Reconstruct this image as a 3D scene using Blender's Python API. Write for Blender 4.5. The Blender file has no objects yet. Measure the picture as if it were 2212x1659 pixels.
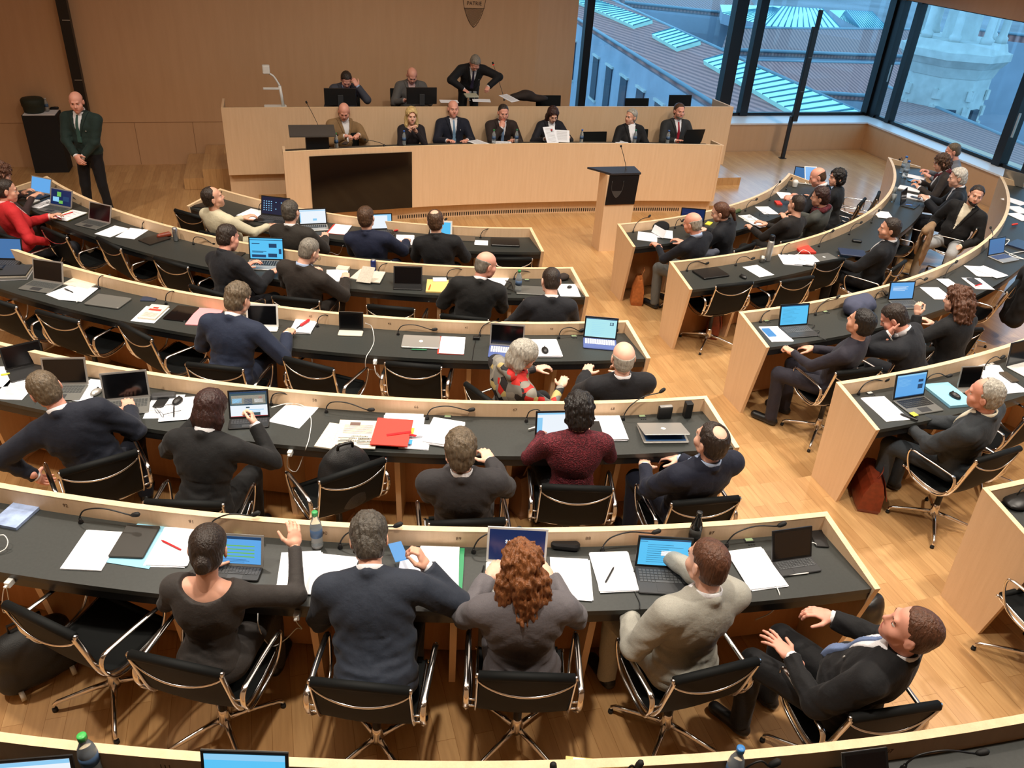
import bpy, math, random
import numpy as np
from mathutils import Vector, Matrix, Euler

rnd = random.Random(7)
PI = math.pi
SC = bpy.context.scene
COL = SC.collection

# ---------------------------------------------------------------- camera
W_, H_ = 2212.0, 1659.0
FPX = 1756.35
PITCH, ROLL, YAW = math.radians(31.0547), math.radians(3.9204), math.radians(17.46703)
CAM = np.array([-3.49783, -14.68235, 4.34332])
def _axes():
    sp, cp, sy, cy = math.sin(PITCH), math.cos(PITCH), math.sin(YAW), math.cos(YAW)
    w = np.array([sy*cp, cy*cp, -sp]); r0 = np.array([cy, -sy, 0.0]); u0 = np.cross(r0, w)
    return r0*math.cos(ROLL)+u0*math.sin(ROLL), -r0*math.sin(ROLL)+u0*math.cos(ROLL), w
AR, AU, AW = _axes()
cd = bpy.data.cameras.new('camera'); co = bpy.data.objects.new('camera', cd); COL.objects.link(co)
cd.sensor_width = 36.0; cd.lens = FPX/W_*36.0; cd.clip_start = 0.05; cd.clip_end = 2000
co.matrix_world = Matrix(((AR[0], AU[0], -AW[0], CAM[0]), (AR[1], AU[1], -AW[1], CAM[1]), (AR[2], AU[2], -AW[2], CAM[2]), (0, 0, 0, 1)))
SC.camera = co
def at(px, py, z):
    """the place at height z that the photograph shows at this pixel"""
    d = AW + AR*((px-W_/2)/FPX) - AU*((py-H_/2)/FPX)
    return CAM + d*((z-CAM[2])/d[2])
def aty(px, py, y):
    d = AW + AR*((px-W_/2)/FPX) - AU*((py-H_/2)/FPX)
    return CAM + d*((y-CAM[1])/d[1])

# ---------------------------------------------------------------- light
SC.view_settings.view_transform = 'Standard'; SC.view_settings.look = 'None'
SC.view_settings.exposure = 0.0; SC.view_settings.gamma = 1.0; SC.view_settings.use_curve_mapping = False
wd = bpy.data.worlds.new('sky'); SC.world = wd; wd.use_nodes = True
wn = wd.node_tree.nodes; wl = wd.node_tree.links
bg = wn['Background']; bg.inputs[0].default_value = (0.42, 0.74, 1.0, 1); bg.inputs[1].default_value = 2.3
try:
    SC.cycles.use_denoising = True
    SC.cycles.max_bounces = 6; SC.cycles.diffuse_bounces = 3; SC.cycles.glossy_bounces = 3
    SC.cycles.transmission_bounces = 4; SC.cycles.transparent_max_bounces = 8
    SC.cycles.caustics_reflective = False; SC.cycles.caustics_refractive = False
    SC.cycles.sample_clamp_indirect = 6.0
except Exception:
    pass
CEIL = 6.6
def lamp(x, y, z, tx, ty, tz, power, col, spot=None, radius=0.12, blend=0.6, size=None):
    l = bpy.data.lights.new('hall_lamp', 'SPOT' if spot else 'AREA')
    l.energy = power; l.color = col
    if spot:
        l.spot_size = math.radians(spot); l.spot_blend = blend; l.shadow_soft_size = radius
    else:
        l.shape = 'RECTANGLE'; l.size, l.size_y = size; l.spread = math.radians(150)
    o = bpy.data.objects.new('hall_lamp', l); COL.objects.link(o)
    o.location = (x, y, z)
    o.rotation_euler = (Vector((tx, ty, tz))-Vector((x, y, z))).to_track_quat('-Z', 'Y').to_euler()
    return o
WARM = (1.0, 0.90, 0.77)
for (x, y) in [(-7.5, -6.5), (-4.2, -8.2), (-0.8, -8.0), (2.6, -7.6), (5.6, -6.2),
               (-6.8, -10.6), (-3.2, -12.4), (0.6, -12.6), (4.2, -11.2)]:
    lamp(x, y, CEIL-0.1, x, y+0.25, 0, 680, WARM, spot=105, blend=0.7, radius=0.14)
lamp(6.4, -2.4, CEIL-0.1, 6.4, -1.9, 0, 480, WARM, spot=80, blend=0.9, radius=0.14)
for (x, ty, p) in [(-3.2, -2.0, 400), (0.0, -2.0, 400), (3.0, -2.2, 300)]:
    lamp(x, -6.2, CEIL-0.1, x, ty, 0.8, p, WARM, spot=70, blend=0.9, radius=0.15)
lamp(-1.0, -8.5, CEIL-0.05, -1.0, -8.5, 0, 360, (1.0, 0.90, 0.78), size=(12, 9))

# ---------------------------------------------------------------- materials
MATS = {}
def mat(name, col, rough=0.6, metal=0.0, noise=0.0, nscale=40.0, bump=0.0, bscale=200.0, emit=None, estr=1.0, spec=0.5, stretch=None, sheen=0.0):
    if name in MATS: return MATS[name]
    m = bpy.data.materials.new(name); m.use_nodes = True
    nt = m.node_tree; b = nt.nodes['Principled BSDF']
    c = tuple(col)+(1.0,)
    b.inputs['Base Color'].default_value = c; b.inputs['Roughness'].default_value = rough
    b.inputs['Metallic'].default_value = metal; b.inputs['Specular IOR Level'].default_value = spec
    if sheen: b.inputs['Sheen Weight'].default_value = sheen
    if emit is not None:
        b.inputs['Emission Color'].default_value = tuple(emit)+(1.0,); b.inputs['Emission Strength'].default_value = estr
    if noise or bump:
        tc = nt.nodes.new('ShaderNodeTexCoord'); mp = nt.nodes.new('ShaderNodeMapping')
        nt.links.new(tc.outputs['Object'], mp.inputs[0])
        if stretch: mp.inputs['Scale'].default_value = stretch
    if noise:
        n = nt.nodes.new('ShaderNodeTexNoise'); n.inputs['Scale'].default_value = nscale; n.inputs['Detail'].default_value = 4
        nt.links.new(mp.outputs[0], n.inputs['Vector'])
        r = nt.nodes.new('ShaderNodeValToRGB'); r.color_ramp.elements[0].position = 0.3; r.color_ramp.elements[1].position = 0.7
        r.color_ramp.elements[0].color = tuple(max(0, v*(1-noise)) for v in col)+(1,)
        r.color_ramp.elements[1].color = tuple(min(1, v*(1+noise)) for v in col)+(1,)
        nt.links.new(n.outputs[0], r.inputs[0]); nt.links.new(r.outputs[0], b.inputs['Base Color'])
    if bump:
        n2 = nt.nodes.new('ShaderNodeTexNoise'); n2.inputs['Scale'].default_value = bscale; n2.inputs['Detail'].default_value = 3
        nt.links.new(mp.outputs[0], n2.inputs['Vector'])
        bp = nt.nodes.new('ShaderNodeBump'); bp.inputs['Strength'].default_value = bump; bp.inputs['Distance'].default_value = 0.01
        nt.links.new(n2.outputs[0], bp.inputs['Height']); nt.links.new(bp.outputs[0], b.inputs['Normal'])
    MATS[name] = m
    return m
def S(r, g, b):
    f = lambda v: (v/255/12.92 if v/255 <= 0.04045 else ((v/255+0.055)/1.055)**2.4)
    return (f(r), f(g), f(b))

def veneer(name, col, dark, sc=(9, 9, 0.6), amount=0.5):
    m = bpy.data.materials.new(name); m.use_nodes = True; nt = m.node_tree; b = nt.nodes['Principled BSDF']
    b.inputs['Roughness'].default_value = 0.42
    tc = nt.nodes.new('ShaderNodeTexCoord'); mp = nt.nodes.new('ShaderNodeMapping'); mp.inputs['Scale'].default_value = sc
    n = nt.nodes.new('ShaderNodeTexNoise'); n.inputs['Scale'].default_value = 3.5; n.inputs['Detail'].default_value = 8; n.inputs['Roughness'].default_value = 0.6
    n2 = nt.nodes.new('ShaderNodeTexNoise'); n2.inputs['Scale'].default_value = 140; n2.inputs['Detail'].default_value = 2
    add = nt.nodes.new('ShaderNodeMath'); add.operation = 'MULTIPLY_ADD'; add.inputs[1].default_value = 0.35
    r = nt.nodes.new('ShaderNodeValToRGB')
    r.color_ramp.elements[0].position = 0.35; r.color_ramp.elements[1].position = 0.35+amount
    r.color_ramp.elements[0].color = tuple(dark)+(1,); r.color_ramp.elements[1].color = tuple(col)+(1,)
    L = nt.links
    L.new(tc.outputs['Object'], mp.inputs[0]); L.new(mp.outputs[0], n.inputs['Vector']); L.new(tc.outputs['Object'], n2.inputs['Vector'])
    L.new(n2.outputs[0], add.inputs[0]); L.new(n.outputs[0], add.inputs[2]); L.new(add.outputs[0], r.inputs[0]); L.new(r.outputs[0], b.inputs['Base Color'])
    MATS[name] = m
    return m
BIRCH = veneer('birch_veneer', S(226, 194, 158), S(216, 182, 144))
WALLV = veneer('wall_veneer', S(206, 166, 128), S(198, 158, 120), sc=(3, 3, 0.3))
ORANGE = veneer('desk_inside_veneer', S(196, 144, 98), S(182, 128, 82))
EDGE = veneer('plywood_edge', S(240, 212, 172), S(222, 188, 146), sc=(4, 4, 60))

def parquet(name):
    m = bpy.data.materials.new(name); m.use_nodes = True; nt = m.node_tree; b = nt.nodes['Principled BSDF']; L = nt.links
    tc = nt.nodes.new('ShaderNodeTexCoord'); mp = nt.nodes.new('ShaderNodeMapping')
    mp.inputs['Rotation'].default_value = (0, 0, math.radians(90))
    br = nt.nodes.new('ShaderNodeTexBrick'); br.offset = 0.37; br.squash = 1.0
    br.inputs['Scale'].default_value = 1.0; br.inputs['Brick Width'].default_value = 0.95; br.inputs['Row Height'].default_value = 0.105
    br.inputs['Mortar Size'].default_value = 0.0012; br.inputs['Bias'].default_value = 0.0
    br.inputs['Color1'].default_value = S(186, 142, 92)+(1,); br.inputs['Color2'].default_value = S(204, 162, 110)+(1,); br.inputs['Mortar'].default_value = S(150, 104, 56)+(1,)
    n = nt.nodes.new('ShaderNodeTexNoise'); n.inputs['Scale'].default_value = 5; n.inputs['Detail'].default_value = 8
    mp2 = nt.nodes.new('ShaderNodeMapping'); mp2.inputs['Scale'].default_value = (9, 0.8, 1)
    mx = nt.nodes.new('ShaderNodeMixRGB'); mx.blend_type = 'MULTIPLY'; mx.inputs[0].default_value = 0.45
    r = nt.nodes.new('ShaderNodeValToRGB'); r.color_ramp.elements[0].position = 0.3; r.color_ramp.elements[0].color = (0.62, 0.55, 0.48, 1); r.color_ramp.elements[1].position = 0.65; r.color_ramp.elements[1].color = (1, 1, 1, 1)
    L.new(tc.outputs['Object'], mp.inputs[0]); L.new(mp.outputs[0], br.inputs['Vector']); L.new(tc.outputs['Object'], mp2.inputs[0]); L.new(mp2.outputs[0], n.inputs['Vector'])
    L.new(n.outputs[0], r.inputs[0]); L.new(br.outputs['Color'], mx.inputs[1]); L.new(r.outputs[0], mx.inputs[2]); L.new(mx.outputs[0], b.inputs['Base Color'])
    b.inputs['Roughness'].default_value = 0.35; b.inputs['Specular IOR Level'].default_value = 0.5; b.inputs['Coat Weight'].default_value = 0.7; b.inputs['Coat Roughness'].default_value = 0.22; b.inputs['Coat IOR'].default_value = 1.6
    MATS[name] = m
    return m
PARQ = parquet('oak_parquet')
BLACK = mat('black_linoleum', S(47, 50, 48), 0.45, noise=0.12, nscale=60)
BLACKE = mat('black_edge', S(24, 24, 25), 0.3)
CHROME = mat('polished_aluminium', (0.78, 0.76, 0.74), 0.16, 1.0)
SLING = mat('black_sling_fabric', S(17, 19, 19), 0.65, bump=0.15, bscale=900, spec=0.18)
BPLAST = mat('black_plastic', S(20, 20, 21), 0.4)
DPLAST = mat('dark_grey_plastic', S(52, 53, 55), 0.45)
STEEL = mat('dark_steel', S(22, 23, 26), 0.4, 0.3)
PAPER = mat('white_paper', S(242, 244, 250), 0.75)
INK = mat('grey_print', S(120, 120, 124), 0.8)
SILVER = mat('silver_aluminium', S(176, 174, 170), 0.35, 0.5)
RUBBER = mat('black_rubber', S(14, 14, 14), 0.7)
WHITEP = mat('white_plastic', S(232, 232, 228), 0.35)

# ---------------------------------------------------------------- mesh tools
def link(name, V, F, mats, parent=None, MI=None, smooth=True, loc=None, rotz=None):
    """one mesh object from vertices, faces (lists or an n x 4 array) and materials"""
    me = bpy.data.meshes.new(name)
    V = np.asarray(V, dtype=np.float32)
    if isinstance(F, np.ndarray) and F.ndim == 2:
        n, k = F.shape
        me.vertices.add(len(V)); me.vertices.foreach_set('co', V.ravel())
        me.loops.add(n*k); me.loops.foreach_set('vertex_index', F.astype(np.int32).ravel())
        me.polygons.add(n); me.polygons.foreach_set('loop_start', np.arange(0, n*k, k, dtype=np.int32))
        me.update(calc_edges=True)
    else:
        me.from_pydata([tuple(map(float, v)) for v in V], [], [tuple(f) for f in F])
    for m in (mats if isinstance(mats, (list, tuple)) else [mats]): me.materials.append(m)
    n = len(me.polygons)
    if MI is not None: me.polygons.foreach_set('material_index', np.asarray(MI, dtype=np.int32))
    if smooth is True: me.polygons.foreach_set('use_smooth', np.ones(n, dtype=bool))
    elif smooth is not False: me.polygons.foreach_set('use_smooth', np.asarray(smooth, dtype=bool))
    me.update()
    o = bpy.data.objects.new(name, me); COL.objects.link(o)
    if parent is not None: o.parent = parent
    if loc is not None: o.location = loc
    if rotz is not None: o.rotation_euler = (0, 0, rotz)
    return o
def thing(name, label, cat, loc=(0, 0, 0), rotz=0.0, group=None):
    o = bpy.data.objects.new(name, None); COL.objects.link(o); o.location = loc; o.rotation_euler = (0, 0, rotz)
    o.empty_display_size = 0.1
    return tag(o, label, cat, group)
def tag(o, label=None, cat=None, group=None, kind=None):
    if label: o['label'] = label
    if cat: o['category'] = cat
    if group: o['group'] = group
    if kind: o['kind'] = kind
    return o
class MB:
    """collects shapes of one part"""
    def __init__(s): s.v = []; s.f = []; s.mi = []; s.sm = []; s.M = Matrix.Identity(4); s.m = 0
    def add(s, vs, fs, smooth=False):
        o = len(s.v); s.v += [tuple(s.M @ Vector(v)) for v in vs]
        s.f += [tuple(i+o for i in f) for f in fs]; s.mi += [s.m]*len(fs); s.sm += [smooth]*len(fs)
        return s
    def box(s, cx, cy, cz, sx, sy, sz, rz=0.0, b=0.0):
        hx, hy, hz = sx/2, sy/2, sz/2; c, n = math.cos(rz), math.sin(rz)
        if b <= 0:
            P = [(x, y, z) for z in (-hz, hz) for x, y in ((-hx, -hy), (hx, -hy), (hx, hy), (-hx, hy))]
            F = [(3, 2, 1, 0), (4, 5, 6, 7), (0, 1, 5, 4), (1, 2, 6, 5), (2, 3, 7, 6), (3, 0, 4, 7)]
        else:  # rounded corners in plan and a chamfered rim
            b = min(b, hx*.98, hy*.98); e = min(b*.4, hz*.6); ring = []
            for (qx, qy, a0) in ((hx-b, hy-b, 0), (-hx+b, hy-b, PI/2), (-hx+b, -hy+b, PI), (hx-b, -hy+b, 1.5*PI)):
                for k in range(4):
                    a = a0+k*PI/6; ring.append((qx, qy, math.cos(a), math.sin(a)))
            P = []; n_ = len(ring)
            for (z, d) in ((-hz, b-e), (-hz+e, b), (hz-e, b), (hz, b-e)):
                P += [(q[0]+q[2]*d, q[1]+q[3]*d, z) for q in ring]
            F = [tuple(range(n_-1, -1, -1)), tuple(range(3*n_, 4*n_))]
            for k in range(3):
                for i in range(n_): F.append((k*n_+i, k*n_+(i+1) % n_, (k+1)*n_+(i+1) % n_, (k+1)*n_+i))
        return s.add([(cx+x*c-y*n, cy+x*n+y*c, cz+z) for x, y, z in P], F)
    def prism(s, poly, z0, z1):
        n = len(poly); P = [(x, y, z0) for x, y in poly]+[(x, y, z1) for x, y in poly]
        return s.add(P, [tuple(range(n-1, -1, -1)), tuple(range(n, 2*n))]+[(i, (i+1) % n, n+(i+1) % n, n+i) for i in range(n)])
    def slab(s, A, B):
        """closed solid between two equal rings of points"""
        n = len(A)
        return s.add(list(A)+list(B), [tuple(range(n-1, -1, -1)), tuple(range(n, 2*n))]+[(i, (i+1) % n, n+(i+1) % n, n+i) for i in range(n)])
    def tube(s, pts, r, seg=8, flat=None, cap=True):
        """round (or flattened: flat = (width, thickness, side vector)) bar along points; r may be a list"""
        pts = [Vector(p) for p in pts]; n = len(pts); P = []; up = None
        for i, p in enumerate(pts):
            t = (pts[min(i+1, n-1)]-pts[max(i-1, 0)])
            t = t.normalized() if t.length > 1e-9 else Vector((0, 0, 1))
            if flat: a = Vector(flat[2]).normalized(); b = t.cross(a).normalized(); ra, rb = flat[0]/2, flat[1]/2
            else:
                if up is None: up = Vector((0, 0, 1)) if abs(t.z) < 0.9 else Vector((1, 0, 0))
                a = t.cross(up).normalized(); b = a.cross(t).normalized(); up = b
                ra = rb = (r[i] if isinstance(r, (list, tuple)) else r)
            for k in range(seg):
                an = 2*PI*k/seg; P.append(tuple(p+a*(ra*math.cos(an))+b*(rb*math.sin(an))))
        F = [(i*seg+k, i*seg+(k+1) % seg, (i+1)*seg+(k+1) % seg, (i+1)*seg+k) for i in range(n-1) for k in range(seg)]
        if cap: F += [tuple(range(seg-1, -1, -1)), tuple(range((n-1)*seg, n*seg))]
        return s.add(P, F, True)
    def lathe(s, prof, seg=16, cx=0, cy=0, cz=0):
        P = []; n = len(prof)
        for r, z in prof:
            P += [(cx+r*math.cos(2*PI*k/seg), cy+r*math.sin(2*PI*k/seg), cz+z) for k in range(seg)]
        F = [(i*seg+k, i*seg+(k+1) % seg, (i+1)*seg+(k+1) % seg, (i+1)*seg+k) for i in range(n-1) for k in range(seg)]
        F += [tuple(range(seg-1, -1, -1)), tuple(range((n-1)*seg, n*seg))]
        return s.add(P, F, True)
    def ball(s, cx, cy, cz, rx, ry=None, rz=None, seg=12, rings=8):
        ry = ry or rx; rz = rz or rx; P = []; F = []
        for i in range(rings+1):
            a = PI*i/rings
            for k in range(seg):
                b = 2*PI*k/seg; P.append((cx+rx*math.sin(a)*math.cos(b), cy+ry*math.sin(a)*math.sin(b), cz-rz*math.cos(a)))
        F = [(i*seg+k, i*seg+(k+1) % seg, (i+1)*seg+(k+1) % seg, (i+1)*seg+k) for i in range(rings) for k in range(seg)]
        return s.add(P, F, True)
    def grid(s, fn, nu, nv, smooth=True):
        P = [fn(u/nu, v/nv) for u in range(nu+1) for v in range(nv+1)]
        return s.add(P, [(u*(nv+1)+v, (u+1)*(nv+1)+v, (u+1)*(nv+1)+v+1, u*(nv+1)+v+1) for u in range(nu) for v in range(nv)], smooth)
    def build(s, name, mats, parent=None, loc=None, rotz=None):
        return link(name, s.v, s.f, mats, parent, s.mi, s.sm, loc, rotz)
def copy_tree(o, parent=None, **kw):
    c = o.copy(); COL.objects.link(c); c.parent = parent
    for ch in [x for x in KIDS.get(o.name, o.children)]: copy_tree(ch, c)
    return c
KIDS = {}
def spl(pts, n=6):
    """smooth curve through points (Catmull-Rom)"""
    P = [Vector(p) for p in pts]; P = [P[0]*2-P[1]]+P+[P[-1]*2-P[-2]]; out = []
    for i in range(1, len(P)-2):
        a, b, c, d = P[i-1:i+3]
        for k in range(n):
            t = k/n
            out.append(0.5*((2*b)+(c-a)*t+(2*a-5*b+4*c-d)*t*t+(3*b-a-3*c+d)*t**3))
    out.append(P[-2])
    return out
# ================================================================ the hall
R1, DR, DZ = 5.657, 1.4972, 0.11693
HR, HT, TD = 0.86, 0.75, 0.52          # rim, table top, table depth
FL = -0.03
def RR(n): return R1+(n-1)*DR
def ZZ(n): return (n-1)*DZ
def pol(r, t, z=0.0): return (r*math.sin(t), -r*math.cos(t), z)
XL, XR, YB = -10.5, 8.82, 0.40
def struct(mb, name, m): return tag(mb.build(name, m), kind='structure')
# floor: one terrace per row of seats
def ring(r0, r1, z, a0, a1, n=64):
    mb = MB(); A = []; 
    for i in range(n+1):
        a = a0+(a1-a0)*i/n; A.append((pol(r0, a), pol(r1, a)))
    for i in range(n):
        (p, q), (u, v) = A[i], A[i+1]
        lo = [(p[0], p[1], z-0.3), (u[0], u[1], z-0.3), (v[0], v[1], z-0.3), (q[0], q[1], z-0.3)]
        mb.slab(lo, [(x, y, z) for x, y, _ in lo])
    return mb
mb = MB(); mb.box(-0.8, -3.0, FL-0.15, 19.6, 8.0, 0.3); struct(mb, 'floor', PARQ)
mb = MB(); mb.box(-0.8, -14.5, FL-0.25, 19.6, 15.0, 0.3); struct(mb, 'floor_under_terraces', PARQ)
for n in range(2, 8):
    struct(ring(RR(n)+0.045, (RR(n+1)+0.045) if n < 7 else 19.0, ZZ(n)+FL, -1.09 if n < 4 else -1.25, 1.09 if n < 4 else 1.25), 'floor_terrace', PARQ)
# raised platform beside the windows
mb = MB(); mb.prism([(3.46, -2.78), (4.4, -2.86), (6.1, -3.42), (7.2, -4.0), (8.8, -5.0), (8.8, 0.38), (3.46, 0.38)], FL-0.1, 0.02)
struct(mb, 'floor_platform', PARQ)
# walls
def wallbox(name, x0, x1, y0, y1, z0, z1, m=WALLV):
    mb = MB(); mb.box((x0+x1)/2, (y0+y1)/2, (z0+z1)/2, x1-x0, y1-y0, z1-z0); return struct(mb, name, m)
ob = MB()
ob.prism([(XL, YB), (1.27, YB), (1.27, YB+0.25), (XL, YB+0.25)], -0.3, CEIL)
ob.prism([(1.27, YB), (2.05, YB+0.10), (2.05, YB+0.75), (1.27, YB+0.25)], -0.3, CEIL)
struct(ob, 'wall_back', WALLV)
mb = MB(); mb.box(-6.35, YB-0.002, 0.685, 4.3, 0.006, 0.005); mb.box(-5.7, YB-0.002, 0.33, 0.006, 0.006, 0.7); mb.box(-4.78, YB-0.002, 0.33, 0.006, 0.006, 0.7)
struct(mb, 'trim_1', mat('panel_joint', S(150, 112, 78), 0.8))
SILLM = mat('white_sill', S(224, 224, 226), 0.4)
wallbox('wall_below_windows_back', 2.05, 9.5, YB, 1.35, -0.3, 0.565)
wallbox('wall_below_windows_side', XR, 9.9, -15.0, YB-0.001, -0.3, 0.565)
mb = MB(); mb.prism([(2.05, YB-0.02), (XR-0.02, YB-0.02), (XR-0.02, -15), (9.5, -15), (9.5, 1.2), (2.05, 1.2)], 0.567, 0.597)
struct(mb, 'trim_2', SILLM)
wallbox('wall_over_windows_back', 2.05, 9.5, YB+0.02, 1.3, 2.98, CEIL)
wallbox('wall_over_windows_side', XR, 9.6, -15.0, YB, 3.0, CEIL)
wallbox('wall_left', XL-0.25, XL, -20.0, YB+0.25, -0.3, CEIL)
wallbox('wall_rear', XL, 9.6, -20.25, -20.0, -0.3, CEIL)
wallbox('wall_right', XR, 9.6, -20.0, -15.0, -0.3, CEIL)
wallbox('ceiling', XL-0.25, 9.6, -20.25, 1.4, CEIL, CEIL+0.2, mat('ceiling_paint', S(206, 196, 180), 0.8))
# window bays: dark steel frames and glass
def glassmat():
    m = bpy.data.materials.new('window_glass'); m.use_nodes = True; nt = m.node_tree; nt.nodes.remove(nt.nodes['Principled BSDF'])
    o = nt.nodes['Material Output']; t = nt.nodes.new('ShaderNodeBsdfTransparent'); t.inputs[0].default_value = (0.78, 0.92, 1.0, 1)
    g = nt.nodes.new('ShaderNodeBsdfGlossy'); g.inputs['Roughness'].default_value = 0.0; lw = nt.nodes.new('ShaderNodeLayerWeight'); pw = nt.nodes.new('ShaderNodeMath'); pw.operation = 'POWER'; pw.inputs[1].default_value = 4; nt.links.new(lw.outputs['Facing'], pw.inputs[0]); fr = nt.nodes.new('ShaderNodeMath'); fr.operation = 'MULTIPLY_ADD'; fr.inputs[1].default_value = 0.5; fr.inputs[2].default_value = 0.035; nt.links.new(pw.outputs[0], fr.inputs[0])
    mx = nt.nodes.new('ShaderNodeMixShader'); nt.links.new(fr.outputs[0], mx.inputs[0]); nt.links.new(t.outputs[0], mx.inputs[1]); nt.links.new(g.outputs[0], mx.inputs[2]); nt.links.new(mx.outputs[0], o.inputs[0])
    return m
GLASS = glassmat()
def bay(k, x0, y0, x1, y1, mull, z0=0.6, z1=3.0):
    """window wall between two points; mull = [(distance along, width, depth)]"""
    L = math.hypot(x1-x0, y1-y0); a = math.atan2(y1-y0, x1-x0)
    M = Matrix.Translation((x0, y0, 0)) @ Matrix.Rotation(a, 4, 'Z')
    mb = MB(); mb.M = M
    mb.box(L/2, 0, z0+0.03, L, 0.09, 0.06); mb.box(L/2, 0, z1-0.03, L, 0.09, 0.06)
    for (u, w, dp) in mull: mb.box(u, 0, (z0+z1)/2, w, dp, z1-z0)
    w = tag(mb.build('window_%d' % k, STEEL), kind='structure')
    g = MB(); g.M = M; g.box(L/2, 0, (z0+z1)/2, L, 0.012, z1-z0-0.1); g.build('pane', GLASS, w)
    h = MB(); h.M = M; return w, h
GY, GX = 1.06, 9.30
w1, _ = bay(1, 2.05, GY, GX, GY, [(2.475-2.05, 0.15, 0.16), (5.64-2.05, 0.26, 0.2), (6.14-2.05, 0.18, 0.16), (GX-2.05-0.05, 0.16, 0.2)])
w2, h = bay(2, GX, GY, GX, -15.0, [(0.16, 0.26, 0.16), (0.72, 0.13, 0.16), (3.86, 0.18, 0.2), (4.5, 0.14, 0.16), (7.0, 0.14, 0.16), (7.7, 0.14, 0.16)])
h.box(0.42, -0.08, 1.55, 0.02, 0.02, 0.34); h.box(4.0, -0.09, 1.35, 0.03, 0.03, 0.42); h.build('handle', SILVER, w2)
# free standing steel post and black wall post
p = at(1690, 342, 0.02)
t = thing('steel_post', 'black free-standing steel post in front of the windows', 'post', (p[0], p[1], 0.02))
mb = MB(); mb.box(0, 0, 0.42, 0.07, 0.05, 0.84); mb.box(0, 0, 0.005, 0.13, 0.1, 0.01); mb.build('lower_post', BPLAST, t)
mb = MB(); mb.box(0.065, 0, 1.62, 0.12, 0.08, 1.75, b=0.01); mb.box(0.10, 0, 2.62, 0.07, 0.07, 0.34, b=0.01); mb.build('upper_housing', BPLAST, t)
mb = MB()
for z in (0.735, 1.32, 1.95): mb.box(0.075, -0.042, z, 0.07, 0.004, 0.006)
mb.build('bracket', SILVER, t)
mb = MB(); q0 = aty(178, 215, YB-0.06)
t = thing('wall_post', 'tall black square post standing against the brown back wall', 'post', (q0[0], YB-0.09, FL))
mb = MB(); mb.box(0, 0, 3.2, 0.15, 0.14, 6.4); mb.build('shaft', BPLAST, t)
mb = MB(); mb.box(0.02, -0.072, 1.42, 0.11, 0.004, 0.012); mb.box(0.02, -0.072, 2.3, 0.11, 0.004, 0.012); mb.build('joint_plate', SILVER, t)

# shield on the wall
sx, sz0 = 0.09, 2.285
sh = thing('wall_shield', 'engraved shield with lettering mounted on the back wall', 'coat of arms', (sx, YB-0.004, sz0))
LINE = mat('engraved_line', S(70, 52, 38), 0.7)
def shield_outline(s=1.0, k=10):
    L = []
    for i in range(k+1):
        u = i/k; L.append((-0.205*s*math.sin(u*PI/2)**0.8, 0.55*u**1.15))
    L.append((-0.205*s, 0.75)); R = [(-x, z) for x, z in L[1:]][::-1]
    return R+L
o = shield_outline(); mb = MB()
for i in range(len(o)-1):
    (x0, z0), (x1, z1) = o[i], o[i+1]
    mb.tube([(x0, 0, z0), (x1, 0, z1)], 0.004, 6)
mb.tube([(-0.205, 0, 0.75), (0.205, 0, 0.75)], 0.004, 6); mb.tube([(-0.185, 0, 0.31), (0.185, 0, 0.31)], 0.004, 6)
mb.build('outline', LINE, sh)
mb = MB()
for i in range(-22, 23):
    x = i*0.013
    # slanted hatching clipped by the outline
    pts = []
    for j in range(13):
        z = 0.01+0.295*j/12; xx = x-(z-0.15)*0.5; wz = 0.205*math.sin(min(1, (z/0.55)**(1/1.15))*PI/2)**0.8
        if abs(xx) < wz-0.002: pts.append((xx, 0.0, z))
    if len(pts) > 1: mb.tube([pts[0], pts[-1]], 0.0026, 5)
mb.build('hatching', LINE, sh)
def text(s, size, m, parent, M, name='lettering', ext=0.001, align='CENTER', bold=0.0):
    cu = bpy.data.curves.new(name, 'FONT'); cu.body = s; cu.size = size; cu.extrude = ext; cu.align_x = align; cu.align_y = 'CENTER'; cu.offset = bold
    cu.resolution_u = 3
    o = bpy.data.objects.new(name, cu); COL.objects.link(o)
    dg = bpy.context.evaluated_depsgraph_get(); me = bpy.data.meshes.new_from_object(o.evaluated_get(dg)); bpy.data.objects.remove(o); bpy.data.curves.remove(cu)
    me.materials.clear(); me.materials.append(m)
    o = bpy.data.objects.new(name, me); COL.objects.link(o); o.parent = parent; o.matrix_local = M
    return o
UP = Matrix(((1, 0, 0, 0), (0, 0, -1, 0), (0, 1, 0, 0), (0, 0, 0, 1)))
for s_, z in (('LIBERTÉ', 0.56), ('ET', 0.475), ('PATRIE', 0.385)):
    text(s_, 0.085, LINE, sh, Matrix.Translation((0, -0.003, z)) @ UP)

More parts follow.
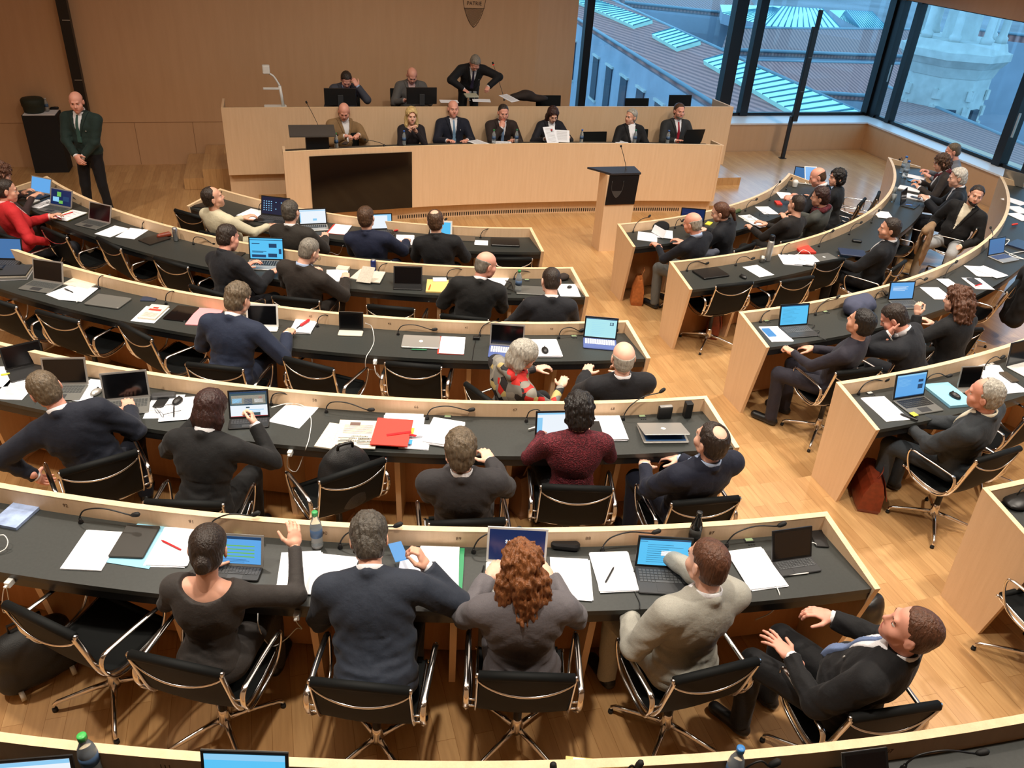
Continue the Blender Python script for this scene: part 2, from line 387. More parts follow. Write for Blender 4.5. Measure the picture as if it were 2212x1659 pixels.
# ---------------------------------------------------------------- the two curved tribunes
def bow(x, y0, k): return y0-k*x*x
def tribune(name, label, x0, x1, y0, k, zb, zt, depth, side, tv=False, plinth=0.0):
    t = thing(name, label, 'desk', (0, y0, zb))
    N = 32; xs = [x0+(x1-x0)*i/N for i in range(N+1)]
    def strip(ya, yb, za, zb_, nm, m):
        mb = MB()
        for i in range(N):
            a, b = xs[i], xs[i+1]; A = [(a, bow(a, 0, k)+ya), (b, bow(b, 0, k)+ya), (b, bow(b, 0, k)+yb), (a, bow(a, 0, k)+yb)]
            mb.slab([(x, y, za-zb) for x, y in A], [(x, y, zb_-zb) for x, y in A])
        return mb.build(nm, m, t)
    strip(0, 0.035, zb, zt-0.004, 'front_panel', BIRCH); strip(-0.001, 0.036, zt-0.004, zt, 'plywood_rim', EDGE)
    strip(0.035, depth, zt-0.17, zt-0.13, 'tabletop', BLACK)
    strip(0.10, 0.14, plinth, zb+0.02, 'plinth', BIRCH)
    for x in (x0, x1):
        s_ = 1 if x > 0 else -1
        mb = MB(); y = bow(x, 0, k); xa, xb = sorted((x, x-s_*0.035))
        P = [(y, 0), (y+side*0.8, 0), (y+side, zt-zb-0.02), (y, zt-zb)]
        mb.slab([(xa, q, z) for q, z in P], [(xb, q, z) for q, z in P]); mb.build('end_panel', BIRCH, t)
    return t
mb = MB()
# stage floors
st_ = thing('stage', 'birch stage with low steps under the two long curved tribunes', 'stage', (0, -1.5, 0))
mb = MB(); mb.box(0.03, 0.90, 0.20, 8.2, 1.94, 0.46); mb.build('upper_floor', PARQ, st_)
mb = MB(); N = 24
for i in range(N):
    a, b = -3.3+6.6*i/N, -3.3+6.6*(i+1)/N
    A = [(a, -1.17-0.022*a*a), (b, -1.17-0.022*b*b), (b, -0.10), (a, -0.10)]
    mb.slab([(x, y, FL) for x, y in A], [(x, y, 0.155) for x, y in A])
mb.build('lower_floor', PARQ, st_)
mb = MB(); mb.box(-4.31, 1.17, 0.135, 0.60, 1.44, 0.33); mb.build('step', PARQ, st_)
mb = MB(); mb.box(-4.46, 1.17, 0.063, 0.90, 1.42, 0.18); mb.build('step', PARQ, st_)
mb = MB(); mb.box(-3.52, -0.80, 0.07, 0.5, 0.62, 0.2); mb.build('step', PARQ, st_)
mb = MB(); mb.box(4.24, 0.30, 0.08, 0.86, 1.1, 0.16); mb.build('step', PARQ, st_)
up = tribune('upper_tribune', 'long upper birch tribune desk against the back wall', -4.18, 4.26, -1.68, 0.0025, 0.40, 1.40, 0.62, 0.72, plinth=-0.42)
lo = tribune('lower_tribune', 'long lower birch tribune desk with a black screen set in its front', -3.37, 3.42, -2.80, 0.022, 0.19, 1.11, 0.60, 0.38, plinth=-0.2)
# ventilation slots along the plinth
mb = MB()
for i in range(130):
    x = -1.75+i*0.036
    mb.box(x, bow(x, 0, 0.022)+0.096, -0.19+FL+0.045, 0.014, 0.008, 0.05)
mb.build('vent_slots', RUBBER, lo)
# television in the front
TVM = mat('tv_glass', S(10, 9, 10), 0.08, spec=0.6)
a = aty(667, 340, -2.9); b = aty(890, 327, -2.9); c_ = aty(891, 451, -2.85)
tv = MB(); xa, xb = -3.02, -1.55
tv.slab([(xa, bow(xa, 0, 0.022)-0.012, 0.0), (xb, bow(xb, 0, 0.022)-0.012, 0.0), (xb, bow(xb, 0, .022)+0.03, 0.0), (xa, bow(xa, 0, .022)+0.03, 0.0)],
        [(xa, bow(xa, 0, 0.022)-0.012, 0.84), (xb, bow(xb, 0, 0.022)-0.012, 0.84), (xb, bow(xb, 0, .022)+0.03, 0.84), (xa, bow(xa, 0, .022)+0.03, 0.84)])
tv.build('screen', TVM, lo)

# ---------------------------------------------------------------- rows of desks
NUM = mat('engraved_number', S(120, 96, 74), 0.8)
def desk_row(n, a_far, side, seats, nums=None, label='', trim_x=None):
    """side -1: block beside the wall, +1: block beside the windows; the aisle end runs parallel to the aisle"""
    R = RR(n); z0 = ZZ(n)
    xin = side*0.60+0.03
    def aend(r): return math.asin(xin/r)
    t = thing('curved_desk', label, 'desk', (0, 0, z0))
    N = 40
    def arc(r, z): 
        a1 = aend(r); return [pol(r, a1+(side*a_far-a1)*i/N, z) for i in range(N+1)]
    def sect(nm, m, corners):
        mb = MB(); rows_ = [arc(r, z) for r, z in corners]; K = len(corners); V = [p for row in rows_ for p in row]; F = []
        for k in range(K):
            for i in range(N): F.append((k*(N+1)+i, k*(N+1)+i+1, ((k+1) % K)*(N+1)+i+1, ((k+1) % K)*(N+1)+i))
        F += [tuple(k*(N+1) for k in range(K)), tuple(k*(N+1)+N for k in range(K))[::-1]]
        mb.add(V, F, False); return mb.build(nm, m, t)
    sect('front_panel', BIRCH, [(R+0.045, FL), (R, HR-0.004), (R+0.038, HR-0.004), (R+0.08, FL)])
    sect('plywood_rim', EDGE, [(R-0.001, HR-0.004), (R-0.001, HR), (R+0.039, HR), (R+0.039, HR-0.004)])
    sect('tabletop', BLACK, [(R+0.04, HT-0.03), (R+0.04, HT), (R+TD, HT), (R+TD, HT-0.03)])
    sect('black_apron', BLACKE, [(R+TD-0.09, HT-0.085), (R+TD-0.09, HT-0.031), (R+TD-0.006, HT-0.031), (R+TD-0.006, HT-0.085)])
    sect('knee_panel', ORANGE, [(R+0.085, FL+0.02), (R+0.05, HT-0.031), (R+0.07, HT-0.031), (R+0.105, FL+0.02)])
    for which in (0, 1):
        P = [(R+0.001, HR-0.004), (R+TD+0.02, HT+0.012), (R+TD-0.13, FL), (R+0.046, FL)]
        a = aend(R) if which == 0 else side*a_far
        e = side*(1 if which else -1)
        def q(r, z, off):
            if which == 0: x = xin-side*0.0+off*(-side); return (x, -math.sqrt(r*r-x*x), z)
            p = pol(r, a, z); return (p[0]+off*side*math.cos(a), p[1]+off*side*math.sin(a), z)
        A = [q(r, z, 0.0) for r, z in P]; B = [q(r, z, 0.034) for r, z in P]
        mb = MB(); mb.slab(A, B); mb.build('end_panel', BIRCH, t)
        top = [q(r, z, off) for (r, z, off) in ((R, HR-0.004, -0.001), (R+TD+0.021, HT+0.012, -0.001), (R+TD+0.021, HT+0.012, 0.035), (R, HR-0.004, 0.035))]
        mb = MB(); mb.slab(top, [(x, y, z+0.0045) for x, y, z in top]); mb.build('plywood_rim', EDGE, t)
    # supports under the table top
    for a in seats:
        mb = MB(); mb.M = Matrix.Rotation(a, 4, 'Z') @ Matrix.Translation((0, -R, 0))
        P = [(-0.09, FL), (-0.09, HT-0.031), (-(TD-0.10), HT-0.031), (-(TD-0.20), FL)]
        mb.slab([(-0.019, y, z) for y, z in P], [(0.019, y, z) for y, z in P]); mb.build('support', BIRCH, t)
    if nums:
        for (px, py, s_) in nums:
            p = at(px, py, z0+HR-0.05); a = math.atan2(p[0], -p[1])
            M = Matrix.Rotation(a, 4, 'Z') @ Matrix.Translation((0, -(R+0.040), HR-0.045)) @ Matrix(((1, 0, 0, 0), (0, 0, 1, 0), (0, 1, 0, 0), (0, 0, 0, 1)))
            M = Matrix.Rotation(a, 4, 'Z') @ Matrix.Translation((0, -(R+0.0405), HR-0.05)) @ UP
            text(s_, 0.032, NUM, t, M, 'seat_number', 0.0006)
    return t
def angs(side, n, a_far, k):
    a0 = side*math.asin(0.62/RR(n)); return [a0+(side*a_far-a0)*(i+0.9)/k for i in range(k)]
RD = math.radians
desk_row(1, RD(47.6), -1, angs(-1, 1, RD(47), 6), None, 'curved front-row desk before the black screen')
desk_row(2, RD(60.6), -1, angs(-1, 2, RD(60), 10), None, 'curved second-row desk on the brown wall side')
desk_row(3, RD(57), -1, angs(-1, 3, RD(56), 11), [(1008, 708, '41'), (1190, 706, '44'), (668, 688, '45'), (842, 698, '46')], 'curved third-row desk holding the large white-framed tablet')
desk_row(4, RD(50), -1, angs(-1, 4, RD(50), 11), [(681, 862, '58'), (900, 875, '66'), (1112, 881, '67'), (1321, 878, '68')], 'curved fourth-row desk with the red folder and newspapers')
desk_row(5, RD(46), -1, angs(-1, 5, RD(46), 12), [(150, 1083, '92'), (420, 1117, '91'), (705, 1140, '90'), (991, 1155, '89'), (1268, 1154, '88'), (1535, 1147, '87')], 'curved fifth-row desk bearing the seat numbers 87 to 92')
desk_row(1, RD(48.0), 1, angs(1, 1, RD(47), 6), None, 'curved front-row desk below the window wall')
desk_row(2, RD(61.2), 1, angs(1, 2, RD(60), 9), None, 'curved second-row desk with the steel vacuum flask')
desk_row(3, RD(55.3), 1, angs(1, 3, RD(55), 9), None, 'curved third-row desk with the folded blue coat')
desk_row(4, RD(46), 1, angs(1, 4, RD(45), 9), None, 'curved fourth-row desk with the light blue folder')
desk_row(5, RD(40), 1, angs(1, 5, RD(39), 8), None, 'curved fifth-row desk cut off beside the aisle')
# the last row runs across the aisle
def desk_back(n):
    global desk_row
    R = RR(n)
    t = thing('curved_desk', 'curved rear desk along the bottom with seat number 111', 'desk', (0, 0, ZZ(n)))
    N = 60; a0, a1 = RD(-38), RD(24)
    def sect(nm, m, corners):
        V = []; F = []; K = len(corners)
        for r, z in corners: V += [pol(r, a0+(a1-a0)*i/N, z) for i in range(N+1)]
        for k in range(K):
            for i in range(N): F.append((k*(N+1)+i, k*(N+1)+i+1, ((k+1) % K)*(N+1)+i+1, ((k+1) % K)*(N+1)+i))
        mb = MB(); mb.add(V, F); return mb.build(nm, m, t)
    sect('front_panel', BIRCH, [(R+0.045, FL), (R, HR-0.004), (R+0.038, HR-0.004), (R+0.08, FL)])
    sect('plywood_rim', EDGE, [(R-0.001, HR-0.004), (R-0.001, HR), (R+0.039, HR), (R+0.039, HR-0.004)])
    sect('tabletop', BLACK, [(R+0.04, HT-0.03), (R+0.04, HT), (R+TD, HT), (R+TD, HT-0.03)])
    for (px, py, s_) in [(362, 1646, '111'), (1912, 1615, '107')]:
        p = at(px, py, ZZ(n)+HR-0.05); a = math.atan2(p[0], -p[1])
        text(s_, 0.034, NUM, t, Matrix.Rotation(a, 4, 'Z') @ Matrix.Translation((0, -(R+0.0405), HR-0.05)) @ UP, 'seat_number', 0.0006)
desk_back(6)
# ================================================================ conference chair
def chair_proto():
    pf = [(-.272, .845), (-.262, .80), (-.238, .70), (-.205, .57), (-.165, .485), (-.10, .442), (0, .430), (.12, .443), (.222, .466)]
    parts = []
    sp = spl([(0, y, z) for y, z in pf], 4); n = len(sp)-1
    mb = MB()
    for off in (0.005, -0.005):
        mb.grid(lambda u, v: ((v-.5)*.435, sp[int(round(u*n))].y+(0.02 if u < .55 else 0)*-(1-(2*v-1)**2)*.6, sp[int(round(u*n))].z+off-(0.012*(1-(2*v-1)**2) if u > .5 else 0)), n, 8)
    parts.append(('sling_seat', mb, SLING, []))
    mb = MB(); mb.tube([(-.222, -.268, .846), (.222, -.268, .846)], .0235, 14); parts.append(('headroll', mb, SLING, []))
    mb = MB(); mb.tube([(-.20, .224, .464), (.20, .224, .464)], .018, 10); parts.append(('front_roll', mb, SLING, []))
    for s_ in (-1, 1):
        mb = MB(); mb.tube([(s_*.226, p.y, p.z) for p in sp], 0, 8, flat=(.013, .032, (1, 0, 0)))
        mb.tube([(s_*.216, -.268, .846), (s_*.236, -.268, .846)], .0125, 12); mb.tube([(s_*.216, .224, .464), (s_*.236, .224, .464)], .010, 10)
        for (y, z) in ((-.208, .60), (-.182, .52)): mb.tube([(s_*.225, y, z), (s_*.272, y, z+.004)], .006, 6)
        parts.append(('side_frame', mb, CHROME, []))
        mb = MB(); loop = spl([(s_*.274, -.196, .53), (s_*.274, -.216, .60), (s_*.274, -.196, .665), (s_*.274, -.10, .672), (s_*.276, .08, .668), (s_*.276, .165, .660), (s_*.274, .192, .625), (s_*.268, .175, .54), (s_*.258, .12, .455), (s_*.25, .0, .425), (s_*.255, -.11, .44), (s_*.268, -.17, .485), (s_*.274, -.196, .53)], 4)
        k = len(loop)//2
        mb.tube(loop[:22], 0, 8, flat=(.030, .014, (1, 0, 0))); mb.tube(loop[21:], .0085, 8)
        parts.append(('armrest', mb, CHROME, []))
    mb = MB(); mb.tube([(x*.222, -.272-.028*(1-x*x), .812-.070*(1-x*x)**.8) for x in [i/10-1 for i in range(21)]], 0, 8, flat=(.014, .010, (0, 0, 1)))
    parts.append(('back_bow', mb, CHROME, []))
    mb = MB()
    for y, z in ((-.10, .425), (.10, .425)): mb.tube([(-.222, y, z+.01), (-.1, y, z-.015), (.1, y, z-.015), (.222, y, z+.01)], .009, 8)
    parts.append(('under_bar', mb, CHROME, []))
    mb = MB(); mb.lathe([(.030, .40), (.034, .36), (.022, .34), (.022, .15)], 14); mb.box(0, 0, .405, .16, .22, .02, b=.01); parts.append(('column', mb, BPLAST, []))
    mb = MB(); mb.lathe([(.020, .20), (.028, .17), (.036, .12), (.030, .085), (.010, .08)], 14); parts.append(('hub', mb, CHROME, []))
    for k in range(4):
        a = PI/4+k*PI/2; c, s_ = math.cos(a), math.sin(a)
        mb = MB(); pts = [(.02, .115), (.12, .100), (.22, .078), (.285, .064), (.305, .050), (.308, .022)]
        P = [Vector((c*r, s_*r, z)) for r, z in pts]; mb.tube(P, [.018, .015, .0125, .012, .011, .010], 8)
        g = MB(); g.lathe([(.014, .022), (.015, .001)], 10, c*.308, s_*.308, 0)
        parts.append(('leg', mb, CHROME, [('glide', g, RUBBER)]))
    root = thing('swivel_chair', 'x', 'chair'); kids = []
    for nm, mb, m, sub in parts:
        o = mb.build(nm, m, root); kids.append((o, [g.build(n2, m2, o) for n2, g, m2 in sub]))
    return root, kids
CH_ROOT, CH_KIDS = chair_proto(); CH_USED = []
def make_chair(x, y, z, rz, label, group='black sling swivel chairs at the curved desks'):
    if not CH_USED: r = CH_ROOT
    else:
        r = CH_ROOT.copy(); COL.objects.link(r)
        for o, subs in CH_KIDS:
            c = o.copy(); COL.objects.link(c); c.parent = r
            for g in subs: d = g.copy(); COL.objects.link(d); d.parent = c
    CH_USED.append(r); r.location = (x, y, z+FL); r.rotation_euler = (0, 0, rz); r['label'] = label; r['category'] = 'chair'; r['group'] = group
    return r
def empty_chair(px, py, n, label, yaw=0, z=None, group='black sling swivel chairs at the curved desks'):
    """px, py: middle of the roll on top of the back"""
    z0 = ZZ(n) if z is None else z
    p = at(px, py, z0+FL+.846); a = math.atan2(p[0], -p[1])+math.radians(yaw)
    return make_chair(p[0]-math.sin(a)*.268, p[1]+math.cos(a)*.268, z0, a, label, group)

def chair_at(x1, y1, x2, y2, n, label, z=None, flip=False, group='black sling swivel chairs at the curved desks'):
    """the two ends of the roll on top of the back, as seen from behind: first, second"""
    z0 = ZZ(n) if z is None else z-FL
    a, b = at(x1, y1, z0+FL+.846), at(x2, y2, z0+FL+.846); an = math.atan2(b[1]-a[1], b[0]-a[0])+(PI if flip else 0); c = (a+b)/2
    x, y = c[0]-math.sin(an)*.268, c[1]+math.cos(an)*.268
    for (hx, hy, hz, _) in PEOPLE.values():      # the sitter's hips stay in front of the back
        if abs(hz-z0-FL) < .05 and math.hypot(hx-x, hy-y) < .33:
            f = -math.sin(an)*(hx-x)+math.cos(an)*(hy-y)
            if f < -.01: k = max(f+.01, -.12); x -= math.sin(an)*k; y += math.cos(an)*k
    return make_chair(x, y, z0, an, label, group)
# ================================================================ figures: smooth blended volumes turned into one surface
def v3(*a): return np.array(a, dtype=np.float32)
def sd_prim(X, p):
    if p[0] == 'c':
        a, b, ra, rb = v3(*p[1]), v3(*p[2]), p[3], p[4]; ba = b-a; pa = X-a
        t = np.clip((pa@ba)/max(float(ba@ba), 1e-9), 0, 1)
        return np.linalg.norm(pa-t[:, None]*ba, axis=1)-(ra+(rb-ra)*t)
    c, r = v3(*p[1]), v3(*p[2]); q = X-c
    if len(p) > 3 and p[3] is not None: q = q@p[3]          # columns = local axes
    k0 = np.linalg.norm(q/r, axis=1); k1 = np.linalg.norm(q/(r*r), axis=1)
    return k0*(k0-1)/np.maximum(k1, 1e-6)
def smin(a, b, k):
    h = np.clip(0.5+0.5*(b-a)/k, 0, 1)
    return b*(1-h)+a*h-k*h*(1-h)
def union(X, prims, k=0.03):
    d = None
    for p in prims:
        e = sd_prim(X, p); kk = p[5] if (p[0] == 'c' and len(p) > 5) else (p[4] if (p[0] == 'e' and len(p) > 4) else k)
        d = e if d is None else smin(d, e, kk)
    return d
def bounds(prims, pad):
    lo = np.full(3, 9.0); hi = -lo
    for p in prims:
        if p[0] == 'c':
            for q, r in ((p[1], p[3]), (p[2], p[4])): lo = np.minimum(lo, np.array(q)-r); hi = np.maximum(hi, np.array(q)+r)
        else:
            m = max(p[2]) if len(p) > 3 and p[3] is not None else np.array(p[2]); lo = np.minimum(lo, np.array(p[1])-m); hi = np.maximum(hi, np.array(p[1])+m)
    return lo-pad, hi+pad
def mkgrid(lo, hi, h):
    n = np.maximum(2, np.ceil((hi-lo)/h).astype(int)+1)
    ax = [lo[i]+h*np.arange(n[i]) for i in range(3)]
    G = np.stack(np.meshgrid(*ax, indexing='ij'), -1).reshape(-1, 3).astype(np.float32)
    return G, tuple(n)
def snet(f, lo, h):
    """surface nets: zero surface of a sampled field -> vertices, quads"""
    f = f.astype(np.float32); ins = f < 0; nx, ny, nz = f.shape
    cnt = np.zeros((nx-1, ny-1, nz-1), np.int16)
    for i in (0, 1):
        for j in (0, 1):
            for k in (0, 1): cnt += ins[i:nx-1+i, j:ny-1+j, k:nz-1+k]
    act = (cnt > 0) & (cnt < 8); idx = np.full(act.shape, -1, np.int64); C = np.argwhere(act); idx[act] = np.arange(len(C))
    if not len(C): return np.zeros((0, 3), np.float32), np.zeros((0, 4), np.int64)
    P = np.zeros((len(C), 3), np.float32); n = np.zeros(len(C), np.float32)
    cor = [(i, j, k) for i in (0, 1) for j in (0, 1) for k in (0, 1)]
    for a in cor:
        for ax in range(3):
            if a[ax]: continue
            b = list(a); b[ax] = 1
            fa = f[C[:, 0]+a[0], C[:, 1]+a[1], C[:, 2]+a[2]]; fb = f[C[:, 0]+b[0], C[:, 1]+b[1], C[:, 2]+b[2]]
            m = (fa < 0) != (fb < 0); t = np.where(m, fa/np.where(m, fa-fb, 1), 0)
            q = np.array(a, np.float32)[None, :].repeat(len(C), 0); q[:, ax] += t
            P += q*m[:, None]; n += m
    V = (C+P/np.maximum(n, 1)[:, None])*h+lo
    F = []
    for ax in range(3):
        sl0 = [slice(None)]*3; sl1 = [slice(None)]*3; sl0[ax] = slice(0, -1); sl1[ax] = slice(1, None)
        A = ins[tuple(sl0)]; B = ins[tuple(sl1)]; m = A != B; E = np.argwhere(m); u, v = [(1, 2), (2, 0), (0, 1)][ax]
        ok = (E[:, u] > 0) & (E[:, v] > 0) & (E[:, u] < f.shape[u]-1) & (E[:, v] < f.shape[v]-1); E = E[ok]
        def cell(du, dv):
            D = E.copy(); D[:, u] -= du; D[:, v] -= dv; return idx[D[:, 0], D[:, 1], D[:, 2]]
        q = np.stack([cell(1, 1), cell(0, 1), cell(0, 0), cell(1, 0)], 1)
        fl = ~A[E[:, 0], E[:, 1], E[:, 2]]; q[fl] = q[fl][:, ::-1]; F.append(q)
    return V.astype(np.float32), np.concatenate(F)
def surf(prims, h, k=0.03, cut=None, post=None, pad=0.02):
    lo, hi = bounds(prims, pad+h); X, n = mkgrid(lo, hi, h)
    d = union(X, prims, k)
    if cut is not None: d = np.maximum(d, cut(X))
    if post is not None: d = post(X, d)
    return snet(d.reshape(n), lo, h)
def wob(X, s, seed=0.0):
    x, y, z = X[:, 0]*s+seed, X[:, 1]*s+seed*1.7, X[:, 2]*s-seed
    return (np.sin(x+1.3*np.sin(y*1.1+z*0.6))*np.sin(y*0.9+1.1*np.sin(z*1.2+x*0.5))+0.5*np.sin(2.1*z+1.7*np.sin(x*1.9))*np.sin(1.9*x+y))/1.5

# ---------------------------------------------------------------- heads
def head_mesh(kind):
    s = 1.0 if kind == 'm' else 0.95; j = 1.0 if kind == 'm' else 0.88
    pr = [('e', (0, -.012, .036), (.077, .097, .083)), ('e', (0, .018, -.03), (.064*j, .075, .072)), ('e', (0, .045, -.062), (.047*j, .05, .05)),
          ('c', (0, .066, -.092), (0, .062, -.09), .024*j, .022), ('c', (-.028, .078, .022), (.028, .078, .022), .017, .017, .014),
          ('c', (-.045*j, .056, -.03), (-.03, .06, -.055), .024, .022), ('c', (.045*j, .056, -.03), (.03, .06, -.055), .024, .022),
          ('c', (0, .088, .012), (0, .106, -.026), .0075, .0125, .012), ('c', (-.011, .094, -.033), (.011, .094, -.033), .0085, .0085, .008),
          ('c', (-.017, .085, -.062), (.017, .085, -.062), .0085, .0085, .008), ('c', (-.014, .083, -.071), (.014, .083, -.071), .009, .009, .008),
          ('c', (-.045*j, .02, -.075), (0, .06, -.098), .018, .016), ('c', (.045*j, .02, -.075), (0, .06, -.098), .018, .016),
          ('c', (0, -.022, -.05), (0, -.034, -.19), .052*(j*.5+.5), .056*j, .02)]
    for q in (-1, 1):
        a = q*0.35; Rm = np.array([[math.cos(a), -math.sin(a), 0], [math.sin(a), math.cos(a), 0], [0, 0, 1]], np.float32)
        pr.append(('e', (q*.079, -.008, -.008), (.009, .021, .032), Rm, .006)); pr.append(('c', (q*.083, -.014, .014), (q*.080, -.010, -.03), .006, .006, .004))
    def post(X, d):
        for q in (-1, 1):
            e = sd_prim(X, ('e', (q*.031, .091, .004), (.0175, .016, .0115))); d = -smin(-d, e, .010)
            d = np.minimum(d, sd_prim(X, ('e', (q*.031, .0755, .003), (.0135, .0125, .0095))))
            e = sd_prim(X, ('e', (q*.092, -.004, -.006), (.006, .010, .016))); d = -smin(-d, e, .004)
        m = sd_prim(X, ('c', (-.021, .0945, -.0665), (.021, .0945, -.0665), .0015, .0015)); d = -smin(-d, m, .003)
        return d
    V, F = surf(pr, .0052, .022, post=post)
    c = V[F].mean(1)
    mi = np.zeros(len(F), int)
    lip = (np.abs(c[:, 0]) < .0225) & (c[:, 1] > .078) & (np.abs(c[:, 2]+.0665) < .0105-.2*np.abs(c[:, 0])); mi[lip] = 1
    for q in (-1, 1):
        r = np.linalg.norm((c-np.array([q*.031, .0755, .003]))/np.array([.0142, .0133, .0085]), axis=1) < 1.02; mi[r & (c[:, 1] > .07)] = 2
        r = (np.abs(c[:, 0]-q*.031) < .0058) & (np.abs(c[:, 2]-.003) < .0062) & (c[:, 1] > .082); mi[r & (mi == 2)] = 3
    return V*s, F, mi
def hair_mesh(style):
    """style -> closed surface around the skull, head frame"""
    h = .0065; cr = ('e', (0, -.014, .038), (.085, .105, .090)); lowb = ('e', (0, -.040, -.02), (.074, .075, .075))
    amp, fr = .0035, 95.0; pr = [cr, lowb]; k = .02
    def front(X, zf=.088, yf=.052, side=.018):       # everything in front of the hairline is cut off
        y, z, x = X[:, 1], X[:, 2], np.abs(X[:, 0])
        lim = np.where(z > .045, yf+(z-.045)*.35-(x*.25), side-np.clip(.03-z, 0, .08)*.10)
        return (y-np.where(z > zf, .2, lim))
    nape = -.078; cutf = None
    ear = lambda X: -(np.linalg.norm((X-v3(0, -.004, -.016))*v3(0, 1, 1)/v3(1, .026, .036), axis=1)-1)*.02
    if style == 'short': cutf = lambda X: np.maximum(np.maximum(front(X), nape-X[:, 2]), ear(X))
    elif style == 'crop':
        pr = [('e', (0, -.013, .037), (.080, .101, .087)), ('e', (0, -.038, -.02), (.069, .070, .070))]; amp = .0015
        cutf = lambda X: np.maximum(np.maximum(front(X), nape+.01-X[:, 2]), ear(X))
    elif style == 'full':
        pr = [('e', (0, -.012, .043), (.090, .112, .096)), ('e', (0, -.042, -.025), (.078, .078, .085))]; amp = .006; fr = 60
        cutf = lambda X: np.maximum(np.maximum(front(X, .1, .06, .02), nape-.012-X[:, 2]), ear(X))
    elif style == 'spot':
        cutf = lambda X: np.maximum(np.maximum(np.maximum(front(X), nape-X[:, 2]), ear(X)), .046-np.linalg.norm(X-v3(0, -.045, .118), axis=1))
    elif style == 'ring':
        pr = [('e', (0, -.013, .035), (.080, .101, .086)), ('e', (0, -.038, -.02), (.070, .071, .070))]; amp = .002
        cutf = lambda X: np.maximum(np.maximum(np.maximum(X[:, 1]-.012+np.clip(X[:, 2]-.02, 0, 1), nape-X[:, 2]), ear(X)), X[:, 2]-.052+np.clip(X[:, 1]+.05, 0, 1)*.35)
    elif style == 'receding':
        cutf = lambda X: np.maximum(np.maximum(np.maximum(front(X, .2, .018, .012), nape-X[:, 2]), ear(X)), (X[:, 1]-.004-.45*np.abs(X[:, 0])) * (X[:, 2] > .05)+np.where(X[:, 2] > .05, 0, -1))
    elif style in ('bob', 'longhair', 'curly', 'wavy', 'blond', 'bigcurl', 'shag'):
        amp, fr = {'bob': (.0035, 70), 'longhair': (.005, 60), 'curly': (.014, 62), 'wavy': (.013, 55), 'blond': (.005, 60), 'bigcurl': (.018, 50), 'shag': (.009, 60)}[style]
        pr = [('e', (0, -.012, .042), (.094, .113, .096)), ('e', (0, -.035, -.03), (.091, .088, .09))]
        if style == 'bob': pr += [('c', (-.06, -.03, -.06), (-.055, -.02, -.125), .042, .028), ('c', (.06, -.03, -.06), (.055, -.02, -.125), .042, .028), ('c', (0, -.065, -.05), (0, -.07, -.13), .05, .03)]
        if style in ('longhair', 'blond'): pr += [('c', (q*.062, -.025, -.05), (q*.085, .0, -.24 if style == 'longhair' else -.17), .045, .026) for q in (-1, 1)]+[('c', (0, -.075, -.04), (0, -.085, -.26), .06, .035)]
        if style == 'wavy': pr += [('c', (q*.07, -.04, -.05), (q*.095, -.045, -.17), .055, .035) for q in (-1, 1)]+[('c', (0, -.08, -.03), (.0, -.095, -.22), .07, .03), ('c', (.05, -.085, -.1), (.03, -.09, -.26), .04, .015)]
        if style == 'curly': pr += [('c', (0, -.06, -.02), (0, -.065, -.09), .085, .05)]
        if style == 'bigcurl': pr += [('c', (q*.07, -.05, -.02), (q*.09, -.06, -.14), .07, .06) for q in (-1, 1)]+[('c', (0, -.08, -.03), (0, -.09, -.17), .08, .06)]
        def cutf(X):
            y, z, x = X[:, 1], X[:, 2], np.abs(X[:, 0])
            face = .066-np.sqrt((x*.98)**2+((z+.025)*.62)**2)     # opening for the face
            return np.where(y > .035, face, np.minimum(face, (.0-y)*-1-.035))
    elif style in ('bun', 'pony'):
        pr = [('e', (0, -.012, .038), (.082, .103, .088)), ('e', (0, -.038, -.02), (.072, .073, .075))]; amp = .002
        if style == 'bun': pr.append(('e', (0, -.118, -.025), (.036, .026, .042)))
        else: pr += [('c', (0, -.11, .02), (0, -.145, .0), .018, .026), ('c', (0, -.145, 0), (.02, -.15, -.13), .03, .018)]
        cutf = lambda X: np.maximum(np.maximum(front(X, .2, .05, .02), np.where(X[:, 1] > -.075, -.07-X[:, 2], -1)), ear(X))
    lo, hi = bounds(pr, .03); X, n = mkgrid(lo, hi, h); d = union(X, pr, k)
    d = d+amp*wob(X, fr, 1.0)+amp*.4*np.sin(np.arctan2(X[:, 0], -X[:, 1]+.02)*34+X[:, 2]*25)*(amp > .002)
    inner = sd_prim(X, ('e', (0, -.012, .036), (.070, .090, .076)))
    d = np.maximum(d, -inner); d = np.maximum(d, cutf(X))
    return snet(d.reshape(n), lo, h)
HEADC, HAIRC, HANDC = {}, {}, {}
def get(cache, fn, key):
    if key not in cache: cache[key] = fn(key)
    return cache[key]
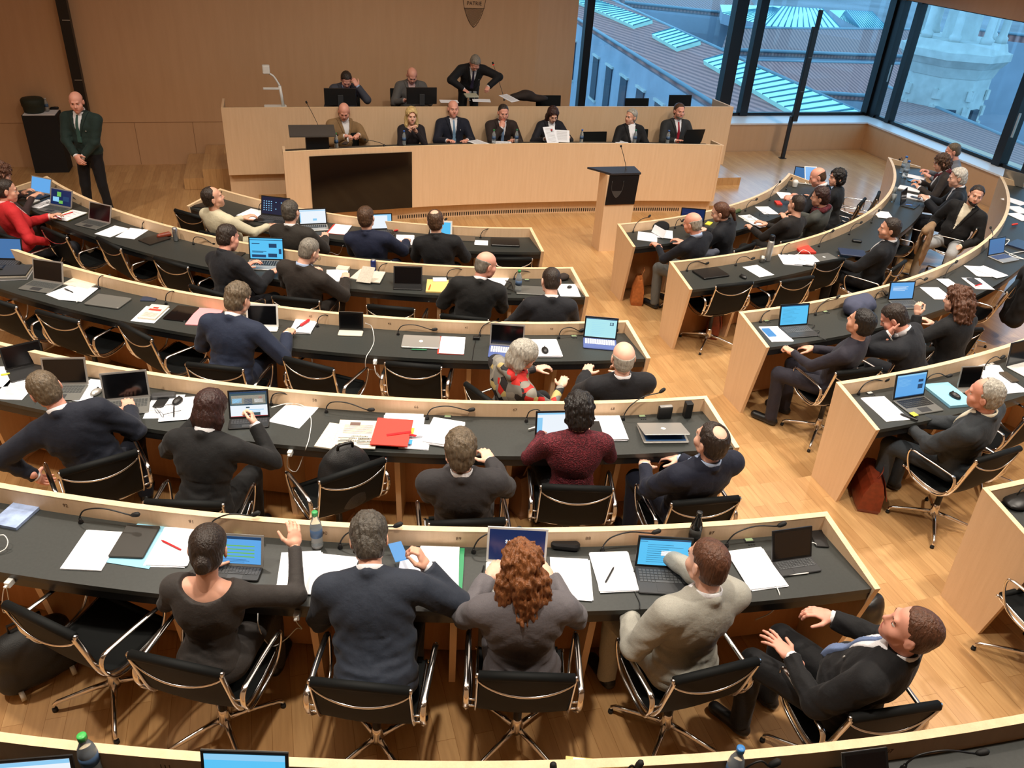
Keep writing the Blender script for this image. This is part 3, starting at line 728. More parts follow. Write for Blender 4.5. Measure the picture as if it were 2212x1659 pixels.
# ---------------------------------------------------------------- hands (left: thumb on +x with the palm down, fingers along +y)
POSES = {'relax': (22, 32, 22, 4, 0), 'flat': (6, 10, 8, 5, 0), 'type': (18, 38, 30, 5, 0), 'fist': (72, 88, 60, 0, 1), 'grip': (45, 60, 35, 2, .6), 'spread': (4, 12, 10, 15, -.6)}
def hand_mesh(pose):
    m1, m2, m3, sp, th = POSES[pose]; pr = [('e', (.0, .045, .0), (.041, .052, .0155)), ('c', (.022, .02, -.004), (-.024, .022, -.003), .017, .016), ('c', (0, -.055, 0), (0, .012, 0), .026, .026, .02)]
    def finger(x, L, a0, r, extra):
        p = np.array([x, .088 if abs(x) < .02 else .080, 0.0]); out = []; ang = 0
        for i, (m, f) in enumerate(((m1+extra, .44), (m2, .30), (m3, .26))):
            ang += math.radians(m); dv = np.array([math.sin(a0)*math.cos(ang), math.cos(a0)*math.cos(ang), -math.sin(ang)]); q = p+dv*L*f
            out.append(('c', tuple(p), tuple(q), r*(1-.08*i), r*(.92-.08*i), .006)); p = q
        return out
    for i, (x, L) in enumerate(((.029, .074), (.010, .083), (-.010, .077), (-.029, .060))):
        pr += finger(x, L, math.radians((1.4-i)*sp*.7), .0092 if i < 3 else .0082, i*3)
    t0 = np.array([.030, .012, -.006]); d1 = np.array([.75-.35*th, .62+.2*th, -.22-.35*max(th, 0)]); d1 /= np.linalg.norm(d1); t1 = t0+d1*.042
    d2 = np.array([.42-.75*max(th, 0)+.2*max(-th, 0), .85, -.3]); d2 /= np.linalg.norm(d2); t2 = t1+d2*.05
    pr += [('c', tuple(t0), tuple(t1), .015, .0115, .012), ('c', tuple(t1), tuple(t2), .0112, .0085, .006)]
    return surf(pr, .0042, .010)
# ---------------------------------------------------------------- cloth
def cloth(name, col, rough=0.75, kind=None):
    key = 'cloth_'+name
    if key in MATS: return MATS[key]
    return mat(key, col, rough, noise=0.12, nscale=260, bump=0.5, bscale=22, sheen=0.06, spec=0.25) if kind is None else kind(key, col)
def patterned(key, cols, scale=22, rough=.7, bumps=0.0):
    m = bpy.data.materials.new(key); m.use_nodes = True; nt = m.node_tree; b = nt.nodes['Principled BSDF']; b.inputs['Roughness'].default_value = rough
    tc = nt.nodes.new('ShaderNodeTexCoord'); v = nt.nodes.new('ShaderNodeTexVoronoi'); v.inputs['Scale'].default_value = scale
    r = nt.nodes.new('ShaderNodeValToRGB'); r.color_ramp.interpolation = 'CONSTANT'
    while len(r.color_ramp.elements) < len(cols): r.color_ramp.elements.new(0.5)
    for i, c in enumerate(cols): r.color_ramp.elements[i].position = i/len(cols); r.color_ramp.elements[i].color = tuple(c)+(1,)
    sp = nt.nodes.new('ShaderNodeSeparateColor'); L = nt.links
    L.new(tc.outputs['Object'], v.inputs['Vector']); L.new(v.outputs['Color'], sp.inputs[0]); L.new(sp.outputs[0], r.inputs[0]); L.new(r.outputs[0], b.inputs['Base Color'])
    if bumps:
        bp = nt.nodes.new('ShaderNodeBump'); bp.inputs['Strength'].default_value = bumps; bp.inputs['Distance'].default_value = .01
        L.new(v.outputs['Distance'], bp.inputs['Height']); L.new(bp.outputs[0], b.inputs['Normal'])
    MATS[key] = m; return m
def skin(t):
    c = {'a': S(236, 184, 160), 'b': S(224, 168, 142), 'c': S(196, 134, 104), 'r': S(232, 166, 144)}[t]
    return [mat('skin_'+t, c, .5, noise=.05, nscale=25), mat('lips_'+t, tuple(v*f for v, f in zip(c, (.8, .5, .5))), .45), mat('eye_white', S(225, 222, 215), .25), mat('iris', S(50, 40, 34), .2)]
HCOL = {'black': S(26, 21, 19), 'dark': S(44, 33, 26), 'brown': S(78, 54, 36), 'grey': S(128, 122, 112), 'white': S(205, 200, 190), 'lgrey': S(168, 163, 152), 'salt': S(78, 72, 64),
        'auburn': S(128, 78, 42), 'blond': S(214, 184, 124), 'dred': S(52, 28, 24), 'greybrown': S(98, 84, 66), 'rbrown': S(92, 58, 40)}
def hairmat(c):
    return mat('hair_'+c, HCOL[c], .5, noise=.35, nscale=45, bump=.9, bscale=60, stretch=(1.6, 1.6, .35))
SHIRT = {'white': S(232, 232, 236), 'blue': S(170, 190, 222), 'pink': S(226, 190, 186), 'cream': S(226, 218, 196), 'none': None}
def unit(v): v = np.asarray(v, float); return v/max(np.linalg.norm(v), 1e-9)
def M4(R, t): M = np.eye(4); M[:3, :3] = R; M[:3, 3] = t; return M
def rot(ax, deg):
    return np.array(Matrix.Rotation(math.radians(deg), 3, ax))
def ap(M, V): return V@M[:3, :3].T.astype(V.dtype)+M[:3, 3].astype(V.dtype)
PEOPLE = {}
# rolls of the chair backs people sit against: first end, second end, row
SEATS = [(127,1024,299,976,4),(311,1085,482,1091,4),(927,1117,1089,1109,4),(1169,1052,1323,1058,4),(1449,1082,1590,1070,4),(402,787,525,800,3),(1040,826,1100,868,3),(1282,880,1410,876,3),(411,618,489,640,2),(589,642,689,652,2),(955,682,1050,692,2),(1125,698,1225,700,2),(-20,500,30,516,2),(446,500,500,512,1),(590,540,670,548,1),(760,556,843,562,1),(905,572,990,576,1),(1485,553,1552,545,1),(1581,545,1636,525,1),(1673,516,1731,508,1),(1777,498,1812,480,1),(1918,590,1962,560,2),(2100,505,2135,470,2),(1796,793,1879,784,3),(1938,772,2018,753,3),(2107,997,2205,968,4),(278,1413,479,1457,5),(668,1472,887,1494,5),(1032,1459,1244,1466,5),(1453,1473,1640,1427,5),(1837,1552,2030,1523,5)]
def seat_of(x, y, z0):
    best = None
    for x1, y1, x2, y2, n in SEATS:
        if abs(ZZ(n)+FL-z0) > .02: continue
        a, b = at(x1, y1, z0+.846), at(x2, y2, z0+.846); an = math.atan2(b[1]-a[1], b[0]-a[0]); c = (a+b)/2; c = np.array([c[0]-math.sin(an)*.268, c[1]+math.cos(an)*.268])
        d = math.hypot(c[0]-x, c[1]-y)
        if best is None or d < best[0]: best = (d, c, an)
    return best if best and best[0] < .5 else None
def fit_lean(px, py, z0, lean, side, twist, yaw, abs_yaw, hipz, dz, sc, nb, hoff):
    """lean of the back that seats the hips on the chair while the head stays where it is seen"""
    def hips(l, s_):
        T = M4(rot('Z', twist)@rot('Y', s_)@rot('X', -l), (0, 0, hipz+dz)); hc = (T@np.append(nb+hoff, 1))[:3]*sc
        p = at(px, py, z0+hc[2]); th = math.degrees(math.atan2(p[0], -p[1])); ya = math.radians(th+yaw if abs_yaw is None else abs_yaw); c_, n_ = math.cos(ya), math.sin(ya)
        return np.array([p[0]-(c_*hc[0]-n_*hc[1]), p[1]-(n_*hc[0]+c_*hc[1])]), ya
    h0, _ = hips(lean, side); st = seat_of(h0[0], h0[1], z0)
    if not st: return lean, side
    best = (9, lean, side)
    for l in range(int(lean)-16, int(lean)+17, 2):
        for s_ in range(int(side)-9, int(side)+10, 3):
            h, ya = hips(l, s_); d = h-st[1]; f = -math.sin(st[2])*d[0]+math.cos(st[2])*d[1]; r = math.cos(st[2])*d[0]+math.sin(st[2])*d[1]
            e = abs(f-.02)+.7*abs(r)+.0012*abs(l-lean)+.002*abs(s_-side)
            if e < best[0]: best = (e, l, s_)
    return best[1], best[2]
def person(px, py, z0, label, col=(26, 27, 32), cl='jacket', sk='a', hair=('short', 'dark'), lean=12, side=0, twist=0, hy=0, hp=0, hr=0,
           L=None, R=None, w=1.0, belly=0.0, yaw=0, abs_yaw=None, shirt='white', tie=None, glasses=False, chair=False, cyaw=0, fem=False, hipz=.54, knees=(.13, .42), kyaw=0,
           stand=False, h=.014, trouser=None, legs=True, group=None, beard=None, scarf=None, pin=False, watch=False, clabel=None, vneck=0.0, neck=0.0, clen=None, cdx=0, cdy=-.02, dz=0.0, tag_=None, sc=1.05):
    nb = np.array([0, -.012, .495*(.97 if fem else 1)])
    if not stand: lean, side = fit_lean(px, py, z0, lean, side, twist, yaw, abs_yaw, hipz, dz, sc, nb, np.array([0, .03, .15]))
    T = M4(rot('Z', twist)@rot('Y', side)@rot('X', -lean), (0, 0, hipz+dz))
    if fem: w *= .9
    HM = T@M4(np.eye(3), nb+np.array([0, .002, .035+neck]))@M4(rot('Z', hy)@rot('X', -hp)@rot('Y', hr), (0, 0, 0))@M4(np.eye(3), (0, .028, .115))
    hc = HM[:3, 3]*sc
    p = at(px, py, z0+hc[2]); th = math.degrees(math.atan2(p[0], -p[1])); ya = math.radians(th+yaw if abs_yaw is None else abs_yaw)
    c_, s_ = math.cos(ya), math.sin(ya); ox, oy = p[0]-(c_*hc[0]-s_*hc[1]), p[1]-(s_*hc[0]+c_*hc[1])
    base = cloth(cl+'_%d_%d_%d' % tuple(col[:3]) if not isinstance(col, str) else col, S(*col)) if not isinstance(col, str) else MATS[col]
    tb = base if trouser is None else cloth('trousers_%d_%d_%d' % tuple(trouser), S(*trouser))
    # torso field in its own frame
    b = belly; bust = .012 if fem else 0
    tor = [('e', (0, -.012, .03), (.165*w, .125+b*.4, .12)), ('e', (0, .012+b*.5, .16), ((.150 if not fem else .128)*w+b*.6, .112+b, .13)), ('e', (0, .0, .31), (.168*w, .112+b*.2, .15)),
           ('c', (-.135*w, -.012, .425), (.135*w, -.012, .425), .062, .062), ('e', (0, -.04, .36), (.15*w, .075, .13)), ('c', (-.09*w, -.02, .455), (0, -.018, .478), .04, .046), ('c', (.09*w, -.02, .455), (0, -.018, .478), .04, .046)]
    if fem: tor += [('e', (q*.065, .085, .29), (.06, .055, .06)) for q in (-1, 1)]
    Ti = np.linalg.inv(T); arms = {}; sleeves = []; skinarm = []
    for nm, q, tg in (('L', -1, L), ('R', 1, R)):
        sh = np.array([q*.178*w, -.012, .418]); S0 = T[:3, :3]@sh+T[:3, 3]
        if tg is None: tg = ((q*.15, .36, .79-.54+hipz), None, None, 'relax')
        wr = np.array(tg[0], float); d = wr-S0; l1, l2 = .285, .255; D = np.linalg.norm(d)
        if D > (l1+l2)*.995: wr = S0+d/D*(l1+l2)*.995; d = wr-S0; D = np.linalg.norm(d)
        a = (l1*l1-l2*l2+D*D)/(2*D); hh = math.sqrt(max(l1*l1-a*a, 1e-6)); u = d/D
        pole = np.array(tg[4], float) if len(tg) > 4 else np.array([q*.8, -.55, -.9]); pole = unit(pole-u*(pole@u)); el = S0+u*a+pole*hh
        f = unit(wr-el); fd = unit(unit(tg[1])+.4*f) if tg[1] is not None else unit(f+np.array([0, 0, .1])); pn = np.array(tg[2] if tg[2] is not None else (0, 0, -1), float); pn = unit(pn-fd*(pn@fd))
        x = np.cross(fd, -pn); Rm = np.stack([x, fd, -pn], 1); arms[nm] = (q, S0, el, wr, Rm, tg[3])
        t = lambda P: tuple(ap(Ti, np.array([P]))[0])
        sleeves.append((t(S0), t(el), t(wr)))
    rs = (.060, .047, .040, .033) if not fem else (.050, .041, .034, .028)
    if cl in ('jacket', 'coat'): infl = .012
    else: infl = .004
    pr = list(tor); hx = .0095 if (py > 800) else .0135
    wcut = []
    for a0, e0, w0 in sleeves:
        pr += [('c', a0, e0, rs[0]+infl*.5, rs[1]+infl*.6, .035), ('c', e0, w0, rs[2]+infl*.8, rs[3]+infl*.5, .02)]
        ax = unit(np.array(w0)-np.array(e0)); wcut.append((np.array(w0)-ax*.012, ax))
    if cl == 'jacket': pr += [('c', (-.062, .035, .475), (-.066, -.03, .492), .014, .017, .015), ('c', (-.066, -.03, .492), (0, -.072, .508), .017, .019, .015), ('c', (.062, .035, .475), (.066, -.03, .492), .014, .017, .015), ('c', (.066, -.03, .492), (0, -.072, .508), .017, .019, .015)]
    seed = (px*.37) % 7
    def post(X, d):
        if cl == 'jacket' and py > 500:   # creases of the cloth and the seam down the back
            ax_ = np.abs(X[:, 0]); bk = (X[:, 1] < 0)
            d = d+.0030*bk*np.exp(-(X[:, 0]/.0045)**2)*(X[:, 2] > -.06)
            d = d+.0042*np.sin((X[:, 2]*.8+ax_*.9)*75+2*wob(X, 7, seed))*np.clip((ax_-.05)*9, 0, 1)*np.exp(-((X[:, 2]-.26)/.12)**2)
            d = d+.0035*np.sin(X[:, 2]*95-ax_*30+2.5*wob(X, 8, seed+2))*np.exp(-((X[:, 2]-.10)/.07)**2)
        d = d-infl*.8+.008*wob(X, 13, seed)*np.clip((.45-X[:, 2])*6, 0.2, 1)+.0025*wob(X, 37, seed)*np.clip((.42-X[:, 2])*6, 0.1, 1)+.0045*np.abs(np.sin(X[:, 2]*48+3*wob(X, 9, seed)))*(np.abs(X[:, 2]-.13) < .09)
        for q, ax in wcut:
            e = X-q.astype(np.float32); tt = e@ax.astype(np.float32); rad = np.linalg.norm(e-tt[:, None]*ax.astype(np.float32), axis=1)
            d = np.where((rad < .075) & (tt > -.05) & (tt < .12), np.maximum(d, tt), d)
        d = np.maximum(d, -.10-X[:, 2])
        if cl in ('sweater', 'dress', 'blouse') and vneck:   # scooped neckline
            d = np.maximum(d, vneck-np.linalg.norm((X-v3(0, -.03, .54))*v3(1, .8, 1.0), axis=1))
        return d
    V, F = surf(pr, hx, .045, post=post)
    loc = (ox, oy, z0)
    # the body: head, neck, hands and the limbs inside the clothes
    hk = 'f' if fem else 'm'
    BV, BF, BM = [], [], []; off = [0]
    def addp(V_, F_, M_): BV.append(V_); BF.append(F_+off[0]); BM.append(M_); off[0] += len(V_)
    Vh, Fh, mh = get(HEADC, head_mesh, hk); addp(ap(HM, Vh), Fh, mh)
    for nm in ('L', 'R'):
        q, S0, el, wr, Rm, pose = arms[nm]; Vd, Fd = get(HANDC, hand_mesh, pose)
        Vd = Vd*(.97 if not fem else .86)
        if nm == 'R': Vd = Vd*np.array([-1, 1, 1], np.float32); Fd = Fd[:, ::-1]
        addp(ap(M4(Rm, wr), Vd), Fd, np.zeros(len(Fd), int))
    hipL = hipz+dz
    if stand: K = [((-.085, 0, hipL-.02), (-.11, .02, hipL-.44), (-.115-.02, -.01, .09)), ((.085, 0, hipL-.02), (.12, .03, hipL-.44), (.16, .0, .09))]
    else:
        K = []
        for q in (-1, 1):
            kx, ky = knees; kn = rot('Z', kyaw)@np.array([q*kx, ky, 0]); kz = min(.505, hipL-.02)
            K.append(((q*.088, 0, hipL-.01), (kn[0], kn[1], kz), (kn[0]*1.02, kn[1]-.03, .09)))
    inner = [(pp[0], tuple(ap(T, np.array([pp[1]]))[0]), tuple(np.array(pp[2])-.03)) for pp in tor[:3] if pp[0] == 'e']
    tin = [('c', tuple(ap(T, np.array([[0, 0, .05]]))[0]), tuple(ap(T, np.array([[0, -.01, .40]]))[0]), .06, .07), ('c', tuple(ap(T, np.array([[0, -.01, .40]]))[0]), tuple(ap(T, np.array([nb+[0, 0, .02]]))[0]), .07, .045)]
    for nm in ('L', 'R'):
        q, S0, el, wr, Rm, pose = arms[nm]
        tin += [('c', tuple(ap(T, np.array([[q*.1, -.01, .40]]))[0]), tuple(S0), .05, .045), ('c', tuple(S0), tuple(el), .044, .034), ('c', tuple(el), tuple(wr), .033, .024)]
    for a0, k0, n0 in K: tin += [('c', a0, k0, .062, .046), ('c', k0, n0, .044, .032)]
    if vneck or cl == 'dress': tin = [(pp[0], pp[1], pp[2])+tuple(pp[3:]) for pp in tin]+[('c', tuple(ap(T, np.array([[-.11*w, -.014, .42]]))[0]), tuple(ap(T, np.array([[.11*w, -.014, .42]]))[0]), .058, .058), ('e', tuple(ap(T, np.array([[0, 0, .33]]))[0]), (.15*w, .10, .13), T[:3, :3].astype(np.float32))]
    Vb, Fb = surf(tin, .022 if not vneck else .016, .03); addp(Vb, Fb, np.zeros(len(Fb), int))
    body = link('person', np.concatenate(BV)*sc, np.concatenate(BF), skin(sk), None, np.concatenate(BM), True, loc, ya)
    tag(body, label, 'person', group)
    TM = Matrix(T.tolist())
    def child(nm, V_, F_, m, mi=None): return link(nm, V_*sc, F_, m, body, mi)
    cname = {'jacket': 'jacket', 'sweater': 'sweater', 'dress': 'dress', 'blouse': 'blouse', 'coat': 'coat'}[cl]
    child(cname, ap(T, V), F, base)
    if cl == 'jacket':
        def vreg(X, wd, zlo): return np.maximum(np.maximum(np.abs(X[:, 0])-wd*(X[:, 2]-zlo)/(.47-zlo), -X[:, 1]-.0), np.maximum(zlo-X[:, 2], X[:, 2]-.515))
        zl = .17 if stand or shirt != 'none' else .25
        if shirt != 'none':
            sm = cloth('shirt_'+shirt, SHIRT[shirt], .7)
            Vs, Fs = surf(tor, .012, .045, cut=None, post=lambda X, d: np.maximum(d-infl*.8-.006, vreg(X, .062, zl))); child('shirt', ap(T, Vs), Fs, sm)
        lap = lambda X, d: np.maximum(np.maximum(d-infl*.8-.012, vreg(X, .112, zl-.02)), -vreg(X, .060, zl))
        if px and (front_seen(ya) or stand):
            Vl, Fl = surf(tor, .010, .045, post=lap); child('lapel', ap(T, Vl), Fl, base)
        if tie:
            tm = cloth('tie_%d_%d_%d' % tie, S(*tie), .5)
            Vt, Ft = surf(tor, .008, .045, post=lambda X, d: np.maximum(np.maximum(np.maximum(d-infl*.8-.013, np.abs(X[:, 0])-(.014+.055*np.clip(.47-X[:, 2], 0, .4))), -X[:, 1]), np.maximum(zl-.02-X[:, 2], X[:, 2]-.485))); child('tie', ap(T, Vt), Ft, tm)
    if shirt != 'none' or cl == 'jacket':
        cm = cloth('shirt_'+(shirt if shirt != 'none' else 'white'), SHIRT[shirt] or S(30, 30, 32), .7) if shirt != 'none' else base
        mb = MB(); n = 22
        def ring_(r, z, yo): return [(r*math.cos(2*PI*i/n)*.98, yo-.018+r*1.05*math.sin(2*PI*i/n), z+.022*-math.sin(2*PI*i/n)) for i in range(n)]
        rr = [ring_(.068, .478, 0), ring_(.064, .528, .002), ring_(.059, .530, .002), ring_(.058, .482, 0)]
        Vc = [q_ for r_ in rr for q_ in r_]; Fc = [(a*n+i, a*n+(i+1) % n, ((a+1) % 4)*n+(i+1) % n, ((a+1) % 4)*n+i) for a in range(4) for i in range(n)]
        if clen: Vc = [(x, y, z+(clen if z > .5 else 0)) for x, y, z in Vc]
        child('collar', ap(T, np.array(Vc, np.float32)), np.array(Fc), cm)
        if cl == 'jacket' and shirt != 'none':
            for nm in ('L', 'R'):
                q, S0, el, wr, Rm, pose = arms[nm]; ax = unit(wr-el); Vq, Fq = surf([('c', tuple(wr-ax*.05), tuple(wr+ax*.03), .034, .034)], .009, cut=lambda X: (X-wr.astype(np.float32))@ax.astype(np.float32)-.006); child('cuff', Vq, Fq, cm)
    if legs:
        lp = [('e', (0, -.015, hipL-.01), (.168*w+b*.3, .13, .105))] if not stand else [('e', (0, -.01, hipL), (.155*w, .115, .12))]
        for a0, k0, n0 in K:
            n1 = (n0[0], n0[1], .06); lp += [('c', a0, k0, .088, .064, .03), ('c', k0, n1, .062, .052, .02)]
        nml = 'skirt' if (cl == 'dress') else 'trousers'
        Vt, Ft = surf(lp, .016, .04, post=lambda X, d: np.maximum(d+.004*wob(X, 20, seed), .05-X[:, 2])); child(nml, Vt, Ft, tb)
        for a0, k0, n0 in K:
            dr = unit(np.array([k0[0]*.3, 1, 0])); Vs, Fs = surf([('c', (n0[0], n0[1]-.03, .04), tuple(np.array([n0[0], n0[1], .035])+dr*.15), .038, .036), ('c', (n0[0], n0[1], .04), (n0[0], n0[1], .09), .038, .036)], .012, .02, cut=lambda X: .004-X[:, 2]); child('shoe', Vs, Fs, BPLAST)
    st, hcn = hair
    if st != 'bald':
        Vh, Fh = get(HAIRC, hair_mesh, st); child('hair', ap(HM, Vh*(1 if not fem else .97)), Fh, hairmat(hcn))
    # brows
    for q in (-1, 1):
        mb = MB(); mb.tube([(q*.014, .0935, .0215), (q*.031, .0915, .0265), (q*.048, .079, .0225)], [.003, .0038, .002], 6)
        child('eyebrow', ap(HM, np.array(mb.v, np.float32)), mb_quads(mb), hairmat(hcn if st != 'bald' else 'grey'))
    if beard:
        Vz, Fz = surf([('e', (0, .034, -.064), (.062, .064, .050)), ('c', (0, .068, -.092), (0, .062, -.096), .030, .027)], .006, .02, post=lambda X, d: np.maximum(np.maximum(d+.002*wob(X, 120), -(np.linalg.norm((X-v3(0, .092, -.062))/v3(.024, .05, .012), axis=1)-1)*.02), .0-X[:, 1])); child('beard', ap(HM, Vz), Fz, hairmat(beard))
    if glasses:
        mb = MB()
        for q in (-1, 1):
            mb.tube([(q*.033+.023*math.cos(2*PI*i/16), .1035-.006*abs(math.cos(2*PI*i/16)), .002+.017*math.sin(2*PI*i/16)) for i in range(17)], .0017, 6, cap=False)
            mb.tube([(q*.056, .097, .008), (q*.08, .05, .010), (q*.086, -.004, .008)], .0016, 6)
        mb.tube([(-.011, .105, .006), (0, .108, .008), (.011, .105, .006)], .0016, 6)
        o = mb.build('spectacles', DPLAST, body); o.data.transform(Matrix(HM.tolist()))
    if scarf:
        sm = MATS[scarf] if scarf in MATS else None
        Vz, Fz = surf([('c', (-.075, .02, .47), (-.06, -.07, .505), .032, .034), ('c', (-.06, -.07, .505), (.06, -.07, .505), .034, .034), ('c', (.06, -.07, .505), (.075, .02, .47), .034, .032), ('c', (.075, .02, .47), (0, .075, .44), .032, .03), ('c', (0, .075, .44), (-.075, .02, .47), .03, .032), ('c', (.02, .085, .43), (.03, .12, .25), .03, .03)], .010, .02, post=lambda X, d: d+.004*wob(X, 60)); child('scarf', ap(T, Vz), Fz, sm)
    if watch:
        q, S0, el, wr, Rm, pose = arms[watch]; mb = MB(); ax = Vector(unit(wr-el)); a = Vector(wr)+ax*.004
        mb.tube([a-ax*.009, a+ax*.009], .033, 16); mb.build('wristwatch', SILVER, body)
    if pin:
        mb = MB(); mb.M = TM; y_ = .135+b*.3; mb.ball(-.095*w, y_-.012, .375, .009, .005, .009); mb.build('lapel_pin', SILVER, body)
    if chair:
        cyr = ya+math.radians(cyaw); dx, dy = cdx, cdy
        make_chair(ox+c_*dx-s_*dy, oy+s_*dx+c_*dy, z0, cyr, clabel or ('black chair under the '+label.split(' ', 1)[1] if False else None) or 'black chair occupied by '+label)
    PEOPLE[tag_ or label] = (ox, oy, z0, ya)
    return body
def front_seen(ya):
    return math.cos(ya) < 0.3
def mb_quads(mb):
    return [tuple(f) for f in mb.f]
patterned('shawl_print', [S(120, 118, 112), S(150, 146, 136), S(196, 40, 34), S(30, 30, 34), S(120, 118, 112), S(190, 170, 110), S(40, 38, 40), S(140, 136, 128)], 16)
patterned('maroon_boucle', [S(96, 22, 34), S(70, 14, 26), S(116, 34, 46), S(84, 18, 30)], 120, .8, .6)
mat('red_wool', S(196, 34, 40), .8, noise=.08, nscale=200, bump=.4, bscale=26)
Z = [None]+[ZZ(i)+FL for i in range(1, 8)]
NAVY, BLK, SLATE, DBR = (24, 28, 44), (20, 20, 22), (44, 50, 62), (40, 36, 32)
person(450, 1185, Z[5], 'person with a dark hair bun in a charcoal scoop-neck top typing on a tablet', (58, 54, 52), 'sweater', 'b', ('bun', 'dark'), lean=14, fem=True, vneck=.125, shirt='none', R=((.30, .40, .92), (-.1, .5, .8), (-.4, .8, .2), 'relax'), L=((-.14, .36, .78), None, None, 'relax'), hy=8, hp=10)
person(797, 1165, Z[5], 'person in a slate blue suit holding a phone to the ear', SLATE, 'jacket', 'b', ('full', 'salt'), lean=24, w=1.14, belly=.03, R=((.20, .33, .93), (-.35, .3, .9), (-.9, .1, .1), 'grip'), hp=14, hy=12)
person(1128, 1225, Z[5], 'person with curly auburn hair in a grey jacket behind the open white laptop', (104, 100, 104), 'jacket', 'a', ('wavy', 'auburn'), lean=16, fem=True, w=1.2, belly=.02, shirt='none', hp=14)
person(1528, 1215, Z[5], 'person in a pale grey suit working at a black keyboard laptop', (168, 166, 156), 'jacket', 'a', ('crop', 'rbrown'), lean=13, w=1.08, hy=6, yaw=16, hp=6, L=((-.15, .27, .68), (.6, .7, -.1), None, 'relax'), R=((.16, .50, .79), (-.2, .9, 0), None, 'type'))
person(1970, 1360, Z[5], 'person in a black suit and blue tie leaning back with spread fingers', (26, 26, 28), 'jacket', 'r', ('crop', 'rbrown'), lean=-6, w=1.1, belly=.04, hy=18, hp=-4, yaw=30, tie=(110, 130, 170), L=((-.15, .25, .72), (-.2, .9, .25), (0, -.2, -1), 'spread'), R=((.20, .25, .75), (-.5, .8, 0), (0, 0, -1), 'relax'), pin=True)


SUITN = (26, 30, 46)
# fourth row
person(98, 842, Z[4], 'person in a dark blue suit bending sideways over the chair arm', (30, 34, 46), 'jacket', 'r', ('short', 'greybrown'), lean=24, side=-20, yaw=28, hy=28, hp=4, w=1.1, L=((-.42, .12, .50), (0, .6, -.6), (.9, 0, 0), 'relax', (-.9, -.2, .4)), glasses=True)
person(455, 885, Z[4], 'person with a dark red-brown bob in a black jacket holding up a tablet', (26, 26, 27), 'jacket', 'a', ('bob', 'dred'), lean=14, fem=True, w=1.16, hp=10, R=((.20, .40, .92), (-.3, .6, .7), (-.9, 0, .2), 'grip'), L=((-.17, .42, .90), (.3, .6, .6), (.9, 0, .2), 'grip'))
person(996, 970, Z[4], 'person in a dark charcoal suit with grey hair sitting low', (52, 50, 52), 'jacket', 'a', ('full', 'greybrown'), lean=8, w=1.08, L=((-.07, .32, .76), (.1, .3, .9), (0, -.8, 0), 'relax'), hp=4)
person(1250, 888, Z[4], 'person with dark curly hair in a textured maroon jacket', 'maroon_boucle', 'sweater', 'a', ('shag', 'black'), lean=10, fem=True, w=1.12, shirt='none', trouser=(24, 24, 26), hp=10)
person(1536, 952, Z[4], 'person in a navy suit with a round bald spot at the desk end', SUITN, 'jacket', 'a', ('spot', 'dark'), lean=2, w=1.1, yaw=12, hy=10, shirt='blue', hp=4, L=((-.16, .30, .70), (.5, .7, -.2), (0, 0, -1), 'relax'), R=((.10, .30, .70), (-.7, .5, 0), (0, 0, -1), 'relax'))
# third row
person(515, 645, Z[3], 'person in a bright navy suit resting a hand by a white tablet', (34, 42, 62), 'jacket', 'b', ('full', 'greybrown'), lean=16, w=1.1, hy=-14, hp=8, R=((.34, .36, .80), (.2, .8, 0), (0, 0, -1), 'fist'))
person(1130, 768, Z[3], 'person with white bobbed hair in a grey, red and black patterned shawl', 'shawl_print', 'sweater', 'a', ('bob', 'lgrey'), lean=10, fem=True, w=1.3, belly=.03, yaw=-58, hp=22, hy=-20, glasses=True, shirt='none', trouser=(28, 28, 30), scarf='shawl_print')
person(1346, 772, Z[3], 'person with a bald head and dark suit at the aisle end', (28, 28, 32), 'jacket', 'a', ('ring', 'lgrey'), lean=6, w=1.1, hy=-4, hp=4)
# second row
person(493, 513, Z[2], 'person in a black suit with one hand on a silver laptop', (24, 25, 30), 'jacket', 'r', ('short', 'dark'), lean=14, w=1.06, yaw=-20, hp=10, R=((.16, .40, .80), (0, 1, 0), (0, 0, -1), 'type'), shirt='none')
person(668, 542, Z[2], 'person in a dark brown suit and spectacles reading a white sheet', (44, 38, 34), 'jacket', 'a', ('crop', 'grey'), lean=16, w=1.12, yaw=-12, hy=-14, hp=20, glasses=True, R=((.24, .38, .79), None, None, 'fist'), shirt='blue')
person(1050, 572, Z[2], 'person in a black suit with a bald crown turning towards the aisle', (26, 26, 26), 'jacket', 'r', ('ring', 'grey'), lean=8, w=1.08, hy=-62, hp=4)
person(1190, 607, Z[2], 'person with short dark hair in a dark suit beside the green capped bottle', (30, 31, 36), 'jacket', 'a', ('crop', 'dark'), lean=20, w=1.0, hp=18, hy=4)
person(14, 412, Z[2], 'person in a red blazer with a grey elbow patch and gathered brown hair', 'red_wool', 'jacket', 'b', ('bun', 'dark'), lean=10, fem=True, w=1.1, yaw=-8, hp=16, hy=-12, trouser=(40, 40, 46), shirt='pink', L=((-.1, .34, .80), None, None, 'relax'), R=((.16, .2, .62), (-.6, .6, 0), (0, 0, -1), 'relax', (.8, -.6, -.6)))
person(2, 375, Z[2], 'person with curly reddish hair behind the red blazer', (60, 44, 44), 'sweater', 'b', ('curly', 'rbrown'), lean=16, fem=True, w=1.0, hp=14, R=((.14, .42, .86), (.1, .8, .2), None, 'relax'), L=((-.1, .42, .84), None, None, 'relax'))
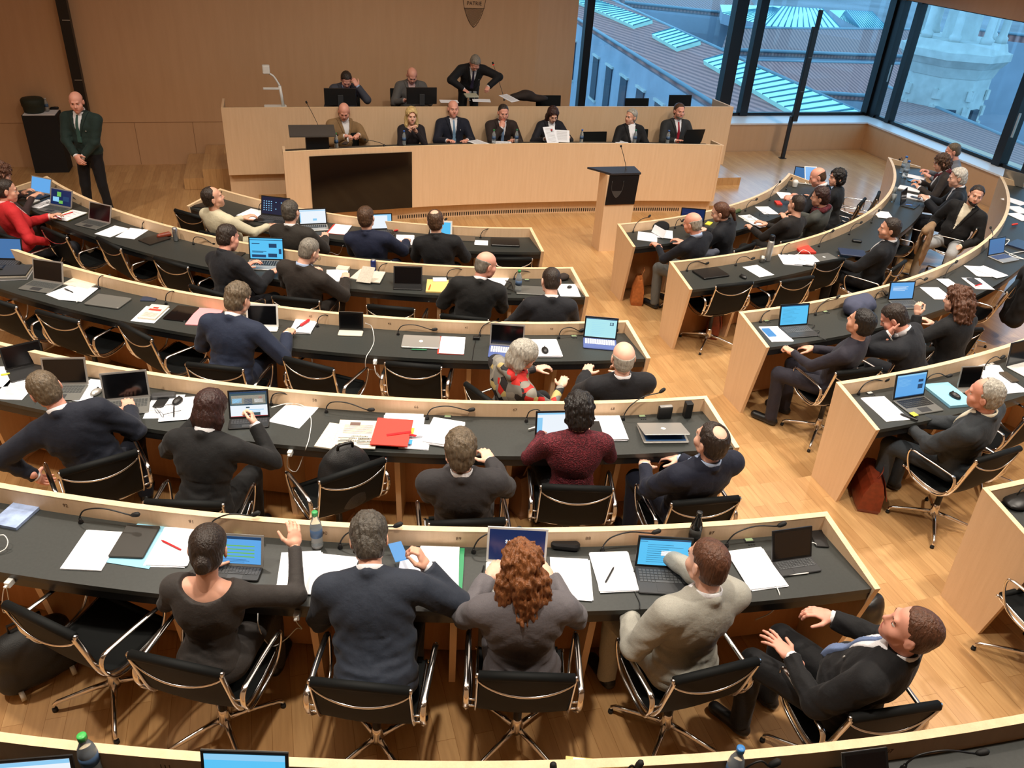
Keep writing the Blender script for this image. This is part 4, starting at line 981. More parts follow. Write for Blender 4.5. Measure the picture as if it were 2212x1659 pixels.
# front row
person(460, 427, Z[1], 'person in a cream sweater leaning far back in the front row', (206, 198, 170), 'sweater', 'b', ('receding', 'dark'), lean=4, w=1.16, belly=.03, hy=-30, yaw=-12, side=6, L=((-.14, .34, .80), None, None, 'relax'), R=((.26, .36, .80), (.3, .8, 0), None, 'relax'), watch='R', trouser=(186, 178, 152), shirt='none')
person(628, 457, Z[1], 'person in a dark brown suit before a pale lit laptop', (50, 46, 42), 'jacket', 'a', ('short', 'salt'), lean=12, w=1.06, hp=8)
person(791, 470, Z[1], 'person in a navy jacket before a bright white laptop screen', (30, 36, 58), 'jacket', 'a', ('short', 'brown'), lean=12, w=1.1, hp=6, shirt='none', R=((.26, .38, .79), None, None, 'relax'))
person(941, 478, Z[1], 'person in a black jacket before a small white tablet', (28, 28, 30), 'jacket', 'a', ('spot', 'brown'), lean=12, w=1.06, hp=6, shirt='none')
person(1496, 482, Z[1], 'bald person in a navy pullover turning newspaper pages', (22, 25, 34), 'sweater', 'r', ('ring', 'lgrey'), lean=18, w=1.05, yaw=12, hy=14, hp=8, L=((-.20, .42, .79), (.1, .9, 0), None, 'relax'), shirt='blue', trouser=(96, 98, 96))
person(1556, 458, Z[1], 'person with a brown ponytail in a dark jacket', (24, 26, 32), 'jacket', 'a', ('pony', 'rbrown'), lean=12, fem=True, w=1.06, yaw=20, hy=20, hp=10, shirt='none')
person(1721, 442, Z[1], 'person with cropped hair in a wide brown-black jumper', (34, 30, 28), 'sweater', 'b', ('crop', 'dark'), lean=10, w=1.16, belly=.03, hp=10, hy=-10, shirt='none')
person(1772, 425, Z[1], 'person with full dark hair in a grey sweater and red collar', (74, 76, 72), 'sweater', 'b', ('full', 'dred'), lean=12, w=1.0, hp=10, hy=20, shirt='none', scarf='maroon_boucle')
person(1766, 382, Z[1], 'person with a bald head and white collar holding a lit tablet', (24, 26, 32), 'jacket', 'r', ('ring', 'brown'), lean=10, w=1.02, hp=16, hy=24, glasses=True, L=((-.22, .36, .84), (-.2, .9, 0), (.5, 0, -.5), 'grip'), clen=.012)
person(1808, 384, Z[1], 'person with wavy black hair in a black coat at the far end', (20, 22, 26), 'sweater', 'b', ('shag', 'black'), lean=4, fem=True, w=1.05, hy=40, shirt='none')
person(1922, 494, Z[2], 'person in a black suit and spectacles holding a dark blue laptop', (26, 28, 32), 'jacket', 'b', ('short', 'dark'), lean=4, w=1.05, yaw=10, hy=24, hp=10, glasses=True, L=((-.16, .34, .70), (0, .9, .1), (.7, 0, -.4), 'grip'), R=((.10, .32, .70), (-.5, .8, 0), (-.3, 0, -.9), 'relax'))
person(2108, 422, Z[2], 'smiling person in a black jacket and pale trousers turned to the camera', (26, 26, 28), 'jacket', 'b', ('short', 'dark'), lean=-14, w=1.05, belly=.03, abs_yaw=118, hy=26, hp=-4, shirt='cream', trouser=(168, 170, 172), beard='dark', knees=(.18, .42), L=((-.20, .26, .58), (.2, .8, -.3), None, 'relax'), R=((.26, .20, .60), (-.3, .8, -.3), None, 'relax'), cdy=-.08)
person(2068, 384, Z[2], 'white haired person in a black suit with hands over the desk', (22, 25, 32), 'jacket', 'a', ('full', 'white'), lean=12, w=1.12, hy=14, L=((-.16, .42, .84), None, None, 'relax'), R=((.14, .42, .80), None, None, 'relax'))
person(2034, 352, Z[2], 'person with brown curls and a maroon scarf', (50, 44, 42), 'jacket', 'b', ('curly', 'brown'), lean=12, fem=True, w=1.05, hy=10, hp=10, scarf='maroon_boucle')
person(2058, 327, Z[2], 'person with cropped grey hair and spectacles in a blue-grey shirt', (108, 112, 122), 'sweater', 'r', ('crop', 'greybrown'), lean=10, w=1.08, hp=6, glasses=True, shirt='none')
person(1860, 697, Z[3], 'person with black hair in a plum-grey sweater twisting to a neighbour', (44, 42, 52), 'sweater', 'b', ('short', 'black'), lean=6, w=1.04, yaw=26, hy=-10, hp=2, L=((-.12, .36, .74), (.1, .9, .2), None, 'fist'), R=((.16, .30, .70), (-.3, .8, 0), None, 'relax'), shirt='none')
person(1930, 687, Z[3], 'person in a dark suit with a steel watch and a hand at the chin', (26, 28, 34), 'jacket', 'r', ('short', 'dark'), lean=14, w=1.05, yaw=24, hy=16, hp=6, L=((-.18, .30, .98), (.6, .1, .6), (.2, -1, 0), 'relax', (-.6, .2, -1)), R=((-.30, .44, .80), (-.4, .8, 0), None, 'relax'), watch='L')
person(2068, 648, Z[3], 'person with a mass of curly brown hair in a black coat on the phone', (22, 22, 24), 'coat', 'a', ('bigcurl', 'rbrown'), lean=10, fem=True, w=1.12, hy=20, shirt='none', L=((-.30, .26, 1.02), (-.1, .3, .9), (.9, 0, 0), 'grip', (-.7, 0, -1)))
person(2128, 852, Z[4], 'person with thin grey hair in a charcoal suit hands joined on the lap', (48, 52, 56), 'jacket', 'r', ('receding', 'lgrey'), lean=2, w=1.1, yaw=18, hy=12, hp=8, shirt='cream', trouser=(54, 60, 66), L=((-.08, .34, .68), (.4, .8, 0), None, 'relax'), R=((.06, .34, .69), (-.5, .8, 0), None, 'relax'))
# tribune, lower bench and upper bench; they look into the hall
ZL, ZU = .165, .47
def sit(px, py, z, label, **k):
    k.setdefault('abs_yaw', 180); k.setdefault('sc', 1.03)
    return person(px, py, z, label, **k)
sit(743, 241, ZL, 'person in a tan jacket and striped shirt looking down at a phone', col=(140, 112, 78), hair=('ring', 'brown'), sk='r', w=1.12, belly=.04, lean=8, hy=-18, hp=22, abs_yaw=194, glasses=True, L=((-.10, .38, .86), (.5, .7, 0), None, 'grip'), R=((.10, .38, .86), (-.5, .7, 0), None, 'grip'))
sit(889, 250, ZL, 'person with blond shoulder-length hair in a black dress with clasped hands', col=(34, 28, 32), cl='dress', hair=('blond', 'blond'), sk='a', fem=True, w=.95, lean=4, shirt='none', vneck=.12, L=((-.04, .24, .98), (.4, .3, .8), None, 'relax'), R=((.05, .24, 1.0), (-.5, .3, .8), None, 'relax'))
sit(979, 235, ZL, 'person in a navy suit with a pale blue tie facing the hall', col=(26, 30, 44), hair=('ring', 'dark'), sk='r', w=1.08, lean=0, tie=(112, 146, 176), pin=True)
sit(1087, 243, ZL, 'person in a dark brown suit with a hand over the mouth', col=(48, 38, 36), hair=('crop', 'dark'), sk='r', w=1.04, lean=12, glasses=True, tie=(120, 150, 190), R=((.04, .27, .97), (-.05, -.1, 1), (0, -1, 0), 'fist', (.6, .6, -1)))
sit(1194, 248, ZL, 'person with long dark brown hair reading loose sheets', col=(30, 30, 38), hair=('longhair', 'dred'), sk='a', fem=True, w=1.0, lean=4, hp=22, shirt='white', R=((.18, .36, .84), (0, .6, .4), None, 'grip'), L=((-.18, .36, .86), (0, .6, .4), None, 'grip'))
sit(1363, 252, ZL, 'person with short silver hair and an open white collar', col=(24, 24, 26), hair=('short', 'lgrey'), sk='b', fem=True, w=1.1, lean=4, hy=-62, clen=.02, abs_yaw=178)
sit(1467, 240, ZL, 'person with spectacles, grey beard and a dark red tie', col=(44, 46, 48), hair=('short', 'brown'), sk='r', w=1.08, lean=2, glasses=True, tie=(150, 26, 44), beard='grey', abs_yaw=182)
sit(748, 172, ZU, 'person in a grey suit pressing a hand to the forehead', col=(70, 72, 82), hair=('short', 'dark'), sk='r', w=1.06, lean=18, hp=24, glasses=True, shirt='blue', tie=(50, 60, 90), L=((-.16, .34, 1.04), (.45, -.25, .8), (.3, -.6, 0), 'relax', (-.9, .5, -1.2)))
sit(890, 163, ZU, 'bald person in a grey jacket behind the second monitor', col=(96, 94, 92), hair=('ring', 'brown'), sk='r', w=1.06, lean=10, hp=26, shirt='pink', glasses=True)
person(1026, 136, ZU, 'standing person in a black suit bowing over a small book', (24, 24, 26), 'jacket', 'r', ('short', 'grey'), abs_yaw=180, lean=34, hp=22, w=1.08, stand=True, hipz=.90, legs=True, tie=(54, 50, 76), pin=True, glasses=True, L=((-.23, .42, 1.02), (.3, .7, -.3), None, 'fist', (-1, .1, .2)), R=((.18, .44, .98), (-.4, .8, -.1), None, 'grip', (1, .1, .2)), sc=1.03)
person(165, 220, FL, 'bald standing guard in a dark green blazer with joined hands', (34, 50, 46), 'jacket', 'r', ('ring', 'brown'), abs_yaw=160, lean=2, w=1.12, stand=True, hipz=.93, hy=18, hp=10, tie=(54, 84, 78), pin=True, trouser=(22, 22, 26), L=((-.02, .20, .90), (.5, .3, -.8), (0, -1, 0), 'fist', (-1, -.3, 0)), R=((.03, .24, .93), (-.6, .3, -.6), (0, -1, 0), 'relax', (1, -.3, 0)), sc=1.06)
# ================================================================ things on the desks
TZ = [None]+[ZZ(i)+HT for i in range(1, 8)]
def fr(x1, y1, x2, y2, z):
    """place and turn from the middle of the near edge and the middle of the far edge"""
    a, b = at(x1, y1, z), at(x2, y2, z)
    return (a+b)/2, math.atan2(b[1]-a[1], b[0]-a[0])-PI/2, math.hypot(*(b-a)[:2])
def col(name, c, r=.5, **k): return mat(name, S(*c), r, **k)
def shade(name, c, e=1.0): return mat(name, S(12, 12, 14), .25, emit=S(*c), estr=e)
SCR = dict(off=mat('screen_off', S(12, 12, 14), .12, spec=.6), blue=shade('screen_blue', (92, 196, 246)), white=shade('screen_white', (236, 244, 252)), navy=shade('screen_navy', (24, 44, 92), .8),
           cyan=shade('screen_cyan', (176, 232, 240)), mid=shade('screen_mid', (96, 168, 232)), desk=shade('screen_desktop', (22, 30, 62), .8), dim=shade('screen_dim', (70, 120, 176), .9))
DK = shade('content_dark', (46, 84, 130), .6); GR = shade('content_green', (120, 196, 90), .9); WH = shade('content_white', (250, 252, 255), 1.1); LB = shade('content_blue', (150, 215, 255), .9); RE = shade('content_red', (220, 50, 50), .9); PH = shade('content_photo', (70, 96, 104), .8); BR = shade('content_sand', (176, 168, 150), .8)
BODY = dict(silver=SILVER, black=BPLAST, dark=DPLAST, grey=mat('grey_alloy', S(118, 118, 114), .4, .4), white=WHITEP, blue=mat('blue_keyboard_fabric', S(74, 92, 150), .8), cream=mat('cream_cover', S(206, 200, 184), .6))
KEYM = dict(silver=BPLAST, black=mat('key_grey', S(64, 64, 66), .5), dark=mat('key_dark', S(84, 86, 88), .5), grey=mat('key_slate', S(72, 74, 74), .5), white=WHITEP, blue=mat('key_paleblue', S(150, 162, 196), .6), cream=WHITEP)
def laptop(x1, y1, x2, y2, n, label, scr='off', body='grey', lid=108, w=.31, d=.21, content=None, z=None, name='laptop', key=None, logo=None, bezel='black', tall=None, keys=True, th=.012, bz=.012):
    """near edge of the keyboard half -> hinge"""
    z0 = TZ[n] if z is None else z; c, a, _ = fr(x1, y1, x2, y2, z0); h = at(x2, y2, z0)
    ox, oy = h[0]+math.sin(a)*d/2, h[1]-math.cos(a)*d/2
    t = thing(name, label, 'tablet' if name.startswith('tablet') else 'laptop', (ox, oy, z0+.001), a)
    mb = MB(); mb.box(0, 0, th/2, w, d, th, b=.012); mb.build('keyboard_base', BODY[body], t)
    if keys:
        mb = MB(); kw = (w*.90)/13; kr = (d*.50)/5
        for r in range(5):
            for k in range(13):
                if r == 4 and 4 <= k <= 8:
                    if k == 6: mb.box(0, d*.5-d*.10-kr*(r+.5), th+.001, kw*4.8, kr*.8, .002)
                    continue
                mb.box((k-6)*kw, d*.5-d*.10-kr*(r+.5), th+.001, kw*.80, kr*.78, .002)
        mb.build('keys', key or KEYM[body], t)
        mb = MB(); mb.box(0, -d*.30, th+.0004, w*.32, d*.27, .001); mb.build('touchpad', BODY['dark' if body in ('grey', 'black', 'dark') else body], t)
    H = tall or d*.96; L_ = Matrix.Translation((0, d/2-.003, th)) @ Matrix.Rotation(-math.radians(lid-90), 4, 'X')
    mb = MB(); mb.M = L_; mb.slab([(-w/2, 0, 0), (w/2, 0, 0), (w/2, 0, H), (-w/2, 0, H)], [(-w/2, .007, 0), (w/2, .007, 0), (w/2, .007, H), (-w/2, .007, H)])
    ld = mb.build('lid', BODY[bezel] if bezel in BODY else BPLAST, t)
    mb = MB(); mb.M = L_; mb.add([(-w/2+bz, -.0012, bz*1.2), (w/2-bz, -.0012, bz*1.2), (w/2-bz, -.0012, H-bz), (-w/2+bz, -.0012, H-bz)], [(0, 1, 2, 3)]); mb.build('display', SCR[scr], ld)
    if body != bezel:
        mb = MB(); mb.M = L_; mb.slab([(-w/2, .0072, 0), (w/2, .0072, 0), (w/2, .0072, H), (-w/2, .0072, H)], [(-w/2, .0095, 0), (w/2, .0095, 0), (w/2, .0095, H), (-w/2, .0095, H)]); mb.build('back_cover', BODY[body], ld)
    if content:
        mats = []; mb = MB(); mb.M = L_; W2, H2 = w-2*bz, H-bz*2.2
        for (u0, v0, u1, v1, m) in content:
            if m not in mats: mats.append(m)
            mb.m = mats.index(m); x0, x1_, y0, y1_ = -W2/2+u0*W2, -W2/2+u1*W2, bz*1.2+v0*H2, bz*1.2+v1*H2
            mb.add([(x0, -.0018, y0), (x1_, -.0018, y0), (x1_, -.0018, y1_), (x0, -.0018, y1_)], [(0, 1, 2, 3)])
        mb.build('screen_content', mats, ld)
    if logo:
        text(logo, .028, WH, ld, L_ @ Matrix.Translation((0, -.0022, H*.60)) @ UP, 'logo', .0002, bold=.0008)
        mb = MB(); mb.M = L_
        mb.tube([(.058*math.cos(q/24*2*PI), -.002, H*.60+.020*math.sin(q/24*2*PI)+.010*math.cos(q/24*2*PI)) for q in range(25)], .0016, 5); mb.build('logo_ring', LB, ld)
    return t
def lines(n_, u0=.08, u1=.9, v0=.1, v1=.85, m=DK, th=.012, vary=True, s=3):
    r = random.Random(s); return [(u0, v0+(v1-v0)*i/n_, u0+(u1-u0)*(r.uniform(.55, 1) if vary else 1), v0+(v1-v0)*i/n_+th, m) for i in range(n_)]
def flat(x1, y1, x2, y2, n, name, label, cat, m, w=.21, L=.297, h=.002, dz=0.0, z=None, b=0.0, group=None, extra=None):
    z0 = (TZ[n] if z is None else z)+dz; c, a, _ = fr(x1, y1, x2, y2, z0); mb = MB(); mb.box(0, 0, h/2, w, L, h, b=b)
    o = mb.build(name, m, None, (c[0], c[1], z0+.001), a); tag(o, label, cat, group)
    if extra: extra(o, w, L, h)
    return o
def paper(x1, y1, x2, y2, n, label, k=3, ln=0, dz=0.0, w=.21, L=.297, m=None, group=None, name='paper_sheets', h=None, z=None, cl='paper'):
    z0 = (TZ[n] if z is None else z)+dz; c, a, _ = fr(x1, y1, x2, y2, z0); mb = MB(); r = random.Random(int(x1*7+y1)); zz = 0.0; hh = h or .0022
    for i in range(k):
        mb.box(r.uniform(-.006, .006), r.uniform(-.006, .006), zz+hh/2, w, L, hh*.9, rz=r.uniform(-.04, .04)*(1 if i < k-1 else 0)); zz += hh
    o = mb.build(name, m or PAPER, None, (c[0], c[1], z0+.001), a); tag(o, label, cl, group)
    if ln:
        mb = MB(); r = random.Random(ln)
        for i in range(ln):
            y = L*.38-L*.72*i/max(ln, 1); e = r.uniform(.45, .8)*w
            mb.box(-w*.4+e/2, y, zz+.0006, e, .0028, .0004)
        mb.build('print', INK, o)
    return o
def mic(bx, by, tx, ty, n, label, up=.10, z=None, zt=None, arch=.07, r=.0042):
    """gooseneck microphone: foot on the table, tip seen at tx, ty and 'up' above the rim's height"""
    z0 = TZ[n] if z is None else z; b = at(bx, by, z0); r0 = math.hypot(b[0], b[1]); k = min(max(r0, RR(n)+.062), RR(n)+.45)/r0; b = np.array([b[0]*k, b[1]*k, b[2]])
    if abs(b[0]) < .72 and n < 6: b[0] = math.copysign(.72, bx-900 if n == 1 else b[0])
    t_ = at(tx, ty, (z0+up) if zt is None else zt)
    t = thing('gooseneck_microphone', label, 'microphone', (b[0], b[1], z0+.001), 0, 'gooseneck microphones along the desk rims')
    e = Vector((t_[0]-b[0], t_[1]-b[1], t_[2]-z0)); L = e.length
    if L > .5: e = e*(.5/L)
    hd = e.normalized()
    P = spl([(0, 0, 0.012), (e.x*.02, e.y*.02, arch*.6+.01), (e.x*.14, e.y*.14, arch+e.z*.15+.012), (e.x*.45, e.y*.45, arch*.8+e.z*.5+.01), tuple(e-hd*.05)], 5)
    mb = MB(); mb.lathe([(.014, 0), (.014, .008), (.009, .014), (.008, .03)], 12); mb.build('foot', BPLAST, t)
    mb = MB(); mb.tube(P, r, 7); mb.build('gooseneck', BPLAST, t)
    mb = MB(); q = e-hd*.05; mb.tube([tuple(q), tuple(q+hd*.012), tuple(q+hd*.03), tuple(q+hd*.046), tuple(q+hd*.055)], [.006, .0125, .0145, .0135, .006], 12); mb.build('head', RUBBER, t)
    return t
def bottle(x, y, n, label, h=.235, r=.033, capc=(60, 160, 90), water=(198, 214, 218), z=None, lab=(70, 96, 130), dark=False, group=None):
    z0 = TZ[n] if z is None else z; p = at(x, y, z0); t = thing('water_bottle', label, 'bottle', (p[0], p[1], z0+.001), rnd.uniform(0, 6), group)
    m = BODYG if not dark else mat('dark_bottle', S(26, 26, 26), .15)
    mb = MB(); mb.lathe([(r*.5, .0), (r*.96, .004), (r, .02), (r*.94, h*.25), (r, h*.32), (r, h*.58), (r*.85, h*.70), (r*.48, h*.84), (r*.40, h*.90), (r*.40, h*.92)], 18); mb.build('body', m, t)
    mb = MB(); mb.lathe([(r*1.01, h*.34), (r*1.01, h*.56)], 18); mb.build('label_band', col('band_%d' % lab[0], lab, .5), t)
    mb = MB(); mb.lathe([(r*.5, h*.91), (r*.5, h), (r*.44, h*1.01)], 16); mb.build('cap', col('cap_%d_%d' % capc[:2], capc, .4), t)
    return t
BODYG = bpy.data.materials.new('clear_plastic'); BODYG.use_nodes = True
_b = BODYG.node_tree.nodes['Principled BSDF']; _b.inputs['Base Color'].default_value = (.82, .9, .93, 1); _b.inputs['Roughness'].default_value = .08; _b.inputs['Transmission Weight'].default_value = .75; _b.inputs['IOR'].default_value = 1.2
def rod(x1, y1, x2, y2, n, name, label, cat, m, r=.004, dz=.004, z=None, tipm=None):
    z0 = (TZ[n] if z is None else z)+dz; a, b = at(x1, y1, z0), at(x2, y2, z0); d = b-a; L = np.linalg.norm(d); b = a+d*min(1, .15/L) if L > .15 else b
    mb = MB(); q = [a+(b-a)*f for f in (0, .08, .1, .9, 1)]; o_ = (a+b)/2
    mb.tube([tuple(v-o_) for v in q], [r*.4, r*.8, r, r, r*.8], 8); o = mb.build(name, m, None, tuple(o_+np.array([0, 0, r]))); return tag(o, label, cat)
def cable(pts, label, m, r=.003, name='cable', seg=6, cat='cable'):
    """pts = (px, py, z)"""
    P = [at(*p) for p in pts]; o_ = P[0]; mb = MB(); mb.tube(spl([tuple(p-o_) for p in P], 7), r, seg); o = mb.build(name, m, None, tuple(o_)); return tag(o, label, cat)
def mouse(x, y, n, label, m=None, dz=0.0, rz=0):
    z0 = TZ[n]+dz; p = at(x, y, z0); a = math.atan2(p[0], -p[1])+rz; t = thing('computer_mouse', label, 'mouse', (p[0], p[1], z0+.001), a)
    V, F = surf([('e', (0, 0, .008), (.031, .052, .026))], .006, cut=lambda X: -X[:, 2]); link('shell', V, F, m or BPLAST, t)
    mb = MB(); mb.tube([(-.004, .028, .030), (.004, .028, .030)], .008, 12); mb.build('scroll_wheel', DPLAST, t); return t
def specs(x, y, n, label, rz=0, dz=0.0):
    z0 = TZ[n]+dz; p = at(x, y, z0); a = math.atan2(p[0], -p[1])+rz; t = thing('spectacles', label, 'glasses', (p[0], p[1], z0+.002), a)
    for q in (-1, 1):
        mb = MB(); mb.tube([(q*.034+.024*math.cos(i*PI/8), 0, .020+.018*math.sin(i*PI/8)) for i in range(17)], .002, 6); mb.build('lens_frame', BPLAST, t)
        mb = MB(); mb.tube([(q*.058, 0, .03), (q*.06, -.07, .02), (q*.055, -.13, .006)], .002, 6); mb.build('temple', BPLAST, t)
    mb = MB(); mb.tube([(-.01, 0, .024), (0, 0, .028), (.01, 0, .024)], .002, 6); mb.build('bridge', BPLAST, t); return t
def plate(x, y, n, label, m=None):
    z0 = TZ[n]; p = at(x, y, z0); a = math.atan2(p[0], -p[1]); t = thing('voting_card_reader', label, 'card reader', (p[0], p[1], z0), a, 'card readers set in the black tabletops')
    mb = MB(); mb.box(0, 0, .003, .055, .035, .006, b=.003); mb.build('housing', DPLAST, t)
    mb = MB(); mb.box(0, .003, .0065, .044, .022, .001); mb.build('face', m or col('card_green', (150, 176, 134), .5), t)
    mb = MB()
    for i in (-1, 0, 1): mb.box(i*.016, -.036, .0015, .009, .008, .003)
    mb.build('buttons', BPLAST, t)
    return t
def plug(x, y, n, label):
    """white charger plugged in under the table's edge"""
    z0 = TZ[n]-.05; p = at(x, y, z0); a = math.atan2(p[0], -p[1]); r_ = RR(n)+TD+.012; p = (r_*math.sin(a), -r_*math.cos(a)); t = thing('usb_charger', label, 'charger', (p[0], p[1], z0), a)
    mb = MB(); mb.box(0, 0, 0, .03, .05, .035, b=.006); mb.build('block', WHITEP, t)
    mb = MB(); mb.box(0, -.03, 0, .014, .02, .008); mb.build('connector', WHITEP, t); return p
def lump(x, y, z, prims, m, name, label, cat, rz=0.0, h=.014, k=.03, amp=.006, fr_=22, kids=None):
    p = at(x, y, z); V, F = surf(prims, h, k, post=lambda X, d: np.maximum(d+amp*wob(X, fr_, x % 5), -X[:, 2]))
    o = link(name, V, F, m, None, None, True, (p[0], p[1], z+.001), rz); tag(o, label, cat)
    if kids: kids(o)
    return o
# ---------------------------------------------------------------- fifth row and the rear row
RED = col('red_cover', (222, 62, 50), .6); LBLUE = col('light_blue_cover', (140, 200, 226), .6); GREEN = col('green_cover', (44, 140, 92), .5); PINK = col('pink_cover', (240, 150, 156), .6); YEL = col('yellow_cover', (226, 214, 70), .6); MANILA = col('manila_cover', (232, 196, 120), .7)
BLUEB = mat('blue_book', S(150, 170, 208), .5, noise=.35, nscale=14); CANM = mat('silver_can', S(180, 184, 190), .25, .9); REDC = col('red_plastic', (196, 26, 34), .4); BLUEP = col('blue_plastic', (34, 44, 150), .4); TAN = mat('tan_leather', S(170, 98, 48), .5, noise=.2, nscale=30); BRLEA = mat('brown_leather', S(120, 48, 26), .4, noise=.2, nscale=30)
NEWS = mat('newsprint', S(214, 206, 190), .8, noise=.10, nscale=60)
flat(22, 1128, 58, 1096, 5, 'paperback_book', 'blue and white paperback book against the rim near number 92', 'book', BLUEB, .16, .23, .018)
mic(175, 1129, 300, 1111, 5, 'microphone bent low over the tabletop below number 92', up=.12)
paper(173, 1238, 233, 1146, 5, 'two white sheets beside the black folded tablet cover', 3, 0)
flat(277, 1220, 341, 1139, 5, 'cardboard_folder', 'light blue folder under the black tablet cover', 'folder', LBLUE, .24, .32, .003)
flat(273, 1204, 310, 1140, 5, 'tablet_cover', 'closed black tablet case lying on a light blue folder', 'tablet', mat('black_cover', S(44, 42, 38), .5), .185, .255, .012, dz=.004, b=.012)
paper(356, 1226, 398, 1142, 5, 'white sheets carrying a dark red pen', 4, 0)
rod(349, 1168.5, 391, 1189, 5, 'ballpoint_pen', 'dark red pen lying across white sheets', 'pen', REDC, .0055, .01)
laptop(508, 1249, 518, 1226, 5, 'tablet with a blue page and green lines on a small keyboard', 'mid', 'black', 112, .25, .10, name='tablet', tall=.175, content=[(.0, .9, 1, 1, DK)]+[(.12, .25+i*.13, .85, .29+i*.13, GR) for i in range(4)]+lines(3, v0=.06, v1=.2), bezel='silver')
plate(511, 1160, 5, 'card reader behind the tablet of the dark bun person')
paper(641, 1294, 654, 1184, 5, 'white sheets between the bun hairstyle and the slate suit', 3, 0)
paper(700, 1287, 733, 1204, 5, 'white sheets half under the elbow of the slate suit', 2, 0, dz=.008)
bottle(686, 1181, 5, 'clear water bottle with a green cap before number 90', .245)
mic(455, 1152, 560, 1107, 5, 'microphone rising over the rim above the dark hair bun', up=.16)
mic(735, 1184, 868, 1131, 5, 'microphone pointing past the salt and pepper head below', up=.15)
flat(866, 1206, 855, 1180, 5, 'phone', 'phone with a lit screen beside the grey haired slate suit', 'phone', SCR['mid'], .07, .14, .008, dz=.09)
flat(882, 1240, 888, 1200, 5, 'notepad', 'small white pad beside the phone of the slate suit', 'notepad', PAPER, .11, .17, .006, b=.01)
flat(948, 1280, 957, 1184, 5, 'document_folder', 'green folder under a stack of white paper below number 89', 'folder', GREEN, .24, .32, .012)
paper(942, 1271, 951, 1180, 5, 'white sheets stacked on the green folder', 4, 0, dz=.014)
mic(1023, 1194, 1125, 1140, 5, 'microphone curving behind the open white laptop', up=.13)
cable([(1045, 1222, TZ[5]+.006), (1040, 1240, TZ[5]+.006), (1037, 1255, TZ[5]+.006), (1030, 1278, TZ[5]+.004), (1022, 1299, TZ[5]+.004)], 'black charging lead beside the open white laptop', BPLAST, .0035)
laptop(1114, 1296, 1114, 1218, 5, 'open white laptop showing a blue ring logo on navy', 'navy', 'white', 100, .325, .225, bezel='white', key=SILVER, logo='SAMSUNG')
flat(1220, 1196, 1221, 1172, 5, 'glasses_case', 'black and silver glasses case below number 88', 'case', BPLAST, .165, .06, .045, b=.028)
paper(1237, 1301, 1230, 1205, 5, 'blank white sheet stack between white laptop and pen sheets', 4, 0)
paper(1340, 1284, 1314, 1192, 5, 'blank white sheets with a black pen on top', 5, 0)
rod(1326, 1226, 1308, 1259, 5, 'ballpoint_pen', 'black pen lying on white sheets left of black keyboard laptop'.replace('left of', 'beside'), 'pen', BPLAST, .005, .014)
mic(1301, 1191, 1426, 1146, 5, 'microphone passing behind the black keyboard laptop', up=.13)
laptop(1441, 1291, 1429, 1229, 5, 'open black keyboard laptop with a bright blue document', 'blue', 'dark', 100, .30, .20, content=[(0, .94, 1, 1, DK), (0, .88, .15, .9, DK)]+lines(9, .16, .92, .12, .85)+[(.44, .38, .68, .56, WH)], bezel='black')
cable([(1370, 1232, TZ[5]+.004), (1363, 1252, TZ[5]+.004), (1372, 1280, TZ[5]+.004), (1381, 1300, TZ[5]+.004), (1382, 1318, TZ[5]+.0), (1380, 1345, TZ[5]-.15)], 'thin black lead running off the desk by the pen sheets', BPLAST, .0028)
bottle(1495, 1180, 5, 'dark cola bottle standing at the rim beside number 87', .25, .034, capc=(30, 30, 30), lab=(60, 60, 58), dark=True)
mic(1569, 1181, 1697, 1130, 5, 'microphone pointing to the aisle below number 87', up=.15)
plate(1618, 1168, 5, 'green card reader beside the black tablet at the aisle end')
paper(1661, 1272, 1607, 1188, 5, 'blank white sheets between pale grey suit and black tablet', 4, 0, dz=.0, w=.22, L=.30)
laptop(1731, 1240, 1709, 1211, 5, 'dark tablet on a grey keyboard cover near the aisle end', 'off', 'dark', 112, .25, .115, name='tablet', tall=.18)
rod(1693, 1245, 1768, 1236, 5, 'stylus_pencil', 'white stylus along the grey tablet keyboard', 'stylus', WHITEP, .0045, .004)
flat(1778, 1186, 1758, 1141, 5, 'smartphone', 'black phone in the corner of the fifth row desk', 'phone', BPLAST, .08, .16, .009, b=.01)
cable([(1748, 1175, TZ[5]+.01), (1756, 1172, TZ[5]+.01), (1764, 1176, TZ[5]+.01)], 'short white lead joining black tablet and black phone', WHITEP, .0025)
cable([(1678, 1268, TZ[5]+.006), (1684, 1285, TZ[5]+.0), (1680, 1303, TZ[5]-.08), (1664, 1324, TZ[5]-.2), (1632, 1339, TZ[5]-.28)], 'white lead hanging off the desk beside the pale grey suit', WHITEP, .0035)
plug(644, 1322, 5, 'white charger under the desk edge beside the slate suit')
cable([(643, 1326, TZ[5]-.06), (640, 1342, TZ[5]-.10), (652, 1358, TZ[5]-.16), (640, 1358, TZ[5]-.18), (618, 1380, TZ[5]-.26), (590, 1396, TZ[5]-.3), (570, 1380, TZ[5]-.25), (558, 1350, TZ[5]-.12), (557, 1325, TZ[5]-.06)], 'looping white lead hanging beside the slate suit', WHITEP, .0028)
plug(23, 1256, 5, 'white charger under the desk edge above the suitcase chair')
cable([(22, 1262, TZ[5]-.07), (8, 1275, TZ[5]-.12), (6, 1320, TZ[5]-.28), (22, 1322, TZ[5]-.3), (36, 1334, TZ[5]-.33), (24, 1330, TZ[5]-.33), (18, 1290, TZ[5]-.18), (14, 1268, TZ[5]-.08)], 'white lead dangling over the first fifth row chair', WHITEP, .0028)
cable([(-5, 1195, TZ[5]+.01), (12, 1185, TZ[5]+.02), (17, 1170, TZ[5]+.04), (10, 1157, TZ[5]+.06), (0, 1156, TZ[5]+.06)], 'white lead at the edge of the picture near the paperback', WHITEP, .003)
